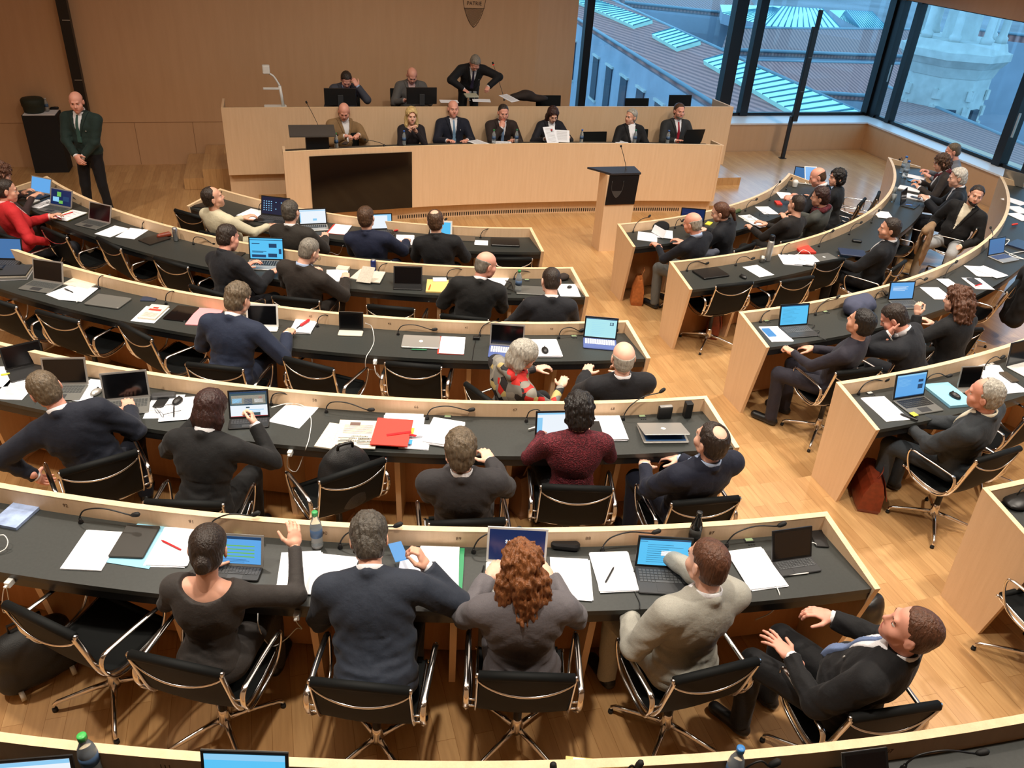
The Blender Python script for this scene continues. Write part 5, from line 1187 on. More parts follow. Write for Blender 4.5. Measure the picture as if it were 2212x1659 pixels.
# rear row
mic(1951, 1662, 2134, 1623, 6, 'microphone lying low over the rear desk below number 107', up=.10)
mic(1330, 1668, 1386, 1646, 6, 'microphone tip above the rear rim beside the envelope', up=.16)
mic(1590, 1672, 1684, 1644, 6, 'microphone beside the blue capped bottle on the rear desk', up=.12)
mic(1192, 1672, 1195, 1650, 6, 'microphone tip in front of the brown envelope', up=.16)
bottle(204, 1672, 6, 'water bottle with a bright green cap on the rear desk', .235, .035, capc=(70, 190, 90))
bottle(1575, 1695, 6, 'water bottle with a blue cap on the rear desk', .235, .033, capc=(60, 130, 200))
laptop(512, 1800, 534, 1724, 6, 'open laptop with a bright cyan screen on the rear desk', 'blue', 'grey', 103, .325, .22, bezel='black', content=[(0, .85, 1, 1, LB)])
laptop(45, 1808, 70, 1742, 6, 'open laptop with a pale window screen at the lower corner', 'white', 'black', 103, .34, .22, content=[(0, .9, 1, 1, LB), (.78, .6, .86, .78, BR)])
def env_x(o, w, L, h):
    mb = MB(); mb.box(-w*.28, 0, h+.0006, w*.2, L*.96, .0008); mb.build('address_label', PAPER, o)
flat(1290, 1722, 1289, 1667, 6, 'envelope', 'brown envelope with a white label on the rear desk', 'envelope', MANILA, .25, .20, .012, dz=.05, extra=env_x)
laptop(1888, 1740, 1872, 1712, 6, 'dark tablet on the rear desk below number 107', 'off', 'silver', 125, .2, .1, name='tablet', tall=.16, keys=False)
# suitcase behind the first chair
def suit_k(o):
    for x in (-.13, .13):
        mb = MB(); mb.lathe([(.03, -.012), (.03, .012)], 14); mb.M = Matrix.Identity(4)
        q = mb.build('wheel', col('grey_wheel', (190, 186, 176), .5), o, (x*1.0, -.09, .035)); q.rotation_euler = (0, PI/2, 0)
    mb = MB(); mb.tube([(-.08, .02, .38), (-.08, .02, .44), (.08, .02, .44), (.08, .02, .38)], .008, 8); mb.build('carry_handle', BPLAST, o)
lump(95, 1462, Z[5], [('c', (-.13, 0, .10), (.13, 0, .10), .09, .09), ('c', (-.12, 0, .30), (.12, 0, .30), .08, .08), ('e', (0, 0, .20), (.19, .10, .20))], mat('black_nylon', S(20, 21, 21), .6, bump=.2), 'trolley_bag', 'black wheeled bag standing behind the first fifth row chair', 'bag', .5, .018, .05, kids=suit_k)
# chairs of the fifth row
chair_at(6, 1303, 166, 1379, 5, 'empty black chair in front of the black wheeled bag')
chair_at(278, 1413, 479, 1457, 5, 'black chair under the person with a dark hair bun')
chair_at(668, 1472, 887, 1494, 5, 'black chair under the person in the slate blue suit')
chair_at(1032, 1459, 1244, 1466, 5, 'black chair under the person with curly auburn hair')
chair_at(1453, 1473, 1640, 1427, 5, 'black chair under the person in the pale grey suit')
chair_at(1837, 1552, 2030, 1523, 5, 'black chair under the reclining person with spread fingers')
def bagmesh(): pass
lump(1862, 1352, Z[5], [('e', (0, 0, .11), (.10, .09, .14)), ('c', (-.05, 0, .2), (.05, 0, .2), .05, .05)], mat('black_bag', S(24, 24, 24), .35), 'handbag', 'black leather bag on the floor at the fifth row end', 'bag', .3, .016, .04)
def tbag(x, y, z, w, dp, h, m, name, label, cat, rz=0.0, strap=.12, flap=False):
    p = at(x, y, z); t = thing(name, label, cat, (p[0], p[1], z+.001), rz); mb = MB()
    def ring(z_, f, g): return [(sx*w/2*f, sy*dp/2*g, z_) for sx, sy in ((-1, -1), (-.5, -1.12), (0, -1.15), (.5, -1.12), (1, -1), (1, 1), (.5, 1.12), (0, 1.15), (-.5, 1.12), (-1, 1))]
    prev = ring(0, .92, .9)
    for z_, f, g in ((h*.12, 1, 1), (h*.6, .98, .9), (h*.92, .96, .55), (h, .93, .35)):
        nx = ring(z_, f, g); mb.slab(prev, nx); prev = nx
    mb.build('body', m, t)
    if flap: mb = MB(); mb.slab([(-w*.46, -dp*.62, h*.45), (w*.46, -dp*.62, h*.45), (w*.46, -dp*.30, h*1.01), (-w*.46, -dp*.30, h*1.01)], [(-w*.46, -dp*.66, h*.45), (w*.46, -dp*.66, h*.45), (w*.46, -dp*.30, h*1.03), (-w*.46, -dp*.30, h*1.03)]); mb.build('flap', m, t)
    mb = MB(); mb.tube(spl([(-w*.3, 0, h*.98), (-w*.22, -dp*.2, h+strap*.8), (0, -dp*.3, h+strap), (w*.22, -dp*.2, h+strap*.8), (w*.3, 0, h*.98)], 5), 0, 6, flat=(.022, .006, (1, 0, 0))); mb.build('strap', m, t)
    return t
# ---------------------------------------------------------------- fourth row
def seg(*a): return at(*a)
laptop(80, 838, 57, 793, 4, 'dark brown covered tablet before the leaning dark blue suit', 'off', 'black', 108, .27, .2, name='tablet', keys=False, tall=.17)
rod(2, 812, 22, 809, 4, 'highlighter', 'yellow highlighter on papers at the picture edge', 'pen', YEL, .008, .004)
paper(20, 858, 52, 824, 4, 'white printed sheets before the leaning dark blue suit', 2, 12)
paper(-10, 830, 12, 800, 4, 'pale green and white sheets under the yellow highlighter', 2, 0)
laptop(122, 868, 145, 833, 4, 'open laptop with a dark screen beside the leaning suit', 'off', 'grey', 102, .30, .21, bezel='silver')
paper(181, 855, 205, 833, 4, 'white sheet under a silver mouse in the fourth row', 1, 0, w=.15)
mouse(208, 850, 4, 'silver mouse on a white sheet in the fourth row', SILVER)
laptop(270, 900, 276, 864, 4, 'open silver-grey laptop with a dark screen and slate keys', 'off', 'grey', 103, .305, .21, bezel='silver')
flat(352, 868, 356, 852, 4, 'pencil_case', 'long dark grey case against the rim near the dark bob', 'case', DPLAST, .17, .06, .035, b=.02, dz=.0)
flat(341, 881, 358, 857, 4, 'smartphone', 'black phone beside spectacles near the dark bob', 'phone', BPLAST, .078, .155, .009, b=.01, dz=.004)
paper(345, 900, 365, 858, 4, 'printed sheets under spectacles beside the dark bob', 2, 14)
paper(378, 912, 388, 858, 4, 'white sheets under the black mouse beside the dark bob', 2, 10, dz=.005)
mouse(384, 869, 4, 'black mouse on white sheets beside the dark bob', dz=.008)
specs(345, 897, 4, 'folded-open spectacles lying on sheets beside the dark bob', rz=2.6, dz=.006)
rod(376, 877, 375.6, 902, 4, 'ballpoint_pen', 'black pen on white sheets beside the dark bob', 'pen', BPLAST, .005, .012)
laptop(536, 932, 540, 906, 4, 'tablet showing a town hall page held by the dark bob person', 'white', 'black', 110, .27, .12, name='tablet', tall=.20, bezel='black', content=[(0, .95, 1, 1, DK), (0, .45, 1, .95, PH), (.04, .5, .96, .86, BR), (.38, .46, .60, .72, DK), (.78, .72, .86, .80, RE), (.06, .55, .32, .74, LB), (.66, .55, .9, .7, WH), (0, 0, 1, .02, RE), (.45, .25, .9, .28, LB), (.45, .18, .8, .21, LB), (.42, .33, .52, .39, PH), (.44, .03, .8, .15, PH)], key=DPLAST)
mic(588, 872, 650, 858, 4, 'microphone behind the tablet showing the town hall', up=.06)
paper(612, 918, 658, 874, 4, 'white printed sheet bent under a white lead', 2, 0, w=.23)
cable([(586, 880, TZ[4]+.06), (625, 871, TZ[4]+.02), (657, 878, TZ[4]+.02), (672, 905, TZ[4]+.01), (668, 945, TZ[4]+.005), (662, 965, TZ[4]+.0), (655, 985, TZ[4]-.1), (640, 1018, TZ[4]-.22), (622, 1010, TZ[4]-.2), (621, 992, TZ[4]-.1), (626, 982, TZ[4]-.06)], 'white lead from the town hall tablet to a charger', WHITEP, .0032)
plug(627, 978, 4, 'white charger under the fourth row desk beside the dark bob')
mic(705, 891, 808, 885, 4, 'microphone above the newspapers in the fourth row', up=.07)
mic(923, 905, 1025, 884, 4, 'microphone between the red folder and the maroon jacket', up=.08)
mic(1137, 911, 1190, 893, 4, 'microphone behind the white lit laptop of the maroon jacket', up=.06)
mic(1346, 907, 1436, 840, 4, 'microphone rising high near the closing silver laptop', up=.22)
def news_x(o, w, L, h):
    mb = MB(); r = random.Random(5)
    for i in range(5):
        for j in range(2): mb.box(-w*.23+j*w*.46, -L*.36+i*.017, h+.0007, w*.40*r.uniform(.7, 1), .006, .0005)
    for i in range(9): mb.box(w*.0, L*.02+i*.012, h+.0007, w*.7, .0022, .0005)
    mb.build('print', col('news_ink', (96, 92, 88), .8), o)
    mb = MB(); mb.box(-w*.1, L*.36, h+.0007, .07, .04, .0006); mb.build('picture', col('news_picture', (110, 88, 80), .8), o); mb = MB(); mb.box(-w*.28, -L*.45, h+.0007, w*.35, .03, .0006); mb.build('picture', col('news_picture', (110, 88, 80), .8), o)
    text('Le carquet des\nvillages pour\nremplacer', .028, col('news_head', (60, 56, 54), .8), o, Matrix.Translation((.02, -.06, h+.0008)) @ Matrix.Rotation(PI, 4, 'Z'), 'headline', .0002)
flat(716, 966, 742, 925, 4, 'newspaper', 'folded newspaper sticking out under another beside the red folder', 'newspaper', NEWS, .22, .29, .010)
flat(765, 968, 778, 912, 4, 'newspaper', 'newspaper with an upside-down headline beside the red folder', 'newspaper', NEWS, .28, .33, .008, dz=.012, extra=news_x)
paper(893, 976, 905, 914, 4, 'white sheets sticking out behind the red folder', 3, 0, w=.2)
paper(868, 945, 874, 902, 4, 'loose white papers inside the open red folder', 8, 0, w=.27, L=.27, h=.0035)
def red_x(o, w, L, h):
    mb = MB(); mb.box(.05, -.02, h+.002, .17, .022, .004, rz=.35); mb.box(.145, -.03, h+.002, .05, .02, .005, rz=-.3); mb.build('elastic_strap', REDC, o)
    mb = MB(); mb.box(w*.5+.012, -.09, -.006, .022, .05, .004); mb.build('blue_tab', col('tab_blue', (60, 150, 200), .5), o)
    mb = MB(); mb.box(w*.5+.010, .04, -.004, .02, .07, .004); mb.build('yellow_tab', YEL, o)
flat(839, 966, 855, 905, 4, 'document_folder', 'thick red folder with a red elastic strap', 'folder', RED, .25, .32, .008, dz=.032, extra=red_x)
paper(943, 971, 974, 908, 4, 'untidy white stack beside the red folder', 9, 0, w=.23, h=.003)
plate(967, 901, 4, 'card reader behind the untidy white stack')
laptop(1214, 978, 1205, 948, 4, 'open laptop with a white screen before the maroon jacket', 'white', 'silver', 100, .33, .21, bezel='black', content=[(0, .05, .12, .8, LB), (0, .93, 1, 1, LB)])
rod(1141, 929, 1157, 924, 4, 'usb_stick', 'white stick plugged beside the maroon jacket laptop', 'usb stick', WHITEP, .006, .01)
paper(1325, 960, 1303, 897, 4, 'thick white stack beside the maroon jacket', 7, 0, w=.22, h=.003)
flat(1290, 938, 1282, 912, 4, 'smartphone', 'black phone lying on the thick white stack', 'phone', BPLAST, .08, .15, .009, dz=.022)
plate(1387, 900, 4, 'green card reader behind the closing silver laptop')
def box_up(x, y, n, w, dp, h, m, name, label, cat, rz=0, lidm=None):
    p = at(x, y, TZ[n]); a = math.atan2(p[0], -p[1])+rz; mb = MB(); mb.box(0, 0, h/2, w, dp, h, b=.008); o = mb.build(name, m, None, (p[0], p[1], TZ[n]+.001), a); tag(o, label, cat)
    if lidm: mb = MB(); mb.box(0, -.002, h+.004, w*.9, dp*.8, .008, b=.004); mb.build('clasp', lidm, o)
    return o
box_up(1434, 903, 4, .105, .035, .10, BPLAST, 'wallet', 'black wallet with a silver edge standing by the rim', 'wallet', 0, SILVER)
box_up(1483, 900, 4, .055, .055, .125, BPLAST, 'speaker', 'small upright black speaker at the fourth row end', 'speaker')
def ajar(x1, y1, x2, y2, n, label):
    z0 = TZ[n]; c, a, _ = fr(x1, y1, x2, y2, z0); t = thing('laptop', label, 'laptop', (c[0], c[1], z0+.001), a)
    mb = MB(); mb.box(0, 0, .008, .33, .23, .016, b=.012); mb.build('keyboard_base', SILVER, t)
    mb = MB(); mb.box(0, 0, .0168, .29, .20, .001); mb.build('keys', col('painted_blue_glow_keys', (60, 100, 150), .3), t)  # blue reflected glow is put into the keys' colour; nothing here emits
    mb = MB(); mb.M = Matrix.Translation((0, .112, .018)) @ Matrix.Rotation(-math.radians(13), 4, 'X'); mb.box(0, -.112, .004, .33, .228, .007, b=.012); ld = mb.build('lid', SILVER, t)
    mb = MB(); mb.M = Matrix.Translation((0, .112, .018)) @ Matrix.Rotation(-math.radians(13), 4, 'X'); mb.ball(0, -.112, .0078, .019, .022, .0012, 14, 6); mb.build('logo', WHITEP, ld)
ajar(1441, 962, 1421, 917, 4, 'silver laptop nearly shut with a blue glow painted on its keys at the aisle end')
chair_at(127, 1024, 299, 976, 4, 'black chair under the leaning dark blue suit')
chair_at(311, 1085, 482, 1091, 4, 'black chair under the person with the dark red-brown bob')
chair_at(687, 1043, 835, 992, 4, 'black chair holding a black backpack')
chair_at(927, 1117, 1089, 1109, 4, 'black chair under the dark charcoal suit')
chair_at(1169, 1052, 1323, 1058, 4, 'black chair under the maroon jacket')
chair_at(1449, 1082, 1590, 1070, 4, 'black chair under the navy suit with the bald spot')
def pack_k(o):
    mb = MB(); mb.tube(spl([(-.05, -.04, .46), (-.04, -.05, .50), (.04, -.05, .50), (.05, -.04, .46)], 4), .010, 8); mb.build('top_handle', BPLAST, o)
    mb = MB(); mb.tube(spl([(-.15, -.125, .25), (-.08, -.165, .34), (.08, -.165, .34), (.15, -.125, .25)], 5), .006, 6); mb.build('zip', DPLAST, o)
    mb = MB(); mb.tube([(.02, -.17, .35), (.03, -.18, .33)], .006, 6); mb.build('zip_pull', SILVER, o)
lump(748, 1082, Z[4]+.45, [('e', (0, 0, .22), (.18, .12, .24)), ('e', (0, -.09, .16), (.14, .07, .14)), ('e', (0, .0, .08), (.18, .13, .09))], mat('backpack_nylon', S(24, 24, 25), .55, bump=.3), 'backpack', 'black backpack resting on a black chair in the fourth row', 'backpack', .25, .014, .03, kids=pack_k)
tbag(1142, 1100, Z[4], .28, .14, .36, mat('kraft_paper', S(150, 116, 92), .8), 'paper_bag', 'brown paper bag on the floor beside the maroon jacket', 'bag', .4)
# ---------------------------------------------------------------- third row, wall side
laptop(-22, 592, 12, 563, 3, 'laptop with a dim blue screen at the picture edge, third row', 'dim', 'black', 108, .34, .22)
for i, (dz, m) in enumerate(((0, PAPER), (.016, SILVER), (.030, NEWS), (.044, DPLAST))):
    flat(30-i*2, 606-i*2, 48-i, 578-i*2, 3, 'magazine', ['white magazine at the bottom of the pile by the dim blue laptop', 'silver magazine second in the pile by the dim blue laptop', 'printed magazine third in the pile by the dim blue laptop', 'dark pad on top of the pile by the dim blue laptop'][i], 'magazine', m, .23, .30-.02*i, .014, dz=dz, group='pile by the dim blue laptop')
laptop(69, 632, 105, 611, 3, 'open grey laptop with a dark screen beside scattered newspapers', 'off', 'grey', 106, .31, .21, bezel='silver')
flat(164, 620, 194, 604, 3, 'newspaper', 'open newspaper behind loose sheets in the third row', 'newspaper', NEWS, .28, .2, .012)
paper(124, 640, 170, 622, 3, 'white sheet with a pen between grey laptop and shut laptop', 2, 6)
paper(145, 654, 192, 618, 3, 'white sheets laid across others next to the shut grey laptop', 2, 0, dz=.005)
rod(139, 624, 158, 633, 3, 'ballpoint_pen', 'black pen lying on a sheet beside the grey laptop', 'pen', BPLAST, .006, .008)
rod(166, 654, 169, 645, 3, 'ballpoint_pen', 'white pen lying beside the shut grey laptop', 'pen', WHITEP, .005, .012)
flat(216, 666, 252, 641, 3, 'laptop', 'shut grey laptop in the third row', 'laptop', BODY['grey'], .33, .22, .018, b=.012)
flat(318, 652, 326, 641, 3, 'passport', 'small dark blue booklet against the third row rim', 'booklet', col('navy_cover', (36, 48, 72), .5), .13, .09, .006)
mic(214, 624, 238, 594, 3, 'microphone above the shut grey laptop', up=.10)
mic(359, 657, 394, 629, 3, 'microphone above the folded newspaper with red print', up=.10)
paper(306, 697, 342, 664, 3, 'white sheet under the folded newspaper with red print', 2, 0)
def redprint(o, w, L, h):
    mb = MB(); mb.box(0, .03, h+.0006, w*.7, .035, .0006); mb.box(-.01, .07, h+.0006, w*.3, .03, .0006); mb.build('red_print', RED, o)
    mb = MB(); [mb.box(0, -.03-i*.014, h+.0006, w*.75, .004, .0006) for i in range(6)]; mb.build('print', INK, o)
flat(318, 689, 346, 663, 3, 'newspaper', 'folded newspaper with red print on a white sheet', 'newspaper', NEWS, .16, .27, .014, dz=.006, extra=redprint)
flat(378, 691, 406, 666, 3, 'tablet', 'black glass tablet lying flat in the third row', 'tablet', SCR['off'], .21, .28, .010, b=.014)
flat(429, 704, 456, 668, 3, 'document_folder', 'pink folder beside the bright navy suit', 'folder', PINK, .23, .33, .008)
flat(448, 698, 456, 690, 3, 'smartphone', 'black phone on the pink folder', 'phone', BPLAST, .075, .14, .009, dz=.010)
laptop(562, 722, 568, 708, 3, 'white framed tablet propped up before the bright navy suit', 'off', 'white', 104, .27, .08, name='tablet', keys=False, tall=.20, bezel='white', bz=.016)
paper(648, 721, 662, 696, 3, 'white notebook under pens and a red case', 5, 0, w=.18, L=.24, h=.004)
rod(649, 706, 668, 694, 3, 'pencil_case', 'dark red pen case on the white notebook', 'case', REDC, .013, .022)
rod(640, 711, 657, 697, 3, 'ballpoint_pen', 'black pen beside the dark red pen case', 'pen', BPLAST, .005, .022)
laptop(755, 729, 759, 716, 3, 'tablet with a cream folding cover in the third row', 'off', 'cream', 100, .21, .095, name='tablet', keys=False, tall=.165, bezel='black')
cable([(789, 698, TZ[3]+.12), (803, 706, TZ[3]+.05), (808, 735, TZ[3]+.006), (801, 755, TZ[3]+.004), (791, 772, TZ[3]-.0), (791, 795, TZ[3]-.12), (810, 800, TZ[3]-.2), (822, 818, TZ[3]-.2), (812, 806, TZ[3]-.12), (809, 790, TZ[3]-.06)], 'white lead from the cream cover tablet to its charger', WHITEP, .0032)
plug(809, 785, 3, 'white charger under the third row desk')
mic(686, 706, 728, 683, 3, 'microphone beside the cream cover tablet', up=.06)
mic(860, 723, 944, 711, 3, 'microphone above the shut silver laptop with white logo', up=.05)
def logo_x(o, w, L, h):
    mb = MB(); mb.ball(0, 0, h+.0002, .018, .021, .0014, 14, 6); mb.build('logo', WHITEP, o)
flat(907, 756, 912, 726, 3, 'laptop', 'shut silver laptop with a white logo in the third row', 'laptop', SILVER, .325, .22, .016, b=.012, extra=logo_x)
rod(887, 756, 922, 757, 3, 'ballpoint_pen', 'green pen poking out below the shut silver laptop', 'pen', GREEN, .006, .003)
flat(973, 768, 977, 727, 3, 'document_folder', 'red folder edge under white paper in the third row', 'folder', RED, .225, .31, .004)
paper(975, 765, 979, 729, 3, 'white paper on a red folder in the third row', 3, 0, dz=.005, w=.205)
box_up(1029, 733, 3, .06, .04, .03, BPLAST, 'power_adapter', 'black power adapter on the third row desk', 'adapter')
cable([(1028, 735, TZ[3]+.01), (1024, 750, TZ[3]+.006), (1022, 765, TZ[3]+.004), (1019, 781, TZ[3]+.002)], 'black lead running from the adapter over the desk edge', BPLAST, .003)
laptop(1091, 777, 1094, 750, 3, 'dark screen tablet with a blue keyboard before the shawl', 'off', 'blue', 98, .295, .21, name='tablet', tall=.20, bezel='silver', key=WHITEP)
paper(1187, 779, 1172, 732, 3, 'white sheets with a black mouse in the third row', 7, 0, w=.23, h=.003, m=PAPER)
mouse(1177, 759, 3, 'black mouse on white sheets in the third row', dz=.022)
laptop(1296, 760, 1295, 734, 3, 'lit tablet with a blue keyboard at the third row end', 'cyan', 'blue', 98, .295, .19, name='tablet', tall=.20, bezel='black', key=WHITEP, content=[(0, .95, 1, 1, DK)]+lines(8, .2, .7, .1, .85, LB, .006)+[(.78, .66, .90, .82, DK), (.80, .68, .88, .80, SCR['cyan'])])
mic(1036, 726, 1098, 690, 3, 'microphone reaching over the rim beside the shawl', up=.12)
mic(1207, 731, 1262, 712, 3, 'microphone behind the lit tablet with blue keyboard', up=.05)
plate(1240, 727, 3, 'card reader between mouse sheets and lit tablet')
lump(1322, 722, TZ[3], [('c', (-.05, 0, .02), (.05, .02, .03), .025, .03)], mat('black_fabric_case', S(28, 28, 30), .8), 'pouch', 'small black pouch in the third row corner', 'pouch', .2, .012)
lump(1228, 838, Z[3], [('e', (0, 0, .3), (.2, .14, .22)), ('c', (0, 0, .1), (0, 0, .3), .12, .14)], mat('black_coat_cloth', S(18, 18, 20), .9), 'coat', 'black coat piled beside the bald person of the third row', 'coat', .2, .02, .05)
empty_chair(-6, 652, 3, 'empty black chair at the picture edge, third row')
chair_at(87, 675, 162, 694, 3, 'empty black chair before the shut grey laptop')
chair_at(262, 701, 322, 732, 3, 'empty black chair before the flat black tablet')
chair_at(402, 787, 525, 800, 3, 'black chair under the bright navy suit')
chair_at(613, 774, 721, 801, 3, 'empty black chair beside the bright navy suit')
chair_at(833, 785, 952, 795, 3, 'empty black chair before the shut silver laptop with logo')
chair_at(1040, 826, 1100, 868, 3, 'black chair under the patterned shawl')
chair_at(1282, 880, 1410, 876, 3, 'black chair under the bald person of the third row')
# ---------------------------------------------------------------- second row, wall side
laptop(68, 426, 88, 419, 2, 'laptop with a light blue screen at the wall-side end', 'mid', 'black', 112, .31, .2, bezel='silver')
laptop(101, 460, 132, 448, 2, 'laptop with a dark green and blue wallpaper', 'navy', 'grey', 110, .31, .21, bezel='silver', content=[(.3, .55, .5, .85, GR), (.1, .2, .4, .5, LB), (.6, .3, .9, .6, DK), (.4, .1, .6, .3, GR)])
laptop(180, 494, 215, 480, 2, 'open laptop with a black screen in the second row', 'off', 'grey', 110, .31, .21, bezel='silver')
flat(64, 440, 78, 434, 2, 'phone', 'pale phone beside the red blazer', 'phone', WHITEP, .08, .15, .01)
paper(86, 449, 118, 435, 2, 'white sheet with spectacles between two open laptops', 2, 0)
specs(105, 440, 2, 'spectacles on the sheet between two open laptops', dz=.005)
flat(126, 477, 174, 457, 2, 'document_folder', 'yellow folder under white sheets in the second row', 'folder', YEL, .22, .31, .010)
paper(127, 475, 174, 457, 2, 'white printed sheets on a yellow folder', 4, 8, dz=.012)
rod(118, 467, 133, 474, 2, 'marker', 'red marker on white sheets of the yellow folder', 'pen', REDC, .006, .022)
rod(137, 465, 158, 459, 2, 'ballpoint_pen', 'orange red pen on white sheets of the yellow folder', 'pen', RED, .006, .022)
paper(226, 508, 262, 493, 2, 'blank white sheets beside the black screen laptop', 2, 0)
paper(268, 516, 303, 494, 2, 'blank white sheets nearer the brown leather folder', 2, 0)
flat(318, 524, 350, 514, 2, 'leather_folder', 'flat black leather folder in the second row', 'folder', mat('black_leather', S(40, 36, 32), .4), .2, .26, .014)
lump(357, 512, TZ[2], [('c', (-.06, 0, .02), (.06, 0, .025), .03, .03)], BRLEA, 'pouch', 'brown leather pouch beside the silver can', 'pouch', .4, .010, amp=.003)
def can(x, y, n, label, m, h=.125, r=.029, z=None):
    z0 = TZ[n] if z is None else z; p = at(x, y, z0); t = thing('drinks_can', label, 'can', (p[0], p[1], z0+.001)); mb = MB(); mb.lathe([(r*.8, 0), (r, .008), (r, h-.012), (r*.8, h-.002), (r*.78, h-.004)], 16); mb.build('body', m, t)
    mb = MB(); mb.lathe([(r*.80, h-.004), (r*.82, h)], 16); mb.build('rim', SILVER, t)
can(381, 520, 2, 'tall silver drinks can in the second row', CANM, .15)
can(807, 588, 2, 'blue and silver drinks can by crumpled newspapers', mat('blue_can', S(50, 60, 120), .3, .6), .14)
mic(310, 495, 352, 483, 2, 'microphone between blank sheets and leather folder', up=.05)
mic(418, 528, 468, 526, 2, 'microphone beside the black suit of the second row', up=.04)
mic(138, 432, 178, 438, 2, 'microphone behind the wallpaper laptop', up=.02)
mic(219, 462, 251, 462, 2, 'microphone behind the black screen laptop', up=.02)
mic(100, 414, 125, 416, 2, 'microphone behind the light blue laptop', up=.02)
laptop(562, 593, 577, 564, 2, 'silver laptop with a bright news page before the black suit', 'blue', 'silver', 102, .36, .25, bezel='black', key=BPLAST, content=[(.06, .72, .3, .76, DK), (.06, .35, .5, .38, DK), (.06, .30, .4, .33, DK), (.58, .55, .82, .75, DK), (.05, .06, .48, .2, DK), (.55, .08, .82, .26, DK), (.88, .25, .96, .5, DK), (.0, .9, 1, .93, DK)])
flat(512, 556, 522, 548, 2, 'smartphone', 'black phone on a white slip before the black suit', 'phone', BPLAST, .075, .15, .01)
paper(729, 612, 729, 584, 2, 'white and yellow sheets before the dark brown suit', 4, 0, h=.004)
box_up(741, 583, 2, .13, .09, .03, BODY['cream'], 'box', 'beige box behind the sheets of the dark brown suit', 'box')
for i, (a_, b_) in enumerate((((775, 606), (800, 584)), ((800, 610), (812, 588)))):
    flat(*a_, *b_, 2, 'newspaper', ['crumpled newspaper beside the dark brown suit', 'spread newspaper beside the blue can'][i], 'newspaper', NEWS, .2, .28, .010, dz=i*.012)
mb = MB(); p = at(785, 602, TZ[2]+.02); mb.M = Matrix.Rotation(-.3, 4, 'Z'); mb.slab([(-.06, -.08, 0), (.0, .0, .14), (.01, .0, .14), (-.05, -.08, 0)], [(.08, -.10, 0), (.12, -.02, .14), (.13, -.02, .14), (.09, -.10, 0)]); tag(mb.build('newspaper_page', NEWS, None, tuple(p)), 'newspaper page standing upright on the crumpled newspaper', 'newspaper')
mic(818, 590, 884, 571, 2, 'microphone beside the blue and silver can', up=.06)
mic(965, 602, 1020, 584, 2, 'microphone beside the tan envelope', up=.06)
laptop(880, 630, 881, 618, 2, 'low black tablet in a black case beside the tan envelope', 'off', 'black', 115, .29, .10, name='tablet', keys=False, tall=.19)
flat(943, 635, 946, 605, 2, 'envelope', 'tan envelope folder with a pen beside the turning bald person', 'envelope', MANILA, .22, .30, .014)
flat(951, 611, 949, 599, 2, 'note_slips', 'white note slips on the tan envelope', 'paper', PAPER, .14, .09, .008, dz=.016)
rod(926, 627, 930, 616, 2, 'pencil', 'orange pencil on the tan envelope', 'pen', mat('orange_paint', S(206, 110, 40), .5), .006, .016)
paper(1068, 612, 1078, 598, 2, 'white sheets beside the turning bald person', 2, 0)
bottle(1119, 631, 2, 'water bottle with a green cap beside the short dark hair', .24)
cable([(1092, 606, TZ[2]+.01), (1105, 612, TZ[2]+.02), (1096, 622, TZ[2]+.01), (1108, 626, TZ[2]+.02), (1102, 610, TZ[2]+.03), (1090, 618, TZ[2]+.01), (1094, 632, TZ[2]+.01), (1104, 634, TZ[2]+.01)], 'coiled black lead beside the green capped bottle', BPLAST, .005)
flat(1147, 636, 1146, 622, 2, 'laptop', 'slim shut grey laptop before the short dark hair', 'laptop', BODY['grey'], .3, .2, .014, b=.01)
paper(1233, 642, 1221, 614, 2, 'white sheets at the second row aisle end', 3, 0)
mic(1110, 600, 1172, 594, 2, 'microphone behind the green capped bottle', up=.03)
lump(1216, 604, TZ[2], [('e', (0, 0, .03), (.07, .05, .04))], mat('brown_knit', S(48, 38, 34), .9), 'knit_cap', 'dark knitted cap in the second row corner', 'hat', .2, .012)
lump(1230, 622, TZ[2]+.008, [('e', (0, 0, .01), (.03, .02, .015))], BPLAST, 'key_fob', 'small black key fob on the corner sheets', 'key', .2, .008, amp=0)
plate(1138, 605, 2, 'card reader behind the slim shut grey laptop')
chair_at(93, 493, 142, 513, 2, 'empty black chair beside the red blazer')
chair_at(216, 517, 255, 536, 2, 'empty black chair before the black screen laptop')
chair_at(335, 558, 404, 578, 2, 'empty black chair before the leather folder')
chair_at(411, 618, 489, 640, 2, 'black chair under the black suit of the second row')
chair_at(589, 642, 689, 652, 2, 'black chair under the dark brown suit of the second row')
chair_at(793, 661, 895, 670, 2, 'empty black chair beside the turning bald person')
chair_at(955, 682, 1050, 692, 2, 'black chair under the turning bald person')
chair_at(1125, 698, 1225, 700, 2, 'black chair under the short dark hair')
chair_at(-20, 500, 30, 516, 2, 'black chair under the red blazer')
# ---------------------------------------------------------------- front row, wall side
laptop(578, 482, 595, 468, 1, 'large laptop with rows of desktop icons', 'desk', 'black', 106, .37, .24, content=[(.06+.09*i, .2+.13*j, .10+.09*i, .25+.13*j, LB) for i in range(4) for j in range(5)]+[(.5, .3, .54, .35, LB), (.5, .7, .54, .75, LB), (.7, .7, .74, .75, LB)])
laptop(681, 503, 677, 487, 1, 'laptop with a bright window before the dark brown suit', 'white', 'silver', 100, .33, .2, bezel='black', content=[(0, .9, 1, .95, LB), (.5, .2, .65, .35, LB), (0, .1, .04, .8, LB)])
laptop(822, 515, 816, 498, 1, 'laptop with a bright page before the navy jacket', 'white', 'black', 100, .36, .2, content=[(.86, .05, 1, .95, LB), (0, .93, 1, 1, LB)])
laptop(952, 519, 953, 511, 1, 'white tablet with a blue screen before the black jacket', 'blue', 'white', 105, .26, .08, name='tablet', keys=False, tall=.18, bezel='white', bz=.02)
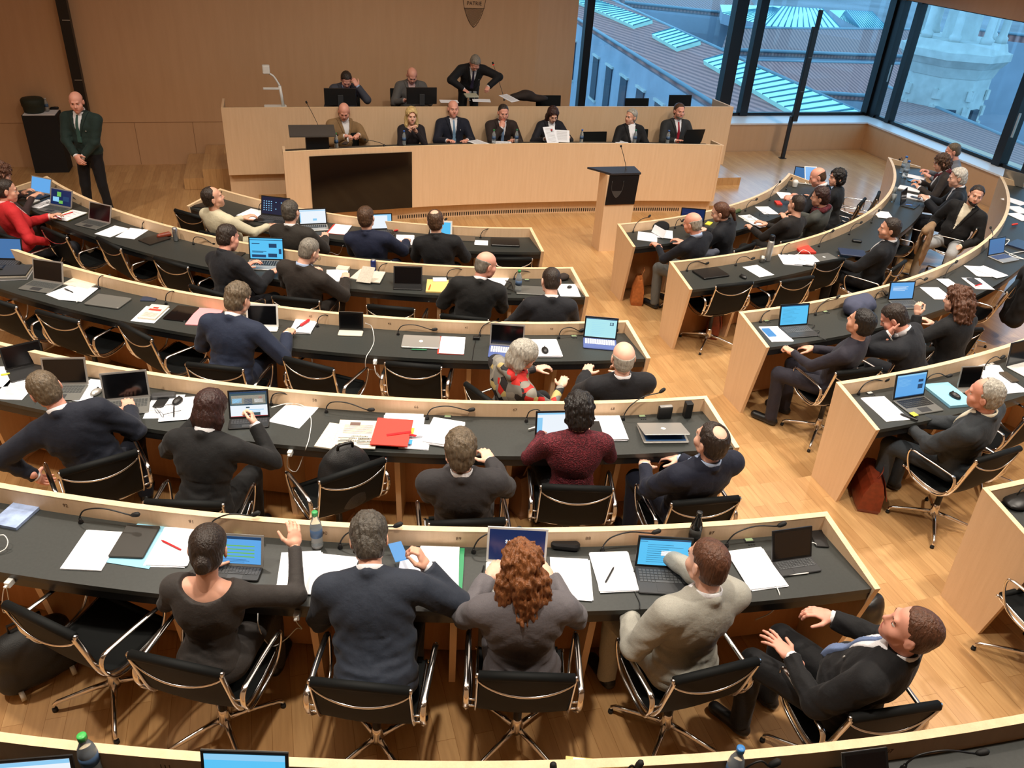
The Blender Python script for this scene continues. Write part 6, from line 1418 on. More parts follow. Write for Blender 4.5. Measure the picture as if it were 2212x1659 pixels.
paper(520, 472, 562, 452, 1, 'white sheets beside the cream sweater', 2, 0)
paper(548, 474, 575, 458, 1, 'white sheets before the laptop with icons', 2, 0, dz=.005)
flat(724, 507, 741, 486, 1, 'document_folder', 'red folder edge under white paper, front row', 'folder', RED, .225, .31, .004)
paper(726, 506, 743, 486, 1, 'white paper on a red folder in the front row', 3, 0, dz=.005, w=.205)
paper(874, 532, 876, 506, 1, 'white sheets between navy and black jackets', 3, 3)
lump(857, 500, TZ[1], [('c', (-.03, 0, .012), (.03, .01, .015), .014, .014)], REDC, 'key_lanyard', 'red strap between navy and black jackets', 'lanyard', .2, .008)
flat(1004, 527, 1006, 496, 1, 'tablet_cover', 'translucent grey folder cover in the front row', 'folder', mat('smoke_plastic', S(84, 78, 70), .2), .24, .31, .006)
paper(1040, 534, 1041, 516, 1, 'small white card printed with a few words', 1, 3, w=.16, L=.15)
flat(1092, 536, 1090, 515, 1, 'laptop', 'shut black laptop at the front row aisle end', 'laptop', BPLAST, .34, .24, .022, b=.012)
mic(1038, 514, 1095, 493, 1, 'microphone above the shut black laptop, front row', up=.07)
mic(935, 486, 965, 472, 1, 'microphone behind the white tablet, front row', up=.08)
mic(690, 470, 727, 465, 1, 'microphone beside the bright window laptop', up=.04)
mic(478, 428, 515, 421, 1, 'microphone beside the cream sweater', up=.05)
mic(560, 455, 590, 446, 1, 'microphone behind the laptop with icons', up=.04)
flat(430, 448, 442, 440, 1, 'tablet', 'flat black tablet in the front row corner', 'tablet', BPLAST, .16, .2, .01)
cable([(741, 530, TZ[1]-.06), (735, 545, TZ[1]-.2), (728, 550, TZ[1]-.22), (715, 545, TZ[1]-.2), (702, 548, TZ[1]-.2)], 'white lead hanging between the two front row suits', WHITEP, .003)
chair_at(381, 455, 434, 470, 1, 'empty black chair beside the cream sweater')
chair_at(446, 500, 500, 512, 1, 'black chair under the cream sweater')
chair_at(590, 540, 670, 548, 1, 'black chair under the front row dark brown suit')
chair_at(760, 556, 843, 562, 1, 'black chair under the front row navy jacket')
chair_at(905, 572, 990, 576, 1, 'black chair under the front row black jacket')
chair_at(1073, 560, 1140, 560, 1, 'empty black chair at the front row aisle end')
# ---------------------------------------------------------------- front row, window side
paper(1398, 524, 1400, 500, 1, 'newspaper sheets spread under the bald person', 2, 10, w=.24)
paper(1432, 516, 1432, 496, 1, 'second newspaper sheet beside the black beret', 2, 10, dz=.006, w=.24)
mb = MB(); p = at(1418, 508, TZ[1]+.02); mb.M = Matrix.Rotation(.3, 4, 'Z'); mb.slab([(-.0, -.12, 0), (.02, .12, 0), (.06, .12, .09), (.04, -.12, .09)], [(.003, -.12, 0), (.023, .12, 0), (.063, .12, .09), (.043, -.12, .09)]); tag(mb.build('newspaper_page', PAPER, None, tuple(p)), 'page being turned upright by the bald person', 'paper')
lump(1426, 494, TZ[1], [('e', (0, 0, .03), (.12, .10, .07))], mat('black_fur', S(14, 14, 15), .95), 'beret', 'black beret lying behind the newspaper sheets', 'hat', .2, .014, amp=.008)
laptop(1500, 500, 1494, 480, 1, 'laptop with a navy screen behind the bald navy pullover', 'navy', 'black', 96, .32, .18)
mic(1362, 498, 1405, 465, 1, 'microphone at the aisle corner beside the beret', up=.14)
mic(1458, 493, 1478, 474, 1, 'microphone behind the bald person in a pullover', up=.10)
mic(1610, 456, 1636, 429, 1, 'microphone beside the green spectacle case', up=.11)
mic(1662, 433, 1686, 391, 1, 'microphone beside the bright red case', up=.18)
mic(1698, 410, 1711, 384, 1, 'microphone before the last front row seats', up=.14)
lump(1591, 460, TZ[1], [('c', (-.06, 0, .02), (.06, 0, .02), .028, .028)], mat('olive_case', S(70, 84, 50), .6), 'glasses_case', 'olive green case with a pale stripe by the ponytail', 'case', .5, .010, amp=.001)
flat(1527, 487, 1535, 480, 1, 'smartphone', 'yellow edged phone before the ponytail', 'phone', YEL, .07, .13, .01)
flat(1632, 481, 1606, 466, 1, 'tablet', 'white rimmed tablet under a pair of glasses', 'tablet', WHITEP, .2, .27, .012, b=.012)
flat(1627, 476, 1610, 466, 1, 'notepad', 'pale notepad lying on the white rimmed tablet', 'notepad', PAPER, .16, .2, .006, dz=.014)
specs(1620, 470, 1, 'spectacles on the pale notepad', dz=.022)
paper(1645, 486, 1628, 478, 1, 'white sheets beside the ponytail elbow', 2, 0)
paper(1667, 463, 1645, 447, 1, 'blank white sheet before the cropped hair jumper', 2, 0)
specs(1641, 464, 1, 'spectacles and keys beside the blank white sheet', rz=.5)
flat(1686, 446, 1676, 434, 1, 'glasses_case', 'bright red case lying on the front row desk', 'case', RED, .08, .15, .02)
paper(1703, 431, 1690, 415, 1, 'crumpled white sheets beyond the red case', 3, 0)
laptop(1768, 412, 1752, 398, 1, 'white tablet with a blue picture held up by a bald person', 'mid', 'white', 130, .2, .03, name='tablet', keys=False, tall=.28, bezel='white', bz=.014)
lump(1716, 404, TZ[1], [('c', (0, 0, .0), (0, 0, .07), .035, .045)], WHITEP, 'paper_cup', 'white cup near the far end of the front row', 'cup', 0, .010, amp=0)
rod(1712, 396, 1722, 394, 1, 'highlighter', 'yellow marker beside the white cup', 'pen', YEL, .01, .01)
laptop(1738, 405, 1733, 390, 1, 'thin laptop seen edge-on near the white cup', 'dim', 'silver', 100, .3, .2)
chair_at(1485, 553, 1552, 545, 1, 'black chair with a grey jacket under the bald pullover person')
chair_at(1581, 545, 1636, 525, 1, 'black chair under the ponytail')
chair_at(1673, 516, 1731, 508, 1, 'black chair under the wide brown-black jumper')
chair_at(1777, 498, 1812, 480, 1, 'black chair under the grey sweater and red collar')
chair_at(1845, 456, 1877, 420, 1, 'empty black chair turned beside the wavy black hair')
chair_at(1890, 444, 1903, 404, 1, 'empty black chair seen edge-on before the second row front')
tbag(1374, 652, Z[1], .26, .15, .34, TAN, 'tote_bag', 'tan leather tote bag on the floor by the front row end', 'bag', 1.2)
# ---------------------------------------------------------------- second row, window side
flat(1551, 603, 1519, 582, 2, 'laptop', 'shut black laptop at the second row window-side end', 'laptop', BPLAST, .34, .24, .022, b=.012)
mouse(1605, 600, 2, 'black mouse beside the shut black laptop')
paper(1657, 597, 1618, 574, 2, 'printed white sheet in front of the steel cup', 1, 14)
mic(1480, 583, 1531, 567, 2, 'microphone over the shut black laptop', up=.06)
mic(1589, 574, 1630, 557, 2, 'microphone beside the steel cup', up=.07)
mic(1687, 551, 1717, 522, 2, 'microphone beside the steel flask', up=.10)
mic(1769, 533, 1801, 497, 2, 'microphone behind the shut grey laptop with logo', up=.13)
mic(1834, 507, 1862, 479, 2, 'microphone before the blue laptop holder', up=.10)
mic(1882, 482, 1900, 453, 2, 'microphone on the curve nearest the windows', up=.12)
mic(1946, 356, 1943, 343, 2, 'microphone at the far second row end', up=.10)
p = at(1657, 563, TZ[2]); t = thing('vacuum_flask', 'steel vacuum flask standing against the second row rim', 'flask', (p[0], p[1], TZ[2]+.001))
mb = MB(); mb.lathe([(.034, 0), (.036, .01), (.036, .22), (.030, .245)], 18); mb.build('body', SILVER, t); mb = MB(); mb.lathe([(.028, .245), (.030, .25), (.030, .30), (.024, .31)], 18); mb.build('cap', STEEL, t)
p = at(1646, 566, TZ[2]); t = thing('steel_cup', 'small steel cup beside the vacuum flask', 'cup', (p[0], p[1], TZ[2]+.001)); mb = MB(); mb.lathe([(.028, 0), (.034, .002), (.036, .065), (.033, .065), (.030, .01)], 18); mb.build('body', mat('brushed_steel', S(150, 150, 146), .3, .9), t)
flat(1746, 549, 1729, 533, 2, 'book', 'bright red book behind the crumpled sheets', 'book', RED, .19, .24, .025)
for i, q in enumerate(((1712, 572, 1700, 553), (1735, 572, 1722, 553), (1757, 571, 1738, 553))):
    paper(*q, 2, ['crumpled sheets nearest the steel flask', 'crumpled sheets in front of the red book', 'sheets half under the shut grey laptop with logo'][i], 3, 4, dz=i*.008, h=.003)
cable([(1722, 550, TZ[2]+.03), (1735, 540, TZ[2]+.04), (1750, 548, TZ[2]+.03), (1740, 562, TZ[2]+.03), (1726, 556, TZ[2]+.03), (1745, 552, TZ[2]+.035), (1762, 560, TZ[2]+.03)], 'coiled white lead on crumpled sheets', WHITEP, .003)
flat(1794, 566, 1765, 550, 2, 'laptop', 'shut grey laptop with a white logo on the window side', 'laptop', BODY['grey'], .3, .21, .016, b=.012, dz=.004, extra=logo_x)
flat(1853, 528, 1848, 518, 2, 'glasses_case', 'black case behind the dark blue laptop', 'case', BPLAST, .12, .06, .03, b=.02)
flat(1846, 558, 1836, 538, 2, 'laptop', 'shut dark blue laptop held at the desk edge', 'laptop', col('dark_blue_alloy', (44, 52, 76), .35), .31, .22, .018, b=.01, dz=.03)
paper(1912, 470, 1903, 459, 2, 'white sheets behind the spectacled laptop holder', 3, 0)
for i, (x, y) in enumerate(((1948, 374), (1953, 384))): bottle(x, y, 2, ['large water bottle with a blue cap, far end of second row', 'second water bottle beside the blue capped one'][i], .27, .04, capc=(50, 110, 190), lab=(130, 150, 170))
paper(1990, 386, 1962, 380, 2, 'white sheets before the maroon scarf', 3, 0)
flat(1994, 397, 1974, 391, 2, 'tablet', 'dark tablet between maroon scarf and white hair', 'tablet', SCR['off'], .2, .26, .01)
paper(1984, 414, 1944, 406, 2, 'white notebook before the white haired person', 5, 0, h=.004)
flat(2000, 432, 1962, 424, 2, 'tablet', 'pale tablet on white sheets under the white haired hands', 'tablet', PAPER, .24, .32, .012)
flat(1984, 429, 1972, 426, 2, 'smartphone', 'grey phone on the pale tablet', 'phone', DPLAST, .08, .14, .008, dz=.014)
laptop(1975, 446, 1950, 440, 2, 'laptop seen from the side between white hair and smiling person', 'off', 'black', 100, .3, .2)
rod(1955, 443, 1970, 445, 2, 'marker', 'blue marker beside the side-on laptop', 'pen', mat('blue_marker', S(70, 130, 220), .4), .009, .004)
for i, (x, y) in enumerate(((1929, 420), (1928, 436))): p = at(x, y, TZ[2]); t = thing('drinking_glass', ['empty drinking glass behind the white notebook', 'empty drinking glass behind the side-on laptop'][i], 'glass', (p[0], p[1], TZ[2]+.001)); mb = MB(); mb.lathe([(.026, 0), (.034, .11), (.031, .11), (.024, .006)], 16); mb.build('body', BODYG, t)
chair_at(1552, 619, 1620, 612, 2, 'empty black chair beside the brown leather satchel')
chair_at(1689, 609, 1754, 599, 2, 'empty black chair before the crumpled sheets')
chair_at(1766, 570, 1818, 561, 2, 'empty black chair before the shut grey laptop, window side')
chair_at(1918, 590, 1962, 560, 2, 'black chair under the dark blue laptop holder')
chair_at(1991, 502, 2021, 474, 2, 'black chair with a tan coat behind the smiling person')
chair_at(2100, 505, 2135, 470, 2, 'black chair under the smiling person')
tbag(1538, 722, Z[2], .30, .14, .34, BRLEA, 'satchel', 'brown leather satchel beside an empty second row chair', 'bag', 1.0, flap=True)
# ---------------------------------------------------------------- third row, window side
laptop(1738, 728, 1712, 706, 3, 'open laptop with a light blue text page at the aisle', 'blue', 'dark', 103, .31, .22, content=[(0, .95, 1, 1, DK)]+lines(12, .06, .7, .1, .88, DK, .006))
paper(1695, 743, 1657, 703, 3, 'blank white sheets at the third row aisle end', 3, 0)
flat(1668, 726, 1654, 712, 3, 'smartphone', 'phone with a blue screen on blank sheets', 'phone', SCR['mid'], .075, .15, .009, dz=.01)
mic(1635, 691, 1684, 671, 3, 'microphone behind the light blue text laptop', up=.06)
mic(1761, 681, 1814, 638, 3, 'microphone beside the folded blue coat', up=.14)
mic(1875, 642, 1920, 634, 3, 'microphone between the blue coat and the small lit laptop', up=.04)
mic(1966, 626, 2003, 601, 3, 'microphone behind the small lit laptop', up=.09)
mic(2039, 602, 2068, 563, 3, 'microphone on the curve before the curly brown hair', up=.13)
mic(2128, 530, 2140, 490, 3, 'microphone further along the curve by the white leads', up=.10)
plate(1656, 694, 3, 'card reader behind blank sheets, third row'); plate(1783, 674, 3, 'card reader beside the folded blue coat')
lump(1852, 672, TZ[3], [('e', (0, 0, .06), (.24, .12, .09)), ('e', (-.12, .03, .10), (.12, .09, .07)), ('e', (.14, 0, .05), (.14, .12, .07))], mat('blue_grey_cloth', S(66, 70, 92), .85, bump=.3, bscale=20), 'coat', 'folded blue-grey coat on the third row desk', 'coat', .6, .016, .05, amp=.012)
cable([(1745, 700, TZ[3]+.01), (1760, 703, TZ[3]+.012), (1752, 712, TZ[3]+.01), (1770, 715, TZ[3]+.012), (1765, 724, TZ[3]+.01), (1785, 735, TZ[3]+.006)], 'black lead coiled beside the light blue text laptop', BPLAST, .003)
laptop(1974, 672, 1944, 650, 3, 'small laptop with a blue page before the curly brown hair', 'mid', 'grey', 104, .29, .2, content=lines(4, .1, .9, .5, .8, WH, .02))
paper(2036, 645, 2010, 624, 3, 'white sheets behind the small blue page laptop', 2, 0)
paper(2060, 621, 2036, 604, 3, 'small white notebook on the curve of the third row', 4, 0, w=.15, L=.21)
paper(2130, 628, 2094, 600, 3, 'white sheets under a grey calculator', 3, 0)
flat(2112, 614, 2097, 604, 3, 'calculator', 'grey calculator on white sheets', 'calculator', DPLAST, .09, .15, .012, dz=.008)
rod(2105, 619, 2119, 615, 3, 'marker', 'red marker beside the grey calculator', 'pen', REDC, .007, .02)
paper(2140, 603, 2100, 572, 3, 'bent white sheets before the white-lead laptop', 3, 0, w=.26)
paper(2160, 596, 2120, 580, 3, 'loose white sheets beside the bent ones', 2, 0, dz=.008)
laptop(2184, 566, 2150, 552, 3, 'silver laptop with a light blue screen by coiled white leads', 'dim', 'silver', 105, .3, .21, key=col('blue_keys', (60, 84, 130), .5))
cable([(2145, 540, TZ[3]+.01), (2160, 520, TZ[3]+.02), (2180, 518, TZ[3]+.01), (2170, 530, TZ[3]+.02), (2155, 530, TZ[3]+.01), (2175, 545, TZ[3]+.02), (2212, 560, TZ[3]+.01), (2180, 550, TZ[3]+.01), (2230, 540, TZ[3]+.01)], 'tangled white leads on the third row desk', WHITEP, .006)
flat(2222, 536, 2190, 526, 3, 'laptop', 'shut dark blue laptop at the right picture edge'.replace('right ', ''), 'laptop', col('dark_blue_alloy', (44, 52, 76), .35), .33, .24, .018)
paper(2206, 440, 2178, 431, 3, 'white cards by the window-side rim', 2, 0)
paper(2212, 460, 2190, 448, 3, 'stack of white cards beyond the first ones', 3, 0)
paper(2214, 474, 2192, 464, 3, 'third group of white cards by the rim', 3, 0)
laptop(2205, 395, 2186, 400, 3, 'silver laptop side-on beneath the big window', 'dim', 'silver', 104, .32, .22)
rod(2185, 488, 2197, 486, 3, 'stapler', 'red stapler among the white cards', 'stapler', RED, .014, .01)
chair_at(1796, 793, 1879, 784, 3, 'black chair under the plum-grey sweater')
chair_at(1938, 772, 2018, 753, 3, 'black chair under the dark suit with steel watch')
chair_at(2028, 714, 2124, 712, 3, 'black chair with a pink scarf over its back')
V, F = surf([('e', (0, -.012, .0), (.12, .035, .05)), ('e', (-.02, -.03, -.10), (.10, .02, .12)), ('e', (.06, -.03, -.06), (.07, .02, .10))], .010, .03, post=lambda X, d: d+.008*wob(X, 40))
p = at(2078, 716, Z[3]+.855); tag(link('pink_scarf', V, F, col('pink_satin', (206, 120, 126), .5), None, None, True, tuple(p), math.atan2(p[0], -p[1])), 'pink patterned scarf hanging over a chair back', 'scarf')
c1 = chair_at(2168, 640, 2205, 600, 3, 'black chair under the hanging black coat')
lump(2162, 740, Z[3]+.02, [('c', (-.1, 0, .35), (-.12, .0, .80), .10, .07), ('c', (.1, 0, .3), (.12, 0, .80), .10, .07), ('c', (-.12, 0, .84), (.12, 0, .84), .06, .06)], mat('black_coat_cloth', S(18, 18, 20), .9), 'coat', 'long black coat hanging over a chair back', 'coat', 1.0, .02, .05, amp=.012)
# ---------------------------------------------------------------- fourth and fifth row, window side
laptop(2005, 894, 1961, 862, 4, 'open grey laptop with a blue news page before the charcoal suit', 'mid', 'grey', 102, .31, .22, bezel='black', key=BPLAST, content=[(0, .93, 1, 1, LB)]+lines(6, .05, .6, .5, .85, LB, .01)+[(.75, .3, .92, .5, DK), (.75, .6, .92, .72, DK), (0, 0, 1, .04, DK)])
flat(1977, 897, 1971, 893, 4, 'sticky_note', 'yellow sticky note on the grey laptop corner', 'note', YEL, .05, .05, .002, dz=.016)
paper(1941, 912, 1880, 856, 4, 'long white printed sheet at the fourth row aisle end', 2, 16, w=.21, L=.33)
rod(1944, 896, 1982, 911, 4, 'marker', 'thick black marker beside the printed sheet', 'pen', BPLAST, .010, .004)
flat(2076, 877, 2022, 835, 4, 'document_folder', 'light blue folder under a black mouse', 'folder', LBLUE, .24, .33, .022)
mouse(2062, 857, 4, 'black mouse on the light blue folder', dz=.024)
laptop(2100, 850, 2089, 841, 4, 'silver framed tablet with a dark screen beside the blue folder', 'off', 'silver', 100, .2, .06, name='tablet', keys=False, tall=.19, bezel='silver', bz=.008)
paper(2196, 850, 2138, 808, 4, 'white sheets beside the thin grey hair', 2, 0, w=.24)
paper(2150, 812, 2140, 798, 4, 'white sheet behind the brown phone', 1, 4, dz=.006)
flat(2188, 822, 2170, 809, 4, 'smartphone', 'brown cased phone on white sheets', 'phone', mat('brown_case', S(76, 66, 54), .4), .08, .16, .012, dz=.012, b=.01)
laptop(2240, 808, 2200, 787, 4, 'white laptop with a black screen at the picture edge', 'off', 'white', 100, .33, .22, bezel='black')
mic(1851, 850, 1920, 818, 4, 'microphone behind the blue news page laptop', up=.08)
mic(1996, 833, 2056, 810, 4, 'microphone behind the silver framed tablet', up=.07)
mic(2124, 800, 2170, 769, 4, 'microphone beside the white picture-edge laptop', up=.09)
plate(1879, 850, 4, 'card reader beside the blue news page laptop', WHITEP); plate(2143, 787, 4, 'card reader beside the picture-edge laptop', WHITEP)
chair_at(2107, 997, 2205, 968, 4, 'black chair under the thin grey hair')
chair_at(2215, 905, 2290, 880, 4, 'empty black chair at the picture edge, fourth row')
tbag(1866, 1080, Z[4], .36, .17, .30, BRLEA, 'briefcase', 'brown leather briefcase on the floor by the fourth row end', 'briefcase', 1.1, strap=.06, flap=True)
mic(2185, 1078, 2240, 1050, 5, 'microphone at the cut-off fifth row desk', up=.06)
lump(2195, 1086, TZ[5], [('e', (0, 0, .02), (.12, .08, .03))], BPLAST, 'tablet_sleeve', 'black sleeve on the cut-off fifth row desk', 'case', .5, .012, amp=.003)
empty_chair(2440, 1300, 5, 'empty black chair beyond the cut-off fifth row desk')
# ---------------------------------------------------------------- tribune things
ZLT, ZUT = .982, .47+.80
def trib_chair(px, py, z, label, kind='black high-backed seats of the tribune', w=.46, top=None):
    """flat black visitor seat: px, py = top edge middle of the back; it faces the hall"""
    zt = z+(top or .88); p = at(px, py, zt); t = thing('visitor_chair', label, 'chair', (p[0], p[1]-.22, z), PI, kind)
    mb = MB(); mb.M = Matrix.Translation((0, -.22, .44)) @ Matrix.Rotation(.12, 4, 'X'); mb.box(0, 0, .22, w, .03, .44, b=.012); mb.build('backrest', SLING, t)
    mb = MB(); mb.box(0, .0, .45, w, .46, .04, b=.02); mb.build('seat', SLING, t)
    for s_ in (-1, 1):
        mb = MB(); mb.tube([(s_*w/2, -.24, .02), (s_*w/2, -.22, .60), (s_*w/2, .16, .62), (s_*w/2, .22, .02)], .011, 8); mb.build('leg_frame', CHROME, t)
    return t
for i, (x, y) in enumerate(((1187, 207), (1379, 213), (1473, 206))): trib_chair(x, y, .45, ['empty seat beside the dark coat on the upper tribune', 'empty upper seat above the silver haired person', 'empty upper seat above the red tie'][i])
trib_chair(1285, 291, .155, 'empty lower seat between long dark hair and silver hair', top=.84)
for (x, y, z, l) in ((743, 300, .155, 'lower seat under the tan jacket'), (858, 293, .155, 'lower seat with a brown leather jacket'), (979, 290, .155, 'lower seat under the navy suit and pale blue tie'), (1075, 282, .155, 'lower seat under the hand over the mouth'), (1180, 282, .155, 'lower seat under the long dark brown hair'), (1375, 290, .155, 'lower seat under the silver hair'), (1467, 290, .155, 'lower seat under the red tie'), (748, 205, .45, 'upper seat under the grey suit'), (872, 202, .45, 'upper seat under the bald grey jacket')):
    trib_chair(x, y, z, l, top=.80)
def monitor(px, py, label):
    p = at(px, py, ZUT+.0); t = thing('monitor', label, 'monitor', (p[0], p[1], ZUT-.02), PI)
    mb = MB(); mb.box(0, .0, .17, .50, .03, .26, b=.01); mb.build('housing', BPLAST, t); mb = MB(); mb.box(0, -.017, .17, .46, .002, .23); mb.build('display', SCR['navy'], t)
    mb = MB(); mb.box(0, .03, .11, .09, .03, .18, b=.01); mb.build('stand', DPLAST, t); mb = MB(); mb.box(0, .02, .008, .22, .16, .016, b=.03); mb.build('foot', BPLAST, t)
monitor(736, 230, 'black monitor in front of the grey suit'); monitor(911, 227, 'black monitor in front of the bald grey jacket')
p = at(603, 222, ZUT+.1); t = thing('document_camera', 'white document camera on the upper tribune end', 'document camera', (p[0], p[1]+.05, ZUT-.02), 0)
mb = MB(); mb.box(-.06, 0, .03, .34, .26, .05, b=.02); mb.build('base', WHITEP, t)
mb = MB(); mb.tube([(.06, 0, .05), (.03, 0, .36)], .022, 12); mb.tube(spl([(.03, 0, .36), (-.0, 0, .42), (-.05, 0, .50), (-.11, 0, .54)], 4), .015, 10); mb.build('arm', WHITEP, t)
mb = MB(); mb.box(-.15, 0, .60, .11, .11, .12, b=.02); mb.build('camera_head', WHITEP, t); mb = MB(); mb.box(-.09, 0, .32, .26, .04, .03, b=.01); mb.build('lamp_bar', WHITEP, t)
def tmic(bx, by, tx, ty, z, dy, label, lit=False):
    b = at(bx, by, z); e = aty(tx, ty, b[1]+dy); t = thing('gooseneck_microphone', label, 'microphone', tuple(b)); q = Vector(e-b)
    mb = MB(); mb.lathe([(.018, 0), (.016, .012), (.007, .03)], 12); mb.tube(spl([(0, 0, .02), q*.2+Vector((0, 0, .03)), q*.6+Vector((0, 0, .02)), q*.94], 5), .0042, 6); mb.build('gooseneck', BPLAST, t)
    mb = MB(); mb.tube([q*.94, q], .014, 10); mb.build('head', RUBBER, t)
    if lit: mb = MB(); mb.tube([q*.925, q*.94], .0145, 12); mb.build('light_ring', shade('red_light', (255, 40, 30), 1.6), t)
tmic(691, 282, 661, 219, 1.14, -.05, 'long microphone rising from the dark lectern on the tribune')
tmic(1089, 217, 1064, 134, ZUT, -.03, 'long microphone with a red ring beside the standing person', True)
tmic(1352, 366, 1341, 314, 1.12, 0, 'thin microphone standing on the wooden speaking desk')
tmic(830, 316, 787, 301, ZLT, 0, 'low microphone beside the tan jacket')
# dark lectern on the lower tribune
p = at(683, 322, ZLT+.05); t = thing('lectern', 'dark grey lectern standing on the tribune end', 'lectern', (p[0], p[1]+.04, ZLT-.02))
mb = MB(); mb.box(.02, 0, .12, .32, .24, .27); mb.build('body', BPLAST, t)
mb = MB(); mb.slab([(-.36, -.20, .28), (.28, -.20, .28), (.28, .18, .34), (-.36, .18, .34)], [(-.36, -.20, .30), (.28, -.20, .30), (.28, .18, .36), (-.36, .18, .36)]); mb.build('top', mat('lectern_top', S(70, 68, 66), .45), t)
# speaking desk in front
t = thing('podium', 'birch speaking desk with a black shield panel', 'lectern', (.92, -4.38, FL))
mb = MB(); mb.slab([(0, 0, 0), (.44, 0, 0), (.44, .24, 0), (-.02, .24, 0)], [(0, 0, 1.12), (.46, 0, 1.12), (.46, .24, 1.12), (-.02, .24, 1.12)]); mb.build('body', BIRCH, t)
mb = MB(); mb.slab([(.01, -.012, .70), (.455, -.012, .70), (.455, -.001, .70), (.01, -.001, .70)], [(.03, -.012, 1.12), (.475, -.012, 1.12), (.475, -.001, 1.12), (.03, -.001, 1.12)]); pn = mb.build('front_board', STEEL, t)
mb = MB(); mb.slab([(-.22, .235, 1.145), (.49, .235, 1.145), (.49, -.02, 1.125), (.05, -.02, 1.125)], [(-.22, .235, 1.17), (.49, .235, 1.17), (.49, -.02, 1.15), (.05, -.02, 1.15)]); mb.build('top', mat('podium_top', S(46, 46, 50), .3), t)
mb = MB(); so = shield_outline(.42)
for i in range(len(so)-1): mb.tube([(so[i][0]+.16, -.014, .80+so[i][1]*.32), (so[i+1][0]+.16, -.014, .80+so[i+1][1]*.32)], .003, 5)
mb.slab([(.16+x, -.0145, .80+z*.32) for x, z in so if z < .34], [(.16+x, -.0125, .80+z*.32) for x, z in so if z < .34]); mb.build('shield', mat('shield_grey', S(62, 60, 58), .5), pn)
for i, (x, y, c_, l) in enumerate(((727, 317, (50, 150, 80), 'small bottle with green cap before the tan jacket'), (873, 311, (60, 110, 200), 'small bottle with blue cap before the blond person'), (1066, 308, (50, 150, 100), 'small bottle with green cap before the hand over the mouth'), (1115, 307, (50, 130, 90), 'small bottle near the fist of the dark brown suit'), (1189, 307, (200, 40, 40), 'small bottle with red cap before the long dark hair'), (1255, 307, (60, 110, 200), 'small bottle with blue cap before the empty lower seat'), (1370, 307, (50, 140, 110), 'small bottle before the silver haired person'), (1441, 308, (60, 110, 200), 'small bottle with blue cap before the red tie'))):
    bottle(x, y+3, None, l, .22, .03, capc=c_, z=ZLT)
def rp(x, y, z, label, w=.21, L=.297, rx=0, rz=0, m=PAPER, nm='paper_sheets', lnn=12, yv=None):
    p = at(x, y, z) if yv is None else aty(x, y, yv); mb = MB(); mb.M = Matrix.Rotation(rz, 4, 'Z') @ Matrix.Rotation(rx, 4, 'X'); mb.box(0, 0, 0, w, L, .003); o = mb.build(nm, m, None, tuple(p)); tag(o, label, 'paper')
    if lnn:
        mb = MB(); mb.M = Matrix.Rotation(rz, 4, 'Z') @ Matrix.Rotation(rx, 4, 'X')
        for i in range(lnn): mb.box(0, L*.4-L*.8*i/lnn, .0022, w*.7, .003, .0006)
        mb.build('print', INK, o)
rp(1034, 308, ZLT+.01, 'white sheets before the navy suit on the tribune', rz=.5)
rp(1190, 293, 1.12, 'long sheet held in one hand by the dark haired reader', rx=.9, rz=.25)
rp(1214, 294, 1.10, 'second sheet held beside the long one', L=.21, w=.24, rx=.8, rz=-.2)
rp(1345, 309, ZLT+.01, 'sheets before the silver haired person', rz=.1); rp(1085, 309, ZLT+.01, 'sheets before the dark brown suit', rz=1.4)
rp(1100, 212, ZUT+.12, 'white sheets on the dark bag on the upper tribune', rz=.6, rx=.2); rp(970, 219, ZUT+.12, 'white sheets beside the second monitor', rz=1.5, lnn=0); rp(1040, 217, ZUT+.12, 'white sheets before the standing person', rz=1.4, lnn=0)
q = at(1018, 205, 1.60); mb = MB(); mb.box(0, 0, 0, .22, .15, .02, b=.006); o = mb.build('book', col('olive_book', (170, 170, 150), .6), None, tuple(aty(1018, 206, -1.05))); o.rotation_euler = (.15, 0, .1); tag(o, 'small pale book held by the standing person', 'book')
lump(1136, 219, ZUT, [('e', (0, 0, .10), (.16, .1, .09)), ('e', (.2, 0, .05), (.2, .1, .06)), ('e', (-.15, 0, .08), (.16, .1, .06))], mat('dark_brown_cloth', S(44, 34, 30), .8), 'jacket', 'dark coat lying on the upper tribune beside the sheets', 'coat', 0, .02, .05)
lump(845, 325, .155+.40, [('c', (-.12, 0, .36), (.14, 0, .42), .07, .06), ('c', (-.16, 0, .1), (-.14, 0, .32), .08, .07)], mat('aubergine_leather', S(54, 44, 48), .5), 'jacket', 'dark leather jacket hung over a lower tribune seat', 'coat', 0, .016, .05)
p = at(1493, 310, ZLT); t = thing('laptop', 'black laptop seen from behind before the red tie', 'laptop', (p[0], p[1]+.10, ZLT), PI+.05)
mb = MB(); mb.box(0, -.0, .012, .33, .23, .022, b=.01); mb.build('keyboard_base', BPLAST, t); mb = MB(); mb.M = Matrix.Translation((0, .115, .022)) @ Matrix.Rotation(-.25, 4, 'X'); mb.box(0, 0, .115, .34, .008, .23); mb.build('lid', BPLAST, t)
p = aty(746, 309, at(746, 309, 1.02)[1]); flat(742, 314, 750, 306, None, 'smartphone', 'phone in the hands of the tan jacket', 'phone', BPLAST, .07, .14, .01, z=1.03)
for i, (x, y) in enumerate(((1014, 214), (1025, 214))): p = at(x, y+3, ZUT); t = thing('drinking_glass', ['stemmed glass before the standing person', 'second glass before the standing person'][i], 'glass', (p[0], p[1], ZUT)); mb = MB(); mb.lathe([(.03, 0), (.03, .003), (.005, .01), (.005, .06), (.03, .09), (.034, .15), (.031, .15), (.026, .1)], 14); mb.build('body', BODYG, t)
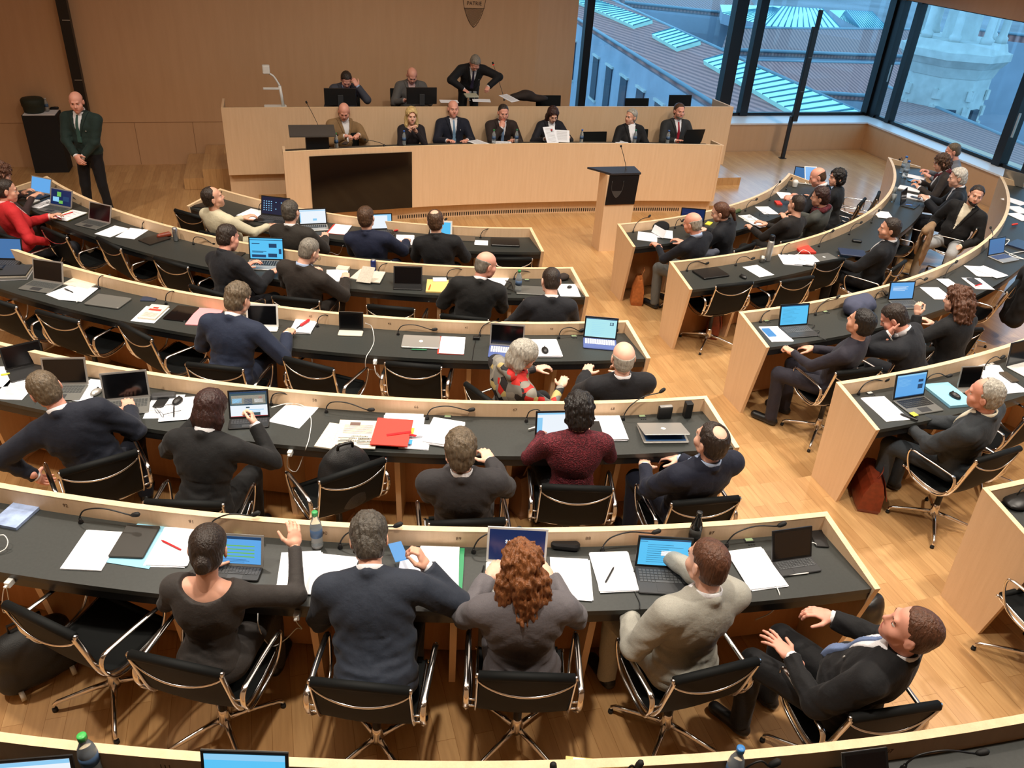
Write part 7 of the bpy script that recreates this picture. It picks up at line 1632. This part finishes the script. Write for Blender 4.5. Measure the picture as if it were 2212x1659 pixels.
# black cabinet with cap by the wall
b = at(75, 374, FL); t = thing('cabinet', 'black fabric covered pedestal standing against the back wall', 'pedestal', (b[0]+.26, b[1]+.18, FL))
mb = MB(); mb.box(0, 0, .46, .50, .36, .92); mb.build('body', mat('black_cover_cloth', S(20, 19, 20), .8), t)
mb = MB(); mb.box(0, -.01, .925, .46, .34, .012); mb.build('white_runner', PAPER, t)
tag(MB().lathe([(.14, 0), (.15, .02), (.155, .09), (.165, .10), (.17, .19), (.15, .215), (.05, .22)], 24).build('ballot_drum', mat('dark_green_drum', S(38, 46, 34), .7), None, (b[0]+.17, b[1]+.18, FL+.935)), 'dark green round drum on the black pedestal', 'drum')
bottle(103, 240, None, 'small clear bottle behind the green drum', .2, .03, z=FL+.935, capc=(200, 200, 200))
lump(118, 236, FL+.935, [('c', (-.05, 0, .015), (.05, 0, .02), .02, .02)], BPLAST, 'gloves', 'dark gloves on the pedestal beside the drum', 'gloves', 0, .012)
# ---------------------------------------------------------------- the town outside
def tiles(name, c, d):
    m = bpy.data.materials.new(name); m.use_nodes = True; nt = m.node_tree; b = nt.nodes['Principled BSDF']; b.inputs['Roughness'].default_value = .8
    tc = nt.nodes.new('ShaderNodeTexCoord'); w = nt.nodes.new('ShaderNodeTexWave'); w.inputs['Scale'].default_value = 1.1; w.inputs['Distortion'].default_value = 1.2; w.inputs['Detail'].default_value = 2
    r = nt.nodes.new('ShaderNodeValToRGB'); r.color_ramp.elements[0].color = tuple(d)+(1,); r.color_ramp.elements[1].color = tuple(c)+(1,); L = nt.links
    L.new(tc.outputs['Object'], w.inputs['Vector']); L.new(w.outputs['Fac'], r.inputs[0]); L.new(r.outputs[0], b.inputs['Base Color']); MATS[name] = m; return m
TILE = tiles('roof_tiles', S(186, 128, 118), S(128, 88, 86)); TILE2 = tiles('roof_tiles_grey', S(170, 128, 120), S(120, 94, 94))
PLAS = mat('pale_plaster', S(158, 164, 176), .85, noise=.12, nscale=.5); COPP = mat('skylight_copper', S(200, 246, 226), .5); COPL = mat('skylight_seam', S(60, 120, 140), .6); STONE = mat('carved_stone', S(196, 196, 190), .8, noise=.15, nscale=1.5); DKW = mat('dark_opening', S(48, 58, 72), .5)
tag(MB().box(60, 60, -22, 420, 420, 1).build('ground', mat('town_ground', S(120, 120, 124), .9, noise=.3, nscale=.06)), kind='structure')
def hitp(px, py, P0, n_):
    d = AW+AR*((px-W_/2)/FPX)-AU*((py-H_/2)/FPX); return CAM+d*(float((P0-CAM)@n_)/float(d@n_))
def roofq(name, label, up, dn, zu, zd, m, wall=9.0, sky=(), win=0):
    U = [at(x, y, zu) for x, y in up]; D = [at(x, y, zd) for x, y in dn]; n0 = np.cross(U[1]-U[0], D[0]-U[0]); n0 = n0/np.linalg.norm(n0); D[1] = hitp(dn[1][0], dn[1][1], U[0], n0); t = thing(name, label, 'building', tuple(U[0]))
    o_ = U[0]; mb = MB(); q = [U[0]-o_, U[1]-o_, D[1]-o_, D[0]-o_]; mb.slab([tuple(v-np.array([0, 0, .5])) for v in q], [tuple(v) for v in q]); mb.build('roof', m, t)
    mb = MB(); bk = [U[0]-o_, U[1]-o_]; mb.slab([tuple(v-np.array([0, 0, wall+zu-zd])) for v in (q[3], q[2])]+[tuple(v-np.array([0, 0, wall+zu-zd])+np.array([.1, .1, 0])) for v in (q[1], q[0])], [tuple(v-np.array([0, 0, .4])) for v in (q[3], q[2])]+[tuple(v-np.array([0, 0, .5])) for v in (q[1], q[0])]); mb.build('facade', PLAS, t)
    mb = MB(); mb.tube([tuple(q[3]+np.array([0, 0, -.1])), tuple(q[2]+np.array([0, 0, -.1]))], .12, 8); mb.build('gutter', mat('gutter', S(120, 140, 150), .5), t)
    mb = MB(); mb.tube([tuple(q[0]), tuple(q[1])], .10, 8); mb.build('ridge', mat('gutter', S(120, 140, 150), .5), t)
    n_ = np.cross(U[1]-U[0], D[0]-U[0]); n_ = n_/np.linalg.norm(n_); n_ = n_ if n_[2] > 0 else -n_
    for c4 in sky:
        P = [hitp(x, y, U[0]+n_*.25, n_)-o_ for x, y in c4]; mb = MB(); mb.slab([tuple(v-n_*.3) for v in P], [tuple(v) for v in P]); sk_ = mb.build('skylight', COPP, t)
        mb = MB(); a, b_, c2, d2 = P; N = max(6, int(np.linalg.norm(b_-a)/.9))
        for i in range(N+1): f = i/N; mb.tube([tuple(a+(b_-a)*f+n_*.04), tuple(d2+(c2-d2)*f+n_*.02)], .04, 5)
        mb.build('seams', COPL, sk_)
    if win:
        e0, e1 = q[3], q[2]
        dv = (e1-e0)/np.linalg.norm(e1-e0); nv = np.array([dv[1], -dv[0], 0]); nv = nv if nv@(CAM-U[0]) > 0 else -nv; a_ = math.atan2(dv[1], dv[0])
        for i in range(win*2):
            c_ = e0+(e1-e0)*((i+.5)/(win*2))+nv*.02
            mb = MB(); mb.box(c_[0], c_[1], c_[2]-3.4, 1.5, .16, 3.0, rz=a_); mb.build('window', DKW, t)
            mb = MB(); mb.box(c_[0], c_[1], c_[2]-1.8, 1.9, .3, .14, rz=a_); mb.box(c_[0], c_[1], c_[2]-5.0, 1.9, .3, .14, rz=a_); mb.build('window_frame', STONE, t)
    return t
roofq('building', 'long tiled roof with three turquoise skylights outside the windows', [(1250, -33), (1890, 258)], [(1195, 5), (1640, 279)], -3, -4.2, TILE, win=6, sky=[
    [(1288, -2), (1409, 43), (1367, 55), (1240, 0)], [(1456, 61), (1513, 88), (1461, 103), (1408, 74)], [(1568, 117), (1870, 247), (1748, 262), (1519, 130)]])
roofq('building', 'brown tiled roof with a turquoise hipped lantern on top', [(1575, 60), (1990, 64)], [(1560, 103), (1985, 120)], -3, -4, TILE2)
roofq('building', 'low brown tiled roof below the pale facade band', [(1560, 129), (1960, 139)], [(1560, 182), (1960, 209)], -4.3, -5.2, TILE)
roofq('building', 'distant grey roof beyond the first window pane', [(1330, -24), (1620, -6)], [(1350, 2), (1640, 32)], -2.6, -3.2, TILE2)
roofq('building', 'grey-brown roof beneath the second window', [(1890, 176), (2330, 363)], [(1870, 262), (2230, 440)], -4.0, -4.3, TILE2, 6)
roofq('building', 'far tiled roof behind the stone tower', [(2080, 60), (2330, 90)], [(2110, 130), (2330, 210)], -2, -7, TILE)
# hipped lantern roofs
def lantern(label, base, top, zb, zt):
    B = [at(x, y, zb) for x, y in base]; T_ = [at(x, y, zt) for x, y in top]; o_ = B[0]; t = thing('skylight_lantern', label, 'skylight', tuple(o_))
    P = [tuple(v-o_) for v in B]+[tuple(v-o_) for v in T_]; bk = [tuple(v-o_+np.array([3, 6, 0])) for v in (B[0], B[-1])]
    mb = MB(); nb = len(B)
    mb.add(P+bk, [(0, 1, nb), (1, 2, nb+1, nb), (0, nb, nb+2), (nb, nb+1, nb+3, nb+2), (2, nb+3, nb+1)]); mb.build('roof', COPP, t)
    mb = MB(); a, b_, c2, d2 = [np.array(P[k]) for k in (1, 2, nb+1, nb)]
    for i in range(13): f = i/12; mb.tube([tuple(a+(b_-a)*f), tuple(d2+(c2-d2)*f)], .06, 5)
    a, b_ = np.array(P[0]), np.array(P[1])
    for i in range(12): f = i/12; mb.tube([tuple(a+(b_-a)*f), tuple(a*(1-f)*.0+np.array(P[nb]) if i == 11 else tuple((a+(b_-a)*f)*.15+(np.array(P[nb]))*.85))], .05, 5)
    mb.build('seams', COPL, t)
    mb = MB(); mb.slab([tuple(np.array(P[k])-[0, 0, .8]) for k in (0, 1, 2)]+[tuple(np.array(bk[1])-[0, 0, .8]), tuple(np.array(bk[0])-[0, 0, .8])], [P[0], P[1], P[2], bk[1], bk[0]]); mb.build('wall', PLAS, t)
lantern('large turquoise hipped skylight on the brown roof', [(1560, 28), (1652, 56), (1818, 63)], [(1690, 13), (1777, 19)], -3.1, -2.1)
lantern('small turquoise skylight near the window corner', [(1815, 40), (1858, 61), (1918, 62)], [(1827, 22), (1883, 25)], -3.1, -2.4)
# the tower
d_ = AW+AR*((2066-W_/2)/FPX)-AU*((98-H_/2)/FPX); d_ = d_/math.hypot(d_[0], d_[1]); C0 = CAM+d_*52; zc = C0[2]
t = thing('stone_tower', 'pale carved stone tower with columns beyond the side window', 'tower', (C0[0], C0[1], zc), .35); t.scale = (.8, .8, .9)
def octp(r, z): return [(r*math.cos(PI/8+i*PI/4), r*math.sin(PI/8+i*PI/4)*.98, z) for i in range(8)]
mb = MB(); mb.slab(octp(2.9, -16), octp(2.75, -1.5)); mb.slab(octp(2.8, -1.5), octp(3.05, -.9)); mb.build('shaft', STONE, t)
mb = MB(); mb.slab(octp(3.1, -.9), octp(3.45, -.5)); mb.slab(octp(3.5, -.5), octp(3.5, -.1)); mb.slab(octp(3.2, -.1), octp(3.0, .4)); mb.build('cornice', STONE, t)
for i in range(8):
    a = PI/8+i*PI/4
    mb = MB(); mb.lathe([(.36, .4), (.36, .7), (.25, .8), (.21, 4.6), (.34, 4.9)], 12, 2.5*math.cos(a), 2.5*math.sin(a)); mb.build('column', STONE, t)
mb = MB(); mb.slab(octp(1.1, .4), octp(1.0, 5)); mb.build('core', STONE, t); mb = MB(); mb.slab(octp(3.0, 4.9), octp(3.0, 5.6)); mb.build('entablature', STONE, t)
for i in range(8):
    a = i*PI/4
    for z, w, h in ((-3.6, .8, .8),):
        mb = MB(); mb.M = Matrix.Rotation(a, 4, 'Z'); mb.box(2.60, 0, z, .2, w, h); mb.build('opening', DKW, t)
    mb = MB(); mb.M = Matrix.Rotation(a, 4, 'Z')
    for k in range(14): mb.box(2.60, .95, -2.4-k*.9, .14, .34, .55); mb.box(2.60, -.95, -2.4-k*.9, .14, .34, .55)
    mb.build('quoins', STONE, t)

def hung(x, y, n, m, label, w=.42, h=.40, name='jacket'):
    """a garment laid over the top of a chair back; x, y = middle of the roll"""
    z0 = Z[n]+.86; p = at(x, y, z0); a = math.atan2(p[0], -p[1])
    V, F = surf([('c', (-w*.45, 0, .0), (w*.45, 0, .0), .045, .045), ('e', (0, -.045, -h*.5), (w*.48, .025, h*.55)), ('e', (0, .05, -h*.35), (w*.40, .02, h*.40))], .014, .03, post=lambda X, d: d+.010*wob(X, 18, x % 5))
    tag(link(name, V, F, m, None, None, True, tuple(p), a), label, 'coat')
hung(1518, 548, 1, cloth('grey_blue_wool', S(70, 74, 86)), 'grey jacket laid over the chair back behind the bald pullover person')
hung(2006, 492, 2, cloth('tan_wool', S(150, 122, 92)), 'tan coat hanging from the chair back beside the smiling person', .36, .5)
